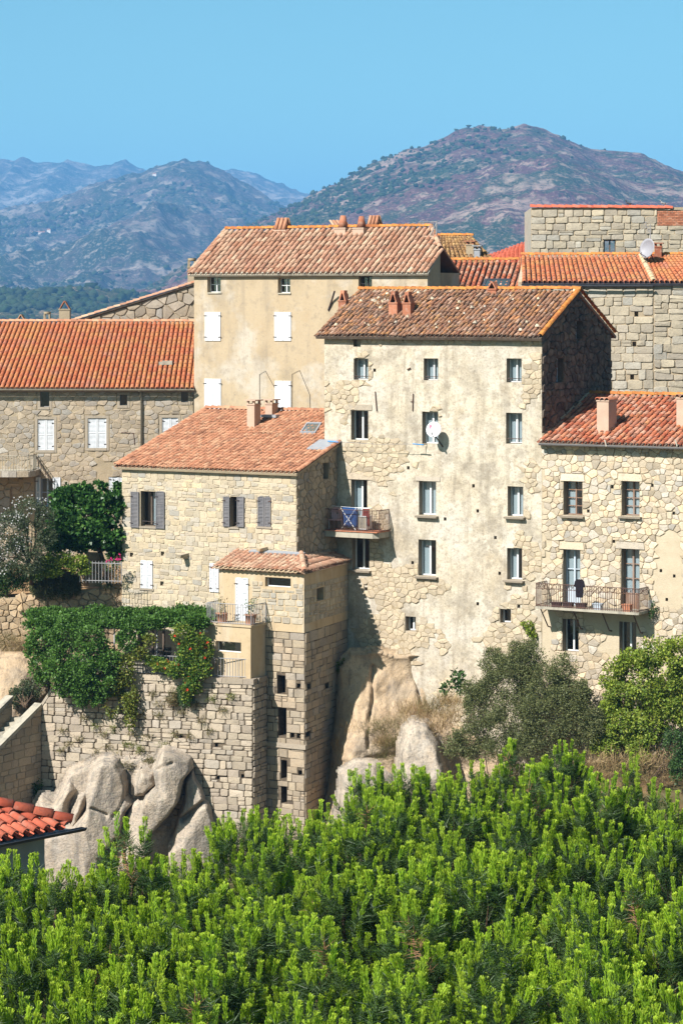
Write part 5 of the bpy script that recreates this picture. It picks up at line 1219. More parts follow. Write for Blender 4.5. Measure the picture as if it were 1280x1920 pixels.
rock('boulder', 'narrow rock between the red roof and the rounded boulder', Z4([(230, 560), (240, 480), (290, 380), (345, 350), (350, 440), (330, 540), (260, 600)]), Yb - .5, .9, .4, .4, 8)
rock('boulder', 'broad granite base that the split boulders rise from', [(84, 1760), (86, 1570), (100, 1500), (130, 1450), (175, 1425), (240, 1420), (300, 1410), (350, 1420), (385, 1480), (408, 1550), (416, 1760)], Yb + .1, .8, .4, .3, 17)
# cliff that carries the tall house
Yc_ = Ml.at(760).y + .1
rock('cliff', 'tan granite cliff under the peeling house', [(560, 1620), (600, 1500), (618, 1420), (632, 1330), (640, 1250), (660, 1228), (700, 1222), (760, 1232), (800, 1226), (850, 1240), (905, 1222), (960, 1228), (1010, 1260), (1080, 1300), (1150, 1320), (1280, 1360), (1330, 1420), (1330, 1640)], Yc_ - .5, 1.3, .55, 1.6, 11, [((775, 1240), (790, 1330), 5, .4), ((700, 1250), (690, 1390), 5, .35), ((640, 1420), (760, 1400), 8, .3)], tilt=.55, step=8)
rock('boulder', 'smooth granite outcrop just above the pine tops beside dry grass', [(735, 1560), (745, 1440), (757, 1370), (775, 1352), (800, 1360), (822, 1390), (835, 1440), (845, 1560)], Yc_ - 4.0, 1.0, .5, .45, 27)
rock('boulder', 'pale rock ledge at the foot of the tower', [(620, 1580), (640, 1450), (665, 1432), (700, 1436), (735, 1470), (760, 1580)], Yc_ - 4.4, 1.0, .3, .3, 13)
rock('cliff', 'grey rocky slope left of the pergola below the dry-stone wall', [(-60, 1215), (0, 1230), (40, 1236), (66, 1250), (90, 1300), (80, 1380), (60, 1500), (-60, 1560)], Wf.at(40).y + 3.0, 1.6, .6, 1.2, 15, [((0, 1330), (40, 1290), 6, .5)], tilt=.3)

# near house with the new red roof, bottom left
Nf = Face((pix(84, 0, 53).x - 2.4, 53 - 2.4 * 1.11), (pix(84, 0, 53).x, 53))
hN = root('near_house', 'grey rendered house corner with new red tile roof at lower left', 'house', Nf.P(Nf.L / 2, 10))
zN = Nf.uv(60, 1556)[1]
wall(Nf, 0, Nf.L, 8, zN, M_['plaster_grey'], hN, (), amp=.004)
rear(hN, [Nf.B, Nf.B + Vector((-4, 2.2)), Nf.A + Vector((-4, 2.2))], 8, zN, M_['plaster_grey'])
En0, En1 = Nf.P(-.4, zN + .02, .42), Nf.P(Nf.L + .35, zN + .02, .42)
kn = .36; upn = lambda d: -Vector((Nf.n.x, Nf.n.y, 0)) * d + Vector((0, 0, kn * d))
Rn0, Rn1 = En0 + upn(3.2), En1 + upn(3.2)
hd = (upn(3.2) - (Nf.e * 3.2).to_3d()); 
def okN(p): q = p - En1; return q.dot(Vector((Nf.e.x, Nf.e.y, 0))) < -q.dot(-Vector((Nf.n.x, Nf.n.y, 0))) * .9 + .02
rN = MB().add([En0 - up, En1 - up, En1 + hd * .9 - up, Rn0 - up], [(0, 1, 2, 3)]).build('roof', M_['wood'], hN)
tiles(rN, En0, En1, Rn0, Rn1, M_['t_newred'], w=.27, ex=.36, ok=okN, jit=.2, n=8)
ridge(rN, En1 + up * .9, En1 + hd * .95 + up * .9, M_['t_newred'], .3, ex=.42, name='hip_tile', jit=.1)
gutter(rN, Nf, -.4, Nf.L + .6, zN - .02, .5, M_['darkzinc'], .075)
MB().add([Nf.P(-.4, zN - .04, 0), Nf.P(Nf.L + .3, zN - .04, 0), Nf.P(Nf.L + .3, zN - .02, .42), Nf.P(-.4, zN - .02, .42)], [(0, 1, 2, 3)]).build('soffit', M_['darkzinc'], rN)

# ================================================================== ground sheet and mountains
def smooth(x, a, b): t = np.clip((x - a) / (b - a), 0, 1); return t * t * (3 - 2 * t)
def ground_z(X, Y):
    z = 24 - 12 * smooth(Y, 3, 26) - 7.5 * smooth(Y, 58, 82)
    rt = smooth(X, 2, 12); lf = smooth(-X, 9, 15)
    z = z + smooth(Y, 100, 113) * 5.6 * rt + smooth(Y, 117, 124) * 8.5 * lf + smooth(Y, 116, 126) * (8.5 - 8.5 * lf - 5.6 * rt) + 1.5 * smooth(Y, 126, 134)
    z = z - 95 * smooth(Y, 170, 700)
    return z + fbm(X * .12, Y * .12, X * 0 + 4, 3) * .6 * (Y < 300)
gx = np.concatenate([np.linspace(-14000, -60, 24), np.linspace(-55, 55, 90), np.linspace(60, 14000, 24)])
gy = np.concatenate([np.linspace(-60, 0, 8), np.linspace(2, 160, 110), np.linspace(165, 900, 30), np.geomspace(950, 14000, 24)])
GX, GY = np.meshgrid(gx, gy, indexing='ij'); GZ = ground_z(GX, np.maximum(GY, 0)); m = len(gy)
idx = np.arange(len(gx) * m).reshape(len(gx), m)
fs = np.stack([idx[:-1, :-1], idx[1:, :-1], idx[1:, 1:], idx[:-1, 1:]], -1).reshape(-1, 4)
M_['ground'] = mat('dry hillside ground', ['5a4630', '7a6140', '4d4a2a', '6b5436'], [(.6, .5, .65, (.2, .14, .07), .6), (.05, .5, .6, (.06, .08, .025), .6)], noise_ramp=.25, bump=.6, bscale=3)
np_obj('ground', np.stack([GX, GY, GZ], -1).reshape(-1, 3), fs, M_['ground'], smooth=True, kind='structure')

def mountain(name, prof, Yc, Yfoot, m, amp, fq, seed, u0, u1, nu=420, nt=160, rough=1.0):
    uu = np.linspace(u0, u1, nu); pv = np.interp(uu, [p[0] for p in prof], [p[1] for p in prof])
    zc = CZ - (pv - V0) * Yc / F
    t = np.concatenate([np.linspace(0, 1, nt), np.linspace(1.04, 1.5, 12)])
    T, Uu = np.meshgrid(t, uu, indexing='xy'); Zc = np.repeat(zc[:, None], len(t), 1)
    Y = Yfoot + (Yc - Yfoot) * T; X = (Uu - 640) / F * Yc * (1 + .0 * T)
    base = -70.0
    prof_t = np.where(T <= 1, T ** 1.15, 1 - ((T - 1) / .5) ** 1.5)
    Z = base + (Zc - base) * prof_t
    w = np.clip(T * 1.6, 0, 1) * (1 - .97 * np.exp(-((T - 1) / .3) ** 2))
    n = fbm(X / fq + seed, Y / fq * .8, X * 0 + seed, 6, True)
    n2 = fbm(X / fq * 3 + seed, Y / fq * 3, X * 0 + seed * 2, 5, True)
    Z = Z + amp * w * (n - .1) + amp * .34 * rough * (n2 - .15) * np.clip(T * 3, 0, 1) * (1 - .88 * np.exp(-((T - 1) / .2) ** 2)) + amp * .13 * rough * fbm(X / fq * 11, Y / fq * 11, X * 0 + seed, 3, True)
    k = len(t); idx = np.arange(nu * k).reshape(nu, k)
    fs = np.stack([idx[:-1, :-1], idx[1:, :-1], idx[1:, 1:], idx[:-1, 1:]], -1).reshape(-1, 4)
    return np_obj(name, np.stack([X, Y, Z], -1).reshape(-1, 3), fs, m, smooth=False, kind='structure')
def mt_mat(name, cols, sc, veg, rockc):
    return mat(name, cols, [(sc, .5, .56, veg, .85), (sc * 4.1, .52, .57, veg, .8), (sc * 1.4, .56, .62, rockc, .7), (sc * 7, .57, .62, rockc, .65), (sc * 22, .53, .57, (.018, .03, .014), .7), (sc * 45, .55, .6, rockc, .45)], noise_ramp=sc * .8, bump=0, rough=1, spec=0)
mA = mt_mat('far range', ['46423e', '5a534b', '403c38'], .0028, (.02, .034, .018), (.34, .29, .25))
mB = mt_mat('middle range', ['46403f', '564a47', '3f3836'], .0042, (.016, .03, .014), (.3, .25, .21))
mC = mt_mat('broad hill', ['4a3038', '5e423e', '402930'], .006, (.02, .045, .016), (.34, .25, .2))
mD = mt_mat('wooded foothill', ['2f3a1c', '3a4522', '4a4a2a'], .03, (.022, .04, .014), (.3, .2, .13))
mountain('far_mountains', [(-400, 330), (-100, 320), (0, 302), (30, 306), (45, 298), (60, 308), (80, 312), (100, 308), (128, 300), (150, 312), (180, 320), (205, 315), (235, 306), (250, 316), (270, 325), (330, 350), (440, 324), (480, 330), (520, 350), (575, 368), (640, 400), (760, 450), (1000, 480), (1500, 480)], 9500, 6200, mA, 150, 900, 1.3, -400, 1300, 560, 110)
mtB = mountain('middle_mountains', [(-500, 440), (-100, 415), (0, 402), (100, 382), (180, 352), (270, 327), (310, 313), (345, 306), (380, 309), (410, 322), (435, 336), (470, 358), (520, 388), (570, 415), (650, 470), (900, 520)], 6200, 3300, mB, 110, 620, 4.1, -500, 900, 520, 170)
mtC = mountain('hill', [(100, 600), (200, 572), (300, 535), (400, 468), (480, 418), (560, 384), (640, 340), (700, 310), (760, 285), (810, 274), (850, 250), (890, 241), (930, 240), (985, 236), (1040, 255), (1100, 284), (1150, 289), (1200, 293), (1280, 328), (1400, 390), (1700, 480)], 3800, 1700, mC, 42, 420, 2.7, 100, 1700, 480, 150, 1.1)
mtD = mountain('foothill', [(-400, 560), (-100, 556), (0, 553), (60, 549), (110, 541), (150, 537), (200, 547), (260, 556), (330, 575), (500, 620), (700, 680)], 2600, 1500, mD, 12, 200, 6.2, -400, 700, 240, 90, 1.6)
# a few far villas on the slopes
M_['farwhite'] = mat('far white wall', [(.75, .7, .62)])
from mathutils.bvhtree import BVHTree
def bvh(o): 
    me = o.data; w = wloc(o); return BVHTree.FromPolygons([v.co + w for v in me.vertices], [tuple(p.vertices) for p in me.polygons])
bvB = bvh(mtB)
for u, v, w, hh, lab in ((72, 439, 13, 3.2, 'long white villa far off on the left mountainside'), (92, 436, 3.5, 4.5, 'small white block at the end of the far villa'), (290, 329, 4, 3, 'tiny white house high on the middle mountain')):
    c = bvB.ray_cast(Vector((0, 0, CZ)), (pix(u, v, 1000) - Vector((0, 0, CZ))).normalized())[0]
    if c is None: continue
    h = root('far_house', lab, 'house', c)
    MB().box(c + Vector((0, 4, hh * .2)), (w, 6, hh)).build('wall', M_['farwhite'], h)
    c = c + Vector((0, 4, hh * 1.2))
    MB().add([c + Vector((-w, -6.4, 0)), c + Vector((w, -6.4, 0)), c + Vector((w, 6.4, 0)), c + Vector((-w, 6.4, 0)), c + Vector((-w, 0, 2)), c + Vector((w, 0, 2))], [(0, 1, 5, 4), (2, 3, 4, 5), (0, 4, 3), (1, 2, 5)]).build('roof', M_['t_salmon'], h)
# far woodland: lumps of foliage standing on the slopes, one mass per slope
bm_ = bmesh.new(); bmesh.ops.create_icosphere(bm_, subdivisions=1, radius=1); bm_.verts.ensure_lookup_table()
IV = np.array([v.co[:] for v in bm_.verts]); IF = np.array([[v.index for v in f.verts] for f in bm_.faces]); bm_.free()
def woods(name, o, n, rmin, rmax, m, dens, lab, seed, umax=1290):
    me = o.data; w = np.array(wloc(o)); co = np.zeros(len(me.vertices) * 3); me.vertices.foreach_get('co', co); co = co.reshape(-1, 3) + w
    rg = np.random.default_rng(seed); uu = 640 + co[:, 0] / co[:, 1] * F; vv = V0 + (CZ - co[:, 2]) / co[:, 1] * F
    dn = fbm(co[:, 0] / dens, co[:, 1] / dens, co[:, 0] * 0 + seed, 4)
    wgt = np.where((uu > -60) & (uu < umax + 60) & (vv < 640), np.clip(dn + .12, 0.015, 1) ** 1.5, 0); wgt /= wgt.sum()
    ii = rg.choice(len(co), n, p=wgt)
    sp = np.linalg.norm(co[1] - co[0]) + abs(co[-1, 0] - co[0, 0]) / 300
    nb = np.clip(ii + rg.choice([-1, 1], n), 0, len(co) - 1); t = rg.random((n, 1)) * .5; base = co[ii] * (1 - t) + co[nb] * t
    k2 = np.where(np.linalg.norm(co[nb] - co[ii], axis=1) > sp * 3)[0]; base[k2] = co[ii[k2]]
    r = rmin + (rmax - rmin) * rg.random((n, 1, 1)) ** 2
    V = IV[None] * r * (1 + .25 * rg.standard_normal((n, len(IV), 1))) * np.array([1.15, 1.15, .9]) + base[:, None] + np.array([0, 0, 1]) * r * .45
    Fc = (IF[None] + len(IV) * np.arange(n)[:, None, None]).reshape(-1, 3)
    np_obj(name, V.reshape(-1, 3), Fc, m, rnd=np.repeat(rg.random(n), len(IV)), kind='stuff', label=lab, cat='woodland')
M_['farwood'] = mat('far evergreen wood', [(.022, .04, .014), (.035, .055, .02), (.03, .045, .022), (.05, .065, .03)], vary=.2, rough=1, spec=0)
woods('woodland', mtD, 3000, 1.5, 5.5, M_['farwood'], 90, 'dark evergreen scrub covering the low foothill on the left', 5, 420)
woods('woodland', mtC, 3800, 1.0, 4.0, M_['farwood'], 420, 'scattered dark scrub and trees on the broad hill', 6)
woods('woodland', mtB, 3000, 1.5, 6, M_['farwood'], 500, 'scattered scrub on the middle mountains', 7, 640)
# haze
hz = bpy.data.materials.new('haze air'); hz.use_nodes = True; t = hz.node_tree; t.nodes.clear()
o_ = t.nodes.new('ShaderNodeOutputMaterial'); pv_ = t.nodes.new('ShaderNodeVolumePrincipled')
pv_.inputs['Color'].default_value = (.2, .52, .98, 1); pv_.inputs['Density'].default_value = 1.15e-4; pv_.inputs['Anisotropy'].default_value = 0.0
t.links.new(pv_.outputs[0], o_.inputs['Volume'])
MB().box((0, 6900, 225), (14500, 7600, 375)).build('haze', hz, kind='stuff')
# ================================================================== vegetation
def unit(a): return a / np.maximum(np.linalg.norm(a, axis=-1, keepdims=True), 1e-9)
def leaf_geo(P, D, L, Wd, rg, droop=0.0):
    n = len(P); D = unit(D); S = unit(np.cross(D, rg.standard_normal((n, 3)))); N = np.cross(S, D)
    L = np.broadcast_to(L, (n,))[:, None]; Wd = np.broadcast_to(Wd, (n,))[:, None]
    V = np.stack([P, P + D * L * .45 + S * Wd * .5 + N * Wd * .12, P + D * L + N * droop * L, P + D * L * .45 - S * Wd * .5 + N * Wd * .12], 1)
    return V.reshape(-1, 3), (np.arange(n)[:, None] * 4 + np.arange(4)[None])
def blob_pts(blobs, n, rg, shell=.55, gate=-.28):
    """points in a lumpy crown; blobs rows: x,y,z,rx,ry,rz"""
    B = np.array(blobs, float); w = (B[:, 3] * B[:, 5]); w = w / w.sum(); k = rg.choice(len(B), n, p=w)
    d = unit(rg.standard_normal((n, 3))); r = (shell + (1 - shell) * rg.random((n, 1))) * (1 + .18 * rg.standard_normal((n, 1)) * .6)
    P = B[k, :3] + d * r * B[k, 3:6]
    nz = fbm(P[:, 0] * 1.7, P[:, 1] * 1.7, P[:, 2] * 1.7, 2)
    return P[nz > gate], d[nz > gate]
def lump(blobs, n, rg, k=.5, grow=.9):
    """adds smaller side lumps on each blob so that the outline is uneven"""
    out = [tuple(b) for b in blobs]
    for b in blobs:
        for _ in range(n):
            d = unit(rg.standard_normal(3)); d[1] = -abs(d[1]) * .7 if rg.random() < .7 else d[1]; f = k * (.5 + rg.random() * .6)
            out.append((b[0] + d[0] * b[3] * grow, b[1] + d[1] * b[4] * grow, b[2] + d[2] * b[5] * grow, b[3] * f, b[4] * f, b[5] * f))
    return out
def pb(f, lst, doff):        # blobs given as (u, v, r px u, r px v, extra depth) in front of wall plane f
    out = []
    for u, v, ru, rv, *dd in lst:
        s, z = f.off(doff + (dd[0] if dd else 0)).uv(u, v); p = f.off(doff + (dd[0] if dd else 0)).P(s, z); k = p.y / F
        out.append((p.x, p.y, p.z, ru * k, min(ru, rv) * k * (.9), rv * k))
    return out
def leafmat(name, cols, transl=.3, rough=.55, vary=.2): return mat(name, cols, [(1.1, .5, .72, tuple(x * .55 for x in C(cols[0])[:3]), .4)], rough=rough, transl=transl, vary=vary, spec=.35, k=.9)
M_['bark'] = mat('bark', ['4a3b2e', '6a5643'], [(9, .5, .7, (.05, .04, .03), .5, .3)], noise_ramp=5, bump=.6)
LM = {
 'vine': leafmat('vine leaves', [(.04, .1, .014), (.07, .16, .02), (.1, .2, .03), (.055, .13, .018)]),
 'vineY': leafmat('yellowing vine leaves', [(.12, .17, .02), (.2, .22, .03), (.09, .14, .02), (.28, .24, .04)]),
 'mulberry': leafmat('dark glossy leaves', [(.025, .075, .014), (.045, .12, .022), (.08, .18, .03), (.12, .23, .045)], rough=.4),
 'oleander': leafmat('grey green leaves', [(.05, .075, .03), (.08, .105, .045), (.1, .125, .06), (.045, .065, .025)]),
 'olive': leafmat('olive grey leaves', [(.11, .13, .045), (.145, .165, .06), (.19, .205, .08), (.095, .115, .04), (.22, .215, .075)]),
 'ivy': leafmat('yellow green ivy leaves', [(.12, .19, .02), (.22, .3, .03), (.3, .36, .04), (.1, .17, .02), (.38, .4, .06)]),  # yellow green is the leaves' own colour
 'green': leafmat('mid green leaves', [(.04, .09, .02), (.06, .12, .03), (.09, .14, .04)]),
 'rosemary': leafmat('hanging rosemary', [(.06, .085, .03), (.1, .12, .04), (.14, .13, .05), (.075, .1, .035)]),
 'dry': leafmat('dry grass', [(.42, .3, .13), (.5, .36, .17), (.35, .24, .12), (.3, .18, .1)], .2),
 'weed': leafmat('wall weeds', [(.16, .15, .05), (.25, .2, .08), (.1, .11, .03), (.3, .2, .1)], .2),
 'white_petal': mat('white petals', [(.8, .78, .75)], transl=.3), 'red_petal': mat('red orange petals', [(.7, .035, .02), (.8, .1, .03)], transl=.3), 'pink_petal': mat('pink petals', [(.75, .05, .25)], transl=.3)}
def plant(name, label, cat, blobs, n, lm, L, Wd, seed, base, shell=.5, up_=.3, group=None, trunk=None, flowers=None, extra=None, droop=0.0, gate=-.28):
    rg = np.random.default_rng(seed); h = root(name, label, cat, base, group)
    P, d = blob_pts(blobs, n, rg, shell, gate)
    D = d * .6 + rg.standard_normal((len(P), 3)) * .7 + np.array([0, -.15, up_])
    V, Fc = leaf_geo(P, D, L * (.7 + .6 * rg.random(len(P))), Wd * (.7 + .6 * rg.random(len(P))), rg, droop)
    crown = np_obj('crown' if trunk else 'foliage', V, Fc, LM[lm], h, rnd=np.repeat(np.clip(rg.random(len(P)) * .6 + .4 * (fbm(P[:, 0] * 1.1, P[:, 1] * 1.1, P[:, 2] * 1.1, 2) + .5), .001, .999), 4))
    if extra:
      for lm2, b2, n2 in (extra if isinstance(extra, list) else [extra]):
        P, d = blob_pts(b2, n2, rg, shell); V, Fc = leaf_geo(P, d * .6 + rg.standard_normal((len(P), 3)) * .7 + np.array([0, -.15, up_]), L, Wd, rg)
        np_obj('yellowing_foliage' if lm2 == 'vineY' else 'inner_foliage', V, Fc, LM[lm2], h, rnd=np.repeat(rg.random(len(P)), 4))
    if flowers:
        fm, fb, nf, fs_ = flowers; P, d = blob_pts(fb, nf, rg, .95); P = P + np.array([0, -.08, .02]); V, Fc = [], []; off = 0
        k = 5
        for q in range(k):
            a = rg.random(len(P)) * .3 + q * 6.283 / k; Dq = np.stack([np.cos(a), -.5 + 0 * a, np.sin(a)], -1)
            v, f_ = leaf_geo(P, Dq, fs_, fs_ * .8, rg); V.append(v); Fc.append(f_ + off); off += len(v)
        np_obj('flowers', np.concatenate(V), np.concatenate(Fc), LM[fm], h, rnd=np.tile(np.repeat(rg.random(len(P)), 4), k), kind='stuff')
    b = Vector(base); t = MB(); B = np.array(blobs)
    if trunk:
        top = Vector((float(B[:, 0].mean()), float(B[:, 1].mean()), float(B[:, 2].mean())))
        mid = b.lerp(top, .45) + Vector((U(-.1, .1), 0, 0)); t.tube([b, b.lerp(mid, .5) + Vector((.04, 0, 0)), mid], trunk, 8, r1=trunk * .7)
        for q in B[:min(12, len(B))]:
            e = Vector(q[:3]); t.tube([mid, mid.lerp(e, .5) + Vector((U(-.1, .1), U(-.1, .1), .1)), e], trunk * .5, 6, r1=trunk * .12)
        t.build('trunk', M_['bark'], h)
    else:
        for q in B[:min(9, len(B))]:
            e = Vector(q[:3]); t.tube([b + Vector((U(-.1, .1), U(-.1, .1), 0)), b.lerp(e, .5) + Vector((U(-.15, .15), U(-.1, .1), .05)), e], .025, 5, r1=.006)
        t.build('stems', M_['bark'], h)
    return h
RG = np.random.default_rng(11)
# vine over the pergola
h_ = pb(Wf, [(u + RG.normal(0, 5), 1168 - q * 6 + RG.normal(0, 2.5), 26 + RG.normal(0, 4), 11 + RG.normal(0, 3), -q) for u in range(72, 388, 18) for q in (.0, 1.0, 2.0, 2.9)], -.1)
left = pb(Wf, [(80, 1200, 30, 26), (125, 1195, 32, 28, .2), (170, 1200, 30, 30, .3), (75, 1245, 26, 30), (115, 1250, 32, 34, .4), (160, 1250, 34, 34, .4), (205, 1240, 26, 30, .2), (120, 1285, 22, 22, .3), (155, 1288, 26, 26, .4), (195, 1278, 24, 24, .3), (62, 1225, 16, 22), (240, 1205, 22, 20, .1), (255, 1180, 26, 12), (152, 1312, 16, 14, .3), (185, 1308, 12, 18, .2)], .35)
plant('climbing_vine', 'dense dark green vine smothering the pergola above the terrace wall', 'vine', lump(left, 4, RG, .5) + h_, 52000, 'vine', .12, .085, 21, v3(Wf.at(160), zW), extra=[('vine', h_, 22000), ('vineY', pb(Wf, [(215, 1285, 20, 34, .1), (235, 1250, 20, 30, .1), (262, 1225, 18, 14, .1), (280, 1200, 14, 12, .1), (244, 1310, 15, 40, .15), (246, 1345, 10, 26, .12), (210, 1330, 14, 20, .1), (225, 1295, 22, 22, .2)], .3), 4200)], droop=.1)
fl_b = pb(Wf, [(345, 1190, 24, 22, .1), (352, 1230, 22, 24, .1), (375, 1205, 18, 20), (335, 1258, 22, 14, .2), (375, 1255, 22, 18, .2), (310, 1250, 22, 12, .1), (360, 1285, 16, 18, .3), (388, 1220, 10, 30), (290, 1240, 20, 8, .05), (350, 1300, 10, 20, .3)], .15)
plant('trumpet_creeper', 'bright green creeper with red trumpet flowers over the terrace railing', 'creeper', lump(fl_b, 3, RG, .45), 6500, 'ivy', .11, .07, 22, v3(Wf.at(350), zW), flowers=('red_petal', fl_b, 44, .075), extra=('vine', lump(fl_b, 2, RG, .5), 5000))
pg = root('pergola', 'pale metal pergola frame under the vine', 'pergola', v3(Wf.at(200), zW))
zp = Wf.off(-.3).uv(300, 1181)[1]
for u in (130, 210, 290, 375): MB().tube([Wf.P(Wf.uv(u, 0)[0], zW, -.3), Wf.P(Wf.uv(u, 0)[0], zp, -.3)], .035, 6).build('post', M_['greyrail'], pg)
MB().tube([Wf.P(Wf.uv(80, 0)[0], zp, -.3), Wf.P(Wf.uv(386, 0)[0], zp, -.3)], .045, 6).build('front_beam', M_['concrete'], pg)
for u in range(90, 385, 34): 
    s = Wf.uv(u, 0)[0]; MB().tube([Wf.P(s, zp + .05, -.2), Wf.P(s + .3, zp + .05, -3.0)], .03, 5).build('rafter', M_['greyrail'], pg)
s0, s1 = Wf.uv(262, 0)[0], Wf.uv(316, 0)[0]; MB().fbox(Wf, s0, s1, zW + .03, zW + .42, -.36, -.32).build('screen', M_['concrete'], pg)

# garden trees and shrubs at the left
gB = lambda Y, ang=5: Face(line(100, Y, ang).at(0), line(100, Y, ang).at(230))
g1 = gB(124.5); zg_ = lambda u, v: g1.P(*g1.uv(u, v))
plant('mulberry_tree', 'dark leafy tree standing in front of the orange roofed house', 'tree', lump(pb(g1, [(150, 945, 42, 34), (195, 955, 34, 36, .3), (120, 975, 30, 36, .3), (165, 990, 36, 28, .5), (205, 1000, 26, 26, .4), (130, 930, 24, 18), (185, 920, 22, 14), (215, 925, 16, 20), (110, 1005, 26, 26, .5), (215, 1030, 18, 20, .2), (150, 1020, 26, 16, .4)], 0), 9, RG, .45), 15000, 'mulberry', .22, .15, 31, zg_(200, 1085), trunk=.14, shell=.45, droop=-.15)
g2 = gB(122.5)
plant('oleander_tree', 'grey green oleander covered in small white flowers at the left edge', 'tree', lump(pb(g2, [(55, 960, 34, 30), (85, 985, 24, 36), (25, 1000, 34, 40), (60, 1010, 32, 36, .2), (15, 1045, 30, 34, .2), (50, 1055, 28, 26, .2), (-10, 1020, 24, 40)], .2), 7, RG, .42), 15000, 'oleander', .13, .035, 32, zg_(60, 1095), trunk=.09, flowers=('white_petal', lump(pb(g2, [(55, 955, 34, 28), (25, 1000, 34, 40), (10, 1040, 28, 30)], .3), 5, RG, .5), 330, .045), extra=('mulberry', pb(g2, [(85, 1030, 26, 40, -.4), (60, 1070, 30, 20, -.3)], 0), 2500))
plant('shrub', 'yellow green leafy shrub above the hanging rosemary', 'shrub', lump(pb(g1, [(92, 1058, 18, 16), (120, 1048, 18, 14), (145, 1052, 16, 12), (100, 1072, 20, 10), (75, 1066, 14, 14), (150, 1066, 18, 10)], 1.6), 6, RG, .6), 5200, 'ivy', .12, .08, 33, zg_(110, 1085))
plant('shrub', 'dark green bush at the left edge under the oleander', 'shrub', lump(pb(g1, [(12, 1085, 26, 18), (38, 1095, 18, 14), (0, 1108, 20, 14), (30, 1075, 26, 20), (-5, 1075, 26, 22)], 1.8), 6, RG, .6), 6500, 'green', .09, .05, 34, zg_(15, 1120))
def strands(name, label, f, doff, u0, u1, vt, vb, n, lm, seed, base, cat='shrub', out=.35):
    rg = np.random.default_rng(seed); h = root(name, label, cat, base); Ps, Ds = [], []
    for i in range(n):
        u = rg.uniform(u0, u1); e = (u - u0) / (u1 - u0); dome = math.sqrt(max(.05, 1 - (2 * e - 1) ** 2)); g = f.off(doff + rg.uniform(0, out) * dome)
        va = vt + (1 - dome) * (vb - vt) * .35 + rg.uniform(-3, 8); vb_ = va + (vb - va) * rg.uniform(.45, 1.0) * (.6 + .4 * dome); k = 26
        vv = np.linspace(va, vb_, k); uu = u + np.cumsum(rg.normal(0, .35, k)) 
        for a, b in zip(uu, vv): Ps.append(g.P(*g.uv(a, b))[:]); Ds.append((rg.normal(0, .5), rg.normal(-.3, .4), rg.normal(-.4, .6)))
    P, D = np.array(Ps), np.array(Ds); V, Fc = leaf_geo(P, D, .1, .045, rg); np_obj('foliage', V, Fc, LM[lm], h, rnd=np.repeat(rg.random(len(P)), 4)); return h
strands('rosemary_bush', 'rosemary hanging in long strands over the dry-stone wall', RWf, .1, 58, 150, 1066, 1126, 620, 'rosemary', 41, RWf.P(*RWf.uv(105, 1090)), out=.9)
plant('shrub', 'grey green lavender bush by the corner of the pale stone house', 'shrub', lump(pb(RWf, [(205, 1085, 16, 14), (195, 1095, 14, 12), (218, 1075, 10, 14)], .3), 4, RG, .5), 2000, 'oleander', .1, .025, 35, RWf.P(*RWf.uv(205, 1100)))
plant('flowering_plant', 'tall pink flowers behind the garden fence', 'flowers', pb(g1, [(205, 1060, 10, 14), (218, 1055, 8, 14)], 1.2), 350, 'green', .1, .05, 36, zg_(208, 1085), flowers=('pink_petal', pb(g1, [(222, 1044, 5, 7), (213, 1049, 5, 4), (202, 1053, 4, 4)], 1.3), 34, .06))
plant('shrub', 'silvery bush beside the stair parapet left of the pergola', 'shrub', lump(pb(Wf, [(45, 1300, 22, 20), (62, 1290, 18, 18), (28, 1312, 14, 12)], -1.0), 4, RG, .5), 2600, 'oleander', .11, .05, 37, v3(Wf.at(48), Wf.uv(48, 1325)[1]))
plant('shrub', 'small leafy shrub at the dark foot of the stairs', 'shrub', pb(Wf, [(72, 1468, 8, 16), (66, 1480, 8, 12)], .6), 500, 'green', .1, .05, 38, v3(Wf.at(72), Wf.uv(72, 1495)[1]))

# bushes in front of the tall house
plant('olive_bush', 'large rounded olive green bush below the peeling house', 'bush', lump(pb(Ml, [(985, 1235, 40, 34), (950, 1280, 44, 44, .5), (1020, 1280, 46, 44, .4), (905, 1330, 40, 44, .8), (960, 1345, 50, 50, 1.0), (1030, 1340, 50, 48, .9), (1080, 1350, 32, 44, .6), (880, 1385, 36, 34, 1.0), (940, 1400, 44, 30, 1.2), (1010, 1400, 46, 30, 1.2), (1085, 1300, 22, 26, .4), (1110, 1370, 26, 40, .6), (850, 1400, 24, 26, 1.0), (930, 1250, 28, 32, .3), (1055, 1255, 30, 32, .3), (890, 1300, 26, 30, .5), (1075, 1310, 30, 36, .5), (985, 1260, 40, 40, .4)], 2.0), 10, RG, .38), 95000, 'olive', .085, .042, 51, v3(Ml.at(970) - E2v * 2.4, 8.6), shell=.45, gate=-.8)
plant('ivy_bush', 'sunlit yellow green ivy mass climbing at the right edge', 'bush', lump(pb(Ml, [(1175, 1255, 34, 34), (1225, 1225, 34, 30), (1270, 1230, 34, 34), (1165, 1305, 32, 34, .3), (1215, 1290, 36, 36, .3), (1180, 1350, 32, 32, .5), (1195, 1385, 26, 22, .5), (1255, 1280, 30, 30, .2), (1310, 1240, 40, 50), (1150, 1270, 24, 30), (1240, 1320, 26, 24, .2), (1150, 1330, 22, 30, .3), (1145, 1375, 24, 28, .5), (1225, 1360, 26, 30, .4), (1270, 1330, 26, 30, .2), (1130, 1400, 26, 22, .8), (1205, 1405, 26, 22, .8)], 1.6), 10, RG, .45), 38000, 'ivy', .115, .085, 52, v3(Ml.at(1200) - E2v * 2, 9.5), extra=('mulberry', pb(Ml, [(1130, 1370, 26, 40), (1165, 1340, 24, 40, .1), (1140, 1400, 30, 20, .3), (1180, 1400, 24, 16, .3)], 1.0), 2600))
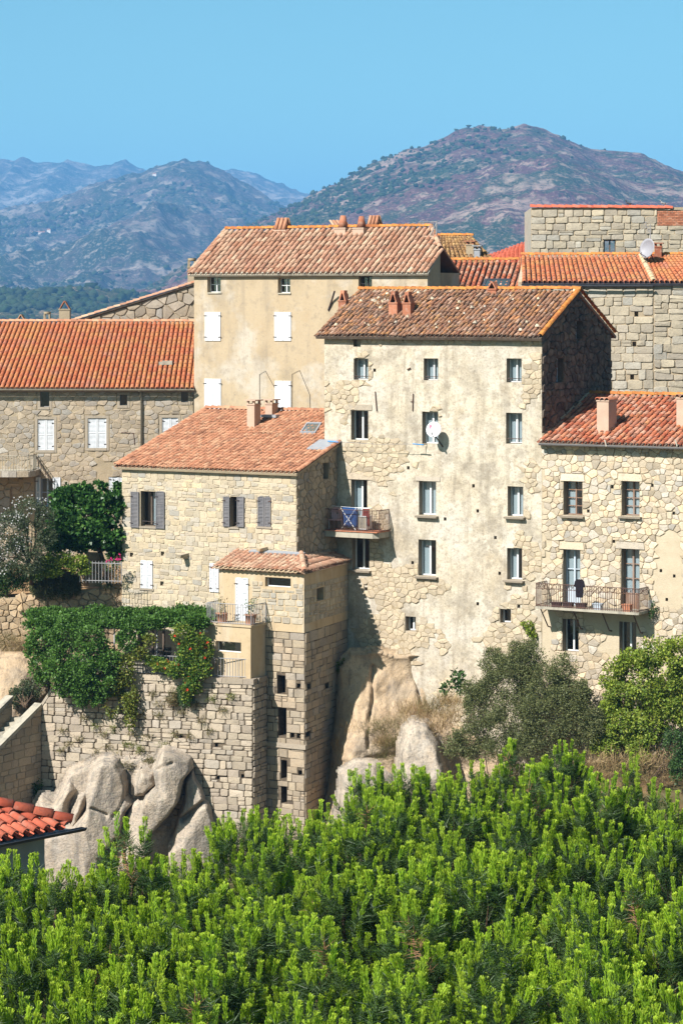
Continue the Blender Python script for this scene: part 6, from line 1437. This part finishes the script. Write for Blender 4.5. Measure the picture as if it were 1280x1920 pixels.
plant('shrub', 'leafy green shrub at the right edge just above the pines', 'shrub', lump(pb(Ml, [(1265, 1400, 26, 34), (1280, 1430, 24, 34), (1258, 1380, 14, 14)], 3.2), 6, RG, .45), 3600, 'green', .1, .065, 53, v3(Ml.at(1270) - E2v * 3.3, 9.5))
plant('creeper', 'small yellow green creeper on the wall left of the iron balcony', 'creeper', pb(Ml, [(993, 1178, 9, 14), (980, 1170, 5, 5), (1000, 1192, 7, 8)], .12), 420, 'ivy', .1, .08, 54, Ml.P(*Ml.uv(993, 1195)))
plant('fig_shoot', 'young fig shoots growing from the cliff left of the olive bush', 'shrub', pb(Ml, [(858, 1270, 12, 14), (838, 1290, 10, 10), (862, 1290, 10, 12), (832, 1305, 8, 8)], 1.6), 260, 'green', .2, .13, 55, v3(Ml.at(850) - E2v * 1.5, Ml.uv(850, 1320)[1]))
plant('caper_bush', 'small pale caper bush rooted in the shaded tower wall', 'shrub', pb(Ml, [(636, 1252, 10, 10), (646, 1244, 7, 8), (628, 1262, 6, 6)], 1.4), 420, 'vineY', .09, .06, 56, v3(Ml.at(634) - E2v * 1.2, Ml.uv(634, 1262)[1]))
plant('creeper', 'dark green creeper hanging at the right end of the iron balcony', 'creeper', pb(Rf, [(1224, 1140, 5, 12), (1220, 1152, 5, 7)], .3), 260, 'green', .07, .05, 57, Rf.P(*Rf.uv(1222, 1150)))
for i, (u, v, ru, rv) in enumerate(((1262, 1365, 30, 50), (1240, 1410, 26, 26))):
    plant('dead_branches', ('tangle of bare grey twigs below the ivy', 'fallen bare twigs on the dry bank by the right shrub')[i], 'twigs', pb(Ml, [(u, v, ru, rv)], 1.5), 900, 'weed', .3, .006, 58 + i, v3(Ml.at(u) - E2v * 1.8, 9.5))
# dry grass on the cliff
def tuft(name, label, p, n, Lg, spread, lm, seed, wd=.012, cat='grass', group=None, up_=1.0):
    rg = np.random.default_rng(seed); P = np.array(p)[None] + rg.standard_normal((n, 3)) * np.array([spread, spread * .5, spread * .35])
    D = rg.standard_normal((n, 3)) * .55 + np.array([0, -.35, up_]); V, Fc = leaf_geo(P, D, Lg * (.5 + rg.random(n)), wd, rg, .15)
    return np_obj(name, V, Fc, LM[lm], None, rnd=np.repeat(rg.random(n), 4), label=label, cat=cat, group=group)
DG = [(815, 1330, .5, .55), (790, 1345, .45, .5), (840, 1350, .4, .5), (700, 1375, .45, .45), (660, 1420, .45, .45), (680, 1400, .4, .4), (735, 1360, .5, .35), (720, 1395, .3, .4), (640, 1440, .35, .3), (10, 1205, .5, .4), (35, 1215, .5, .4), (20, 1225, .6, .3), (50, 1225, .4, .3), (1150, 1435, .7, .4), (1225, 1430, .6, .4), (1180, 1450, .8, .35), (1120, 1440, .6, .35), (1250, 1455, .6, .3), (1205, 1465, .7, .3), (770, 1335, .5, .5), (650, 1400, .5, .5), (720, 1420, .5, .45), (690, 1440, .5, .4), (820, 1370, .4, .5), (745, 1400, .35, .5), (670, 1370, .35, .4), (845, 1320, .35, .4)]
for i, (u, v, sp, Lg) in enumerate(DG):
    f = Ml if u > 300 else RWf; g = f.off(2.3 if 600 < u < 900 else (3 if u > 900 else .8)); p = g.P(*g.uv(u, v)); grp = 'dry grass tufts on the cliff' if 600 < u < 900 else ('dry grass on the bank below the olive bush' if u > 900 else 'dry grass at the left edge')
    tuft('dry_grass', ('tuft of golden dry grass on the cliff under the peeling house' if 600 < u < 900 else ('patch of dry grass on the bank at the right above the pines' if u > 900 else 'patch of dry orange grass at the left edge below the dry-stone wall')), p, 560, Lg, sp, 'dry' if i % 3 else 'weed', 70 + i, group=grp)
# weeds in the joints of the terrace wall
rg = np.random.default_rng(5)
WEED = [(230, 1330), (160, 1345), (195, 1375), (150, 1385), (215, 1365), (130, 1395), (280, 1380), (265, 1405), (310, 1395), (330, 1375), (345, 1335), (370, 1320), (400, 1310), (380, 1350), (120, 1370), (185, 1410), (165, 1430), (300, 1340), (262, 1340), (290, 1300), (240, 1395), (205, 1400), (330, 1300), (420, 1330), (435, 1305), (360, 1380), (315, 1405), (118, 1405), (180, 1360), (395, 1370), (300, 1320), (250, 1375)]
for i, (u, v) in enumerate(WEED):
    p = Wf.P(*Wf.uv(u, v), .08); tuft('weed', 'small dry weed tuft rooted in a joint of the terrace wall', p, 75, .22, .12, 'weed' if i % 4 else 'vineY', 200 + i, .022, 'weed', 'weeds in the terrace wall', .1)
for i, (u, v, ru, rv, lm, lab) in enumerate(((322, 1308, 12, 16, 'weed', 'round olive brown weed clump hanging on the terrace wall'), (235, 1425, 24, 22, 'weed', 'bushy dry weeds on top of the left boulders'), (250, 1410, 20, 14, 'vineY', 'yellow green weeds growing above the split boulders'), (165, 1450, 10, 22, 'vineY', 'yellow grass growing along the left edge of the rounded boulder'), (145, 1480, 12, 22, 'weed', 'dry grass between the low broken rocks'), (280, 1435, 12, 14, 'weed', 'brown weed clump in the cleft of the boulders'), (150, 1500, 10, 14, 'vineY', 'green grass tuft behind the near red roof'))):
    plant('weed_clump', lab, 'weed', pb(Wf, [(u, v, ru, rv), (u + 6, v + rv * .5, ru * .6, rv * .5)], .5 if i else .2), 1000, lm, .16, .02, 300 + i, Wf.P(*Wf.uv(u, v + rv), .4))
strands('trailing_plant', 'dark green trailing plant hanging over the terrace wall under the red flowers', Wf, .12, 332, 362, 1280, 1330, 60, 'green', 61, Wf.P(*Wf.uv(347, 1285)), 'plant', .25)

# ------------------------------------------------------------------ pines
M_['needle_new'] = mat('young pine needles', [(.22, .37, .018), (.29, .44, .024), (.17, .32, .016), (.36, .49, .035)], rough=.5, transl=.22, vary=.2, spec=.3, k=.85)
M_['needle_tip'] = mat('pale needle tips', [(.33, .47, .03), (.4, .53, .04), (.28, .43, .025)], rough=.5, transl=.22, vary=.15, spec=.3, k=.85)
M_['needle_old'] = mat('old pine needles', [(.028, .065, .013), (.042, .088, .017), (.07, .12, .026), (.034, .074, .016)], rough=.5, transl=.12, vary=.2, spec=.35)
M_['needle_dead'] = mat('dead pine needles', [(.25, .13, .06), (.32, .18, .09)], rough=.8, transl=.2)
def needle_set(n, h0, h1, l0, l1, a0, a1, wd, rg, inv=False):
    h = h0 + (h1 - h0) * rg.random(n); q = rg.random(n) * 6.283; a = np.radians(a0 + (a1 - a0) * rg.random(n)); L = l0 + (l1 - l0) * rg.random(n)
    base = np.stack([.012 * np.cos(q), .012 * np.sin(q), h], -1); D = np.stack([np.sin(a) * np.cos(q), np.sin(a) * np.sin(q), np.cos(a)], -1)
    S = unit(np.cross(D, rg.standard_normal((n, 3)))) * wd
    if inv: return np.stack([base, base + D * L[:, None] + S, base + D * L[:, None] - S], 1)
    return np.stack([base - S, base + S, base + D * L[:, None]], 1)
SH = []
for i in range(8):
    rg = np.random.default_rng(400 + i); hh = rg.uniform(.13, .29)
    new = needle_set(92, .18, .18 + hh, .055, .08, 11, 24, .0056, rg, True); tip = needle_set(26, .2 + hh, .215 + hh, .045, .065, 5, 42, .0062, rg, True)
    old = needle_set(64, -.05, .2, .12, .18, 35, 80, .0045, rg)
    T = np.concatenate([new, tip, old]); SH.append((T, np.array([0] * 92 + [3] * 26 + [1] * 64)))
OB = []
for i in range(4):
    rg = np.random.default_rng(450 + i); OB.append((needle_set(85, -.5, .15, .14, .2, 30, 85, .0048, rg), np.array([1] * 85)))
def frames(D, rg):
    Z = unit(D); X = unit(np.cross(Z, rg.standard_normal(Z.shape))); Yv = np.cross(Z, X); return np.stack([X, Yv, Z], -1)
def crown_mesh(seed):
    """one leader of a young pine: shoots with bright new candles over dark old needles, top at the local origin"""
    rg = np.random.default_rng(seed); Tr, Mi, Rn = [], [], []; tw = MB()
    rad = rg.uniform(.72, 1.0); Hh = rg.uniform(1.4, 1.9); pos, nrm = [], []
    for k in range(105):
        r = math.sqrt(rg.random()); q = rg.random() * 6.283
        lumpy = .22 * math.sin(q * 3 + seed) + .15 * math.sin(q * 5 + seed * 2); rr = r * rad * (1 + lumpy * r)
        p = np.array([rr * math.cos(q), rr * math.sin(q), -Hh * r ** 1.9 + rg.normal(0, .14)])
        if any(np.linalg.norm((p - a) * (1, 1, .8)) < .26 for a in pos): continue
        pos.append(p); nrm.append(np.array([math.cos(q) * r, math.sin(q) * r, 0]))
    for k in range(30):                              # lower side branches
        q = rg.uniform(0, 6.283); rr = rad * rg.uniform(.75, 1.15); pos.append(np.array([rr * math.cos(q), rr * math.sin(q), -Hh - rg.uniform(-.1, .9)])); nrm.append(np.array([math.cos(q), math.sin(q), 0]) * 1.1)
    for p, out in zip(pos, nrm):
        low = p[2] < -Hh * .95; cr = rg.random()
        if rg.random() < .5: tw.tube([Vector(p * np.array([.35, .35, 1]) - np.array([0, 0, .5])), Vector(p)], .018, 4, r1=.01)
        for m_ in range(int(rg.integers(3, 7))):
            off = rg.normal(0, .13, 3) * np.array([1, 1, .5]); D = np.array([0, 0, 1.0]) + out * .38 + rg.normal(0, .13, 3)
            T, mi = SH[int(rg.integers(0, 8))]; Mx = frames(D[None], rg)[0]; s_ = rg.uniform(.92, 1.35) * (.85 if low else 1)
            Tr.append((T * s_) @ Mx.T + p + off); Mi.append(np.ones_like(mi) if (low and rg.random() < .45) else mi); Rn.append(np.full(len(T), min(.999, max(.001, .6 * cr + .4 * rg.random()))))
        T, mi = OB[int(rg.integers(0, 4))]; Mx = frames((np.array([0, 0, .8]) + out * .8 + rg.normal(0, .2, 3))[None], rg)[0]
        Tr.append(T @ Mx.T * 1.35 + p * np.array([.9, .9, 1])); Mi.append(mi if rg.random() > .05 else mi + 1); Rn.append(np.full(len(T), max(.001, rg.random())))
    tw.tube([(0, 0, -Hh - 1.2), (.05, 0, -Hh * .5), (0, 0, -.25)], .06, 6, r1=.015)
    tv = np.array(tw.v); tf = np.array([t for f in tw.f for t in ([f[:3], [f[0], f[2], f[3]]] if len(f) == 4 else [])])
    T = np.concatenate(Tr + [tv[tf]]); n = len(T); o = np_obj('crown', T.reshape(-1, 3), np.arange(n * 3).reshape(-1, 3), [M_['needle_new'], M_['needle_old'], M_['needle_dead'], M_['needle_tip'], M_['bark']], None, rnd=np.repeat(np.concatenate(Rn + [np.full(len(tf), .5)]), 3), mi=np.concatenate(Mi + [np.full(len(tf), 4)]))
    base = o.location.copy(); me = o.data; me.transform(Matrix.Translation(base)); bpy.data.objects.remove(o); return me
CROWNS = [crown_mesh(600 + i) for i in range(7)]; kc = [0]
def pine(tops, label, seed):
    rg = np.random.default_rng(seed); c0 = pix(*tops[0]); gz = float(ground_z(np.array([c0.x]), np.array([c0.y]))[0]); h = root('pine_tree', label, 'tree', (c0.x, c0.y, gz), 'young pine trees in the foreground')
    lim = MB(); b = Vector((c0.x, c0.y + .2, gz - .2)); lim.tube([b, b + Vector((.1, 0, 2.5)), Vector((c0.x, c0.y + .1, c0.z - 2))], .16, 8, r1=.08)
    for (u, v, Y) in tops:
        t = pix(u, v, Y) + Vector((rg.normal(0, .12), rg.normal(0, .5), rg.normal(0, .16) - .35)); s_ = rg.uniform(.88, 1.12)
        lim.tube([Vector((c0.x, c0.y + .1, c0.z - 2.4)), t - Vector((0, 0, 2.2)), t - Vector((0, 0, 1.2))], .07, 6, r1=.04)
        o = bpy.data.objects.new('crown', CROWNS[kc[0] % 7]); kc[0] += 1
        o.matrix_basis = Matrix.Translation(t) @ Matrix.Rotation(rg.uniform(0, 6.283), 4, 'Z') @ Matrix.Scale(s_, 4); attach(o, h)
    lim.build('trunk', M_['bark'], h)
rowsP = [
 [(690, 1448, 60), (800, 1444, 61), (880, 1425, 60)], [(965, 1425, 62), (1055, 1408, 61)], [(1180, 1455, 60), (1290, 1485, 60)],
 [(605, 1505, 56), (725, 1505, 55)], [(850, 1495, 55), (985, 1490, 55)], [(1110, 1478, 55), (1240, 1515, 55)],
 [(180, 1630, 50), (350, 1600, 52), (470, 1565, 52), (560, 1545, 50)], [(680, 1568, 49), (820, 1562, 49)], [(955, 1565, 49), (1090, 1560, 49), (1235, 1575, 49)],
 [(10, 1640, 46), (120, 1625, 46), (240, 1615, 46)], [(370, 1630, 45), (500, 1622, 45), (635, 1640, 44)], [(775, 1645, 44), (920, 1640, 44)], [(1060, 1650, 44), (1200, 1655, 44), (1320, 1650, 44)],
 [(-10, 1705, 40), (150, 1700, 40), (310, 1715, 40)], [(470, 1712, 40), (630, 1725, 40), (790, 1720, 40)], [(950, 1730, 40), (1110, 1725, 40), (1270, 1735, 40)],
 [(60, 1795, 36), (240, 1805, 36), (420, 1800, 36)], [(600, 1815, 36), (780, 1805, 36)], [(960, 1815, 36), (1140, 1810, 36), (1310, 1820, 36)],
 [(-20, 1885, 33), (170, 1895, 33), (360, 1885, 33)], [(550, 1900, 33), (740, 1890, 33)], [(930, 1900, 33), (1120, 1890, 33), (1300, 1900, 33)]]
labP = ['bright pine whose top meets the cliff rocks at the centre', 'highest pine top in front of the olive bush', 'pine at the right edge of the farthest row', 'pine in front of the tower foot', 'pine in the second row below the olive bush', 'pine in the second row at the right edge', 'pine below the terrace boulders', 'third row pine right of centre', 'third row pine near the right edge', 'leftmost pine just below the near red roof', 'pine left of centre in the fourth row', 'pine right of centre in the fourth row', 'fourth row pine at the right edge', 'pine at the left edge in the middle of the pine belt', 'pine in the centre of the pine belt', 'pine at the right edge in the middle of the pine belt', 'second nearest pine at the lower left', 'second nearest pine at the lower centre', 'second nearest pine at the lower right', 'nearest pine in the bottom left corner', 'nearest pine at the bottom centre', 'nearest pine in the bottom right corner']
for i, (t, l) in enumerate(zip(rowsP, labP)): pine(t, l, 500 + i)
# ================================================================== things on the balconies and walls
def dish(name, label, c, r, nrm, arm_to, m, logo=False, dark=None):
    h = root(name, label, 'satellite dish', c); nrm = Vector(nrm).normalized(); X = nrm.cross(Vector((0, 0, 1))).normalized(); Yv = X.cross(nrm); rings = 5; seg_ = 20
    vs, fs = [], []
    for side in (0, 1):
        for i in range(rings + 1):
            q = r * i / rings
            for k in range(seg_): a = 2 * math.pi * k / seg_; vs.append(c + X * (q * math.cos(a) * .94) + Yv * (q * math.sin(a)) + nrm * (.16 * (q / r) ** 2 * r * 2 - .02 * side - .12 * r))
    for side in (0, 1):
        o = side * (rings + 1) * seg_
        for i in range(rings):
            for k in range(seg_): fs.append((o + i * seg_ + k, o + i * seg_ + (k + 1) % seg_, o + (i + 1) * seg_ + (k + 1) % seg_, o + (i + 1) * seg_ + k))
    e = rings * seg_; o = (rings + 1) * seg_
    fs += [(e + k, e + (k + 1) % seg_, o + e + (k + 1) % seg_, o + e + k) for k in range(seg_)]
    MB().add(vs, fs, 0, 0, True).build('reflector', m, h)
    tip = c + nrm * r * 1.1 - Yv * r * .75
    a = MB(); a.tube([c - Yv * r * .9, tip], .018, 5); a.tube([c - nrm * .08, c - nrm * .22 - Vector((0, 0, .2)), arm_to], .028, 6); a.build('mount_arm', M_['iron'], h)
    MB().tube([tip - nrm * .02, tip - nrm * .02 + (c - tip).normalized() * .1], .035, 8).build('receiver', M_['greyrail'], h)
    if logo:
        mg_ = mat('magenta print', [(.7, .02, .2)], rough=.5); z0 = c + Yv * r * .42 - X * r * .25; t = .012; g = MB()
        def bar(x0, y0, x1, y1): g.add([z0 + X * -x + Yv * y + nrm * (.055 * r * 2 - .04) for x, y in ((x0, y0), (x1, y0), (x1, y1), (x0, y1))], [(0, 1, 2, 3)])
        s = r * .17; 
        return h, X, Yv, nrm
    return h, X, Yv, nrm
M_['dishwhite'] = mat('white dish paint', [(.72, .72, .72)], rough=.45)
M_['magenta'] = mat('magenta print', [(.65, .02, .2)], rough=.5)
cd = Mf.off(.55).P(*Mf.off(.55).uv(813, 806))
hD, X, Yv, nn = dish('satellite_dish', 'large white satellite dish with a magenta letter on the peeling house', cd, .36, (-.25, -.92, .3), Mf.P(*Mf.uv(830, 838)), M_['dishwhite'])
# printed letter and dots, lying on the dish surface
def on_dish(x, y): q = math.hypot(x, y); return cd - X * (-x) * 1.0 + Yv * y + nn * (.16 * (q / .36) ** 2 * .36 * 2 - .12 * .36 + .006)
lg = MB()
if X.x < 0: X = -X
def bar(x0, y0, x1, y1): lg.add([on_dish(x0, y0), on_dish(x1, y0), on_dish(x1, y1), on_dish(x0, y1)], [(0, 1, 2, 3)])
bx, by = -.17, .11
bar(bx - .05, by + .06, bx + .06, by + .085); bar(bx - .012, by - .03, bx + .022, by + .06); bar(bx - .03, by - .045, bx + .04, by - .028); bar(bx - .05, by + .025, bx - .03, by + .06); bar(bx + .042, by + .025, bx + .06, by + .06)
for x in (.1, .18): bar(bx + x, by + .005, bx + x + .018, by + .025)
lg.build('logo', M_['magenta'], hD)
cd2 = Of.off(-2.2).P(*Of.off(-2.2).uv(1214, 466))
M_['dishgrey'] = mat('grey dish paint', [(.3, .29, .31)], rough=.5)
dish('satellite_dish', 'grey oval satellite dish on the orange roof ridge at the right', cd2, .5, (-.72, -.66, .22), cd2 + Vector((.3, .2, -.6)), M_['dishgrey'])
an = root('tv_antenna', 'thin yagi antenna on a mast beside the grey satellite dish', 'antenna', Of.off(-3).P(*Of.off(-3).uv(1217, 470))); g = Of.off(-3.0); p = lambda u, v: g.P(*g.uv(u, v))
mb = MB(); mb.tube([p(1218, 480), p(1218, 420)], .025, 5); mb.tube([p(1208, 415), p(1216, 436)], .018, 4)
for i in range(5): a = 418 + i * 4; mb.tube([p(1204 + i * 1.6, a + 2), p(1213 + i * 1.6, a - 2)], .01, 4)
mb.build('mast', M_['greyrail'], an)
# items on the small balcony
a, b, z = bM
M_['bluecloth'] = mat('blue towel', [(.015, .05, .16), (.02, .07, .2)], rough=.95, noise_ramp=3); M_['redcloth'] = mat('red brown towel', [(.16, .03, .025)], rough=.95); M_['pinkplastic'] = mat('pink white plastic', [(.7, .45, .45)], rough=.5)
zf = z + .045
dr = root('drying_rack', 'white crossed drying rack hung with a blue towel on the left balcony', 'drying rack', Mf.P(a + 1.2, zf, .7)); mb = MB()
for d_ in (.75, 1.0): mb.tube([Mf.P(a + .95, zf, d_), Mf.P(a + 1.75, zf + 1.0, d_)], .014, 5); mb.tube([Mf.P(a + 1.75, zf, d_), Mf.P(a + .95, zf + 1.0, d_)], .014, 5)
for k in range(5): mb.tube([Mf.P(a + .5, zf + 1.02 + .08 * (k - 2) * .3, .45 + k * .13), Mf.P(a + 2.3, zf + 1.0, .45 + k * .13)], .008, 4)
mb.build('frame', M_['white'], dr)
def cloth(name, label, cat, f, s0, s1, z0, z1, d, m, parent=None, amp=.03):
    n = 12; vs = []
    for i in range(n + 1):
        for j in range(7):
            t = j / 6; vs.append(f.P(s0 + (s1 - s0) * i / n, z1 + (z0 - z1) * t + .01 * math.sin(i), d + amp * math.sin(i * 1.3) * t))
    fs = [(i * 7 + j, (i + 1) * 7 + j, (i + 1) * 7 + j + 1, i * 7 + j + 1) for i in range(n) for j in range(6)]
    o = MB().add(vs, fs, 0, 0, True).build(name, m, parent, label=label, cat=cat); sm = o.modifiers.new('thick', 'SOLIDIFY'); sm.thickness = .012; return o
cloth('towel', 'dark blue towel hanging on the drying rack', 'towel', Mf, a + 1.0, a + 1.75, zf + .15, zf + 1.03, .9, M_['bluecloth'])
cloth('towel', 'red brown towel hanging beside the blue towel', 'towel', Mf, a + 1.95, a + 2.3, zf + .2, zf + .98, .75, M_['redcloth'])
ch = root('garden_chair', 'pink and white round backed chair at the left end of the small balcony', 'chair', Mf.P(a + .5, zf, .6)); c0 = Mf.P(a + .5, zf + .7, .5); vs = []
for i in range(13):
    q = 2 * math.pi * i / 12
    for k, rr in enumerate((.05, .3)): vs.append(c0 + Vector((E1v.x * rr * math.cos(q), E1v.y * rr * math.cos(q), rr * math.sin(q))) + Vector((E2v.x, E2v.y, 0)) * (-.12 * k))
MB().add(vs, [(2 * i, 2 * i + 2, 2 * i + 3, 2 * i + 1) for i in range(12)], 0, 0, True).build('backrest', M_['pinkplastic'], ch)
MB().fbox(Mf, a + .25, a + .75, zf + .4, zf + .45, .45, .9).build('seat', M_['pinkplastic'], ch)
for x in (.28, .72):
    for d_ in (.48, .87): MB().tube([Mf.P(a + x, zf, d_), Mf.P(a + x, zf + .4, d_)], .015, 5).build('leg', M_['white'], ch)
st = root('storage_cabinet', 'low white cabinet at the right end of the small balcony', 'cabinet', Mf.P(b - .9, zf, .5)); MB().fbox(Mf, b - 1.25, b - .75, zf + .05, zf + .65, .35, .8).build('body', M_['white'], st)
MB().fbox(Mf, b - 1.22, b - 1.01, zf + .1, zf + .6, .801, .815).build('door', M_['concrete'], st); MB().fbox(Mf, b - .99, b - .78, zf + .1, zf + .6, .801, .815).build('door', M_['concrete'], st)
# items on the long balcony
a, b, z = bR; M_['planter'] = mat('dark brown planter', [(.05, .025, .025)], rough=.7); M_['terracotta'] = mat('terracotta', ['b07a5c', 'c08a6c'], [(4, .5, .7, (.5, .38, .3), .5)], noise_ramp=2)
for i, (s, w, hh, m, lab) in enumerate(((.9, .42, .2, 'planter', 'leftmost dark planter box behind the long iron railing'), (1.45, .45, .22, 'planter', 'second dark planter box behind the long iron railing'), (2.05, .45, .22, 'planter', 'third dark planter box behind the long iron railing'), (2.85, .4, .26, 'paleblue', 'pale blue grey planter box on the long balcony'), (4.2, .38, .3, 'brick', 'red brown planter box at the right of the long balcony'))):
    mb = MB(); d0, d1 = .72, .98; x0, x1 = a + s - w / 2, a + s + w / 2
    mb.hexa([Rf.P(x0 + .03, z, d0 + .02), Rf.P(x1 - .03, z, d0 + .02), Rf.P(x1 - .03, z, d1 - .02), Rf.P(x0 + .03, z, d1 - .02), Rf.P(x0, z + hh, d0), Rf.P(x1, z + hh, d0), Rf.P(x1, z + hh, d1), Rf.P(x0, z + hh, d1)])
    mb.fbox(Rf, x0 - .015, x1 + .015, z + hh - .04, z + hh + .005, d0 - .015, d1 + .015); mb.build('planter_box', M_[m], None, label=lab, cat='planter', group='planter boxes on the long balcony')
M_['blackcloth'] = mat('black cloth', [(.012, .008, .012)], rough=.95)
sh = root('hanging_shirt', 'black shirt on a hanger over the long iron balcony', 'shirt', Rf.P(a + 2.25, z + .6, 1.0)); s0 = a + 2.12
n = 10; prof_ = [(.1, 0), (.2, -.08), (.25, -.3), (.2, -.34), (.17, -.24), (.17, -.62), (.12, -.78)]; vs = []
L_ = [(-x, y) for x, y in prof_]; poly = [(x, y) for x, y in prof_] + L_[::-1]
fr = [Rf.P(s0 + x, z + 1.28 + y, 1.2) for x, y in poly]; bk_ = [Rf.P(s0 + x, z + 1.28 + y, 1.12) for x, y in poly]; m_ = len(poly)
MB().add(fr + bk_, [tuple(range(m_ - 1, -1, -1)), tuple(range(m_, 2 * m_))] + [(i, (i + 1) % m_, m_ + (i + 1) % m_, m_ + i) for i in range(m_)]).build('cloth', M_['blackcloth'], sh)
MB().tube([Rf.P(s0 - .18, z + 1.2, 1.16), Rf.P(s0, z + 1.3, 1.16), Rf.P(s0 + .18, z + 1.2, 1.16)], .012, 5).tube([Rf.P(s0, z + 1.3, 1.16), Rf.P(s0 + .02, z + 1.38, 1.16)], .008, 4).build('hanger', M_['white'], sh)
# pots on the porch block
zz = zK + .07
for i, (u, w, hh, lab) in enumerate(((408, .5, .42, 'large terracotta pot left of the white louvred door'), (462, .5, .45, 'large terracotta pot right of the white louvred door'))):
    s = Kf.uv(u, 0)[0]; mb = MB(); c = Kf.P(s, zz, -.35); rings = [(.20, 0), (.25, hh * .9), (.28, hh * .9), (.28, hh), (.24, hh), (.22, hh * .85)]; k = 14; vs = []
    for r_, y_ in rings:
        for q in range(k): vs.append(c + Vector((r_ * math.cos(6.283 * q / k), r_ * math.sin(6.283 * q / k), y_)))
    fs = [(j * k + q, j * k + (q + 1) % k, (j + 1) * k + (q + 1) % k, (j + 1) * k + q) for j in range(len(rings) - 1) for q in range(k)] + [tuple(range((len(rings) - 1) * k, len(rings) * k))]
    po = root('flower_pot', lab, 'pot', c); mb.add(vs, fs, 0, 0, True); mb.build('pot', M_['terracotta'], po)
    rgp = np.random.default_rng(80 + i); P = np.array(c)[None] + rgp.standard_normal((90, 3)) * np.array([.12, .12, .2]) + np.array([0, 0, hh + .3]); V, Fc = leaf_geo(P, rgp.standard_normal((90, 3)) + np.array([0, 0, .6]), .14, .05, rgp); np_obj('foliage', V, Fc, LM['green' if i else 'weed'], po)
# pigeons on the wall top
M_['pigeon'] = mat('pigeon feathers', [(.06, .065, .08)], [(20, .5, .7, (.2, .2, .22), .5)], rough=.7)
for i, (u, lab) in enumerate(((1176, 'dark pigeon perched on the red tiled wall top'), (1241, 'pale pigeon perched further right on the red tiled wall top'))):
    c = Uf.P(Uf.uv(u, 0)[0], zU + .2, 0); mb = MB()
    mb.tube([c + Vector((.16, 0, -.02)), c + Vector((.08, 0, 0)), c + Vector((-.02, 0, .03)), c + Vector((-.08, 0, .08))], .055, 8, r1=.05); mb.tube([c + Vector((-.07, 0, .07)), c + Vector((-.1, 0, .15)), c + Vector((-.13, 0, .17))], .035, 8, r1=.03); mb.tube([c + Vector((-.15, 0, .17)), c + Vector((-.19, 0, .16))], .01, 5, r1=.004); mb.tube([c + Vector((.14, 0, -.01)), c + Vector((.3, 0, -.04))], .035, 6, r1=.015); mb.tube([c, c + Vector((0, .02, -.1))], .012, 4)
    mb.build('pigeon', M_['pigeon'] if i == 0 else M_['greyrail'], None, label=lab, cat='bird')
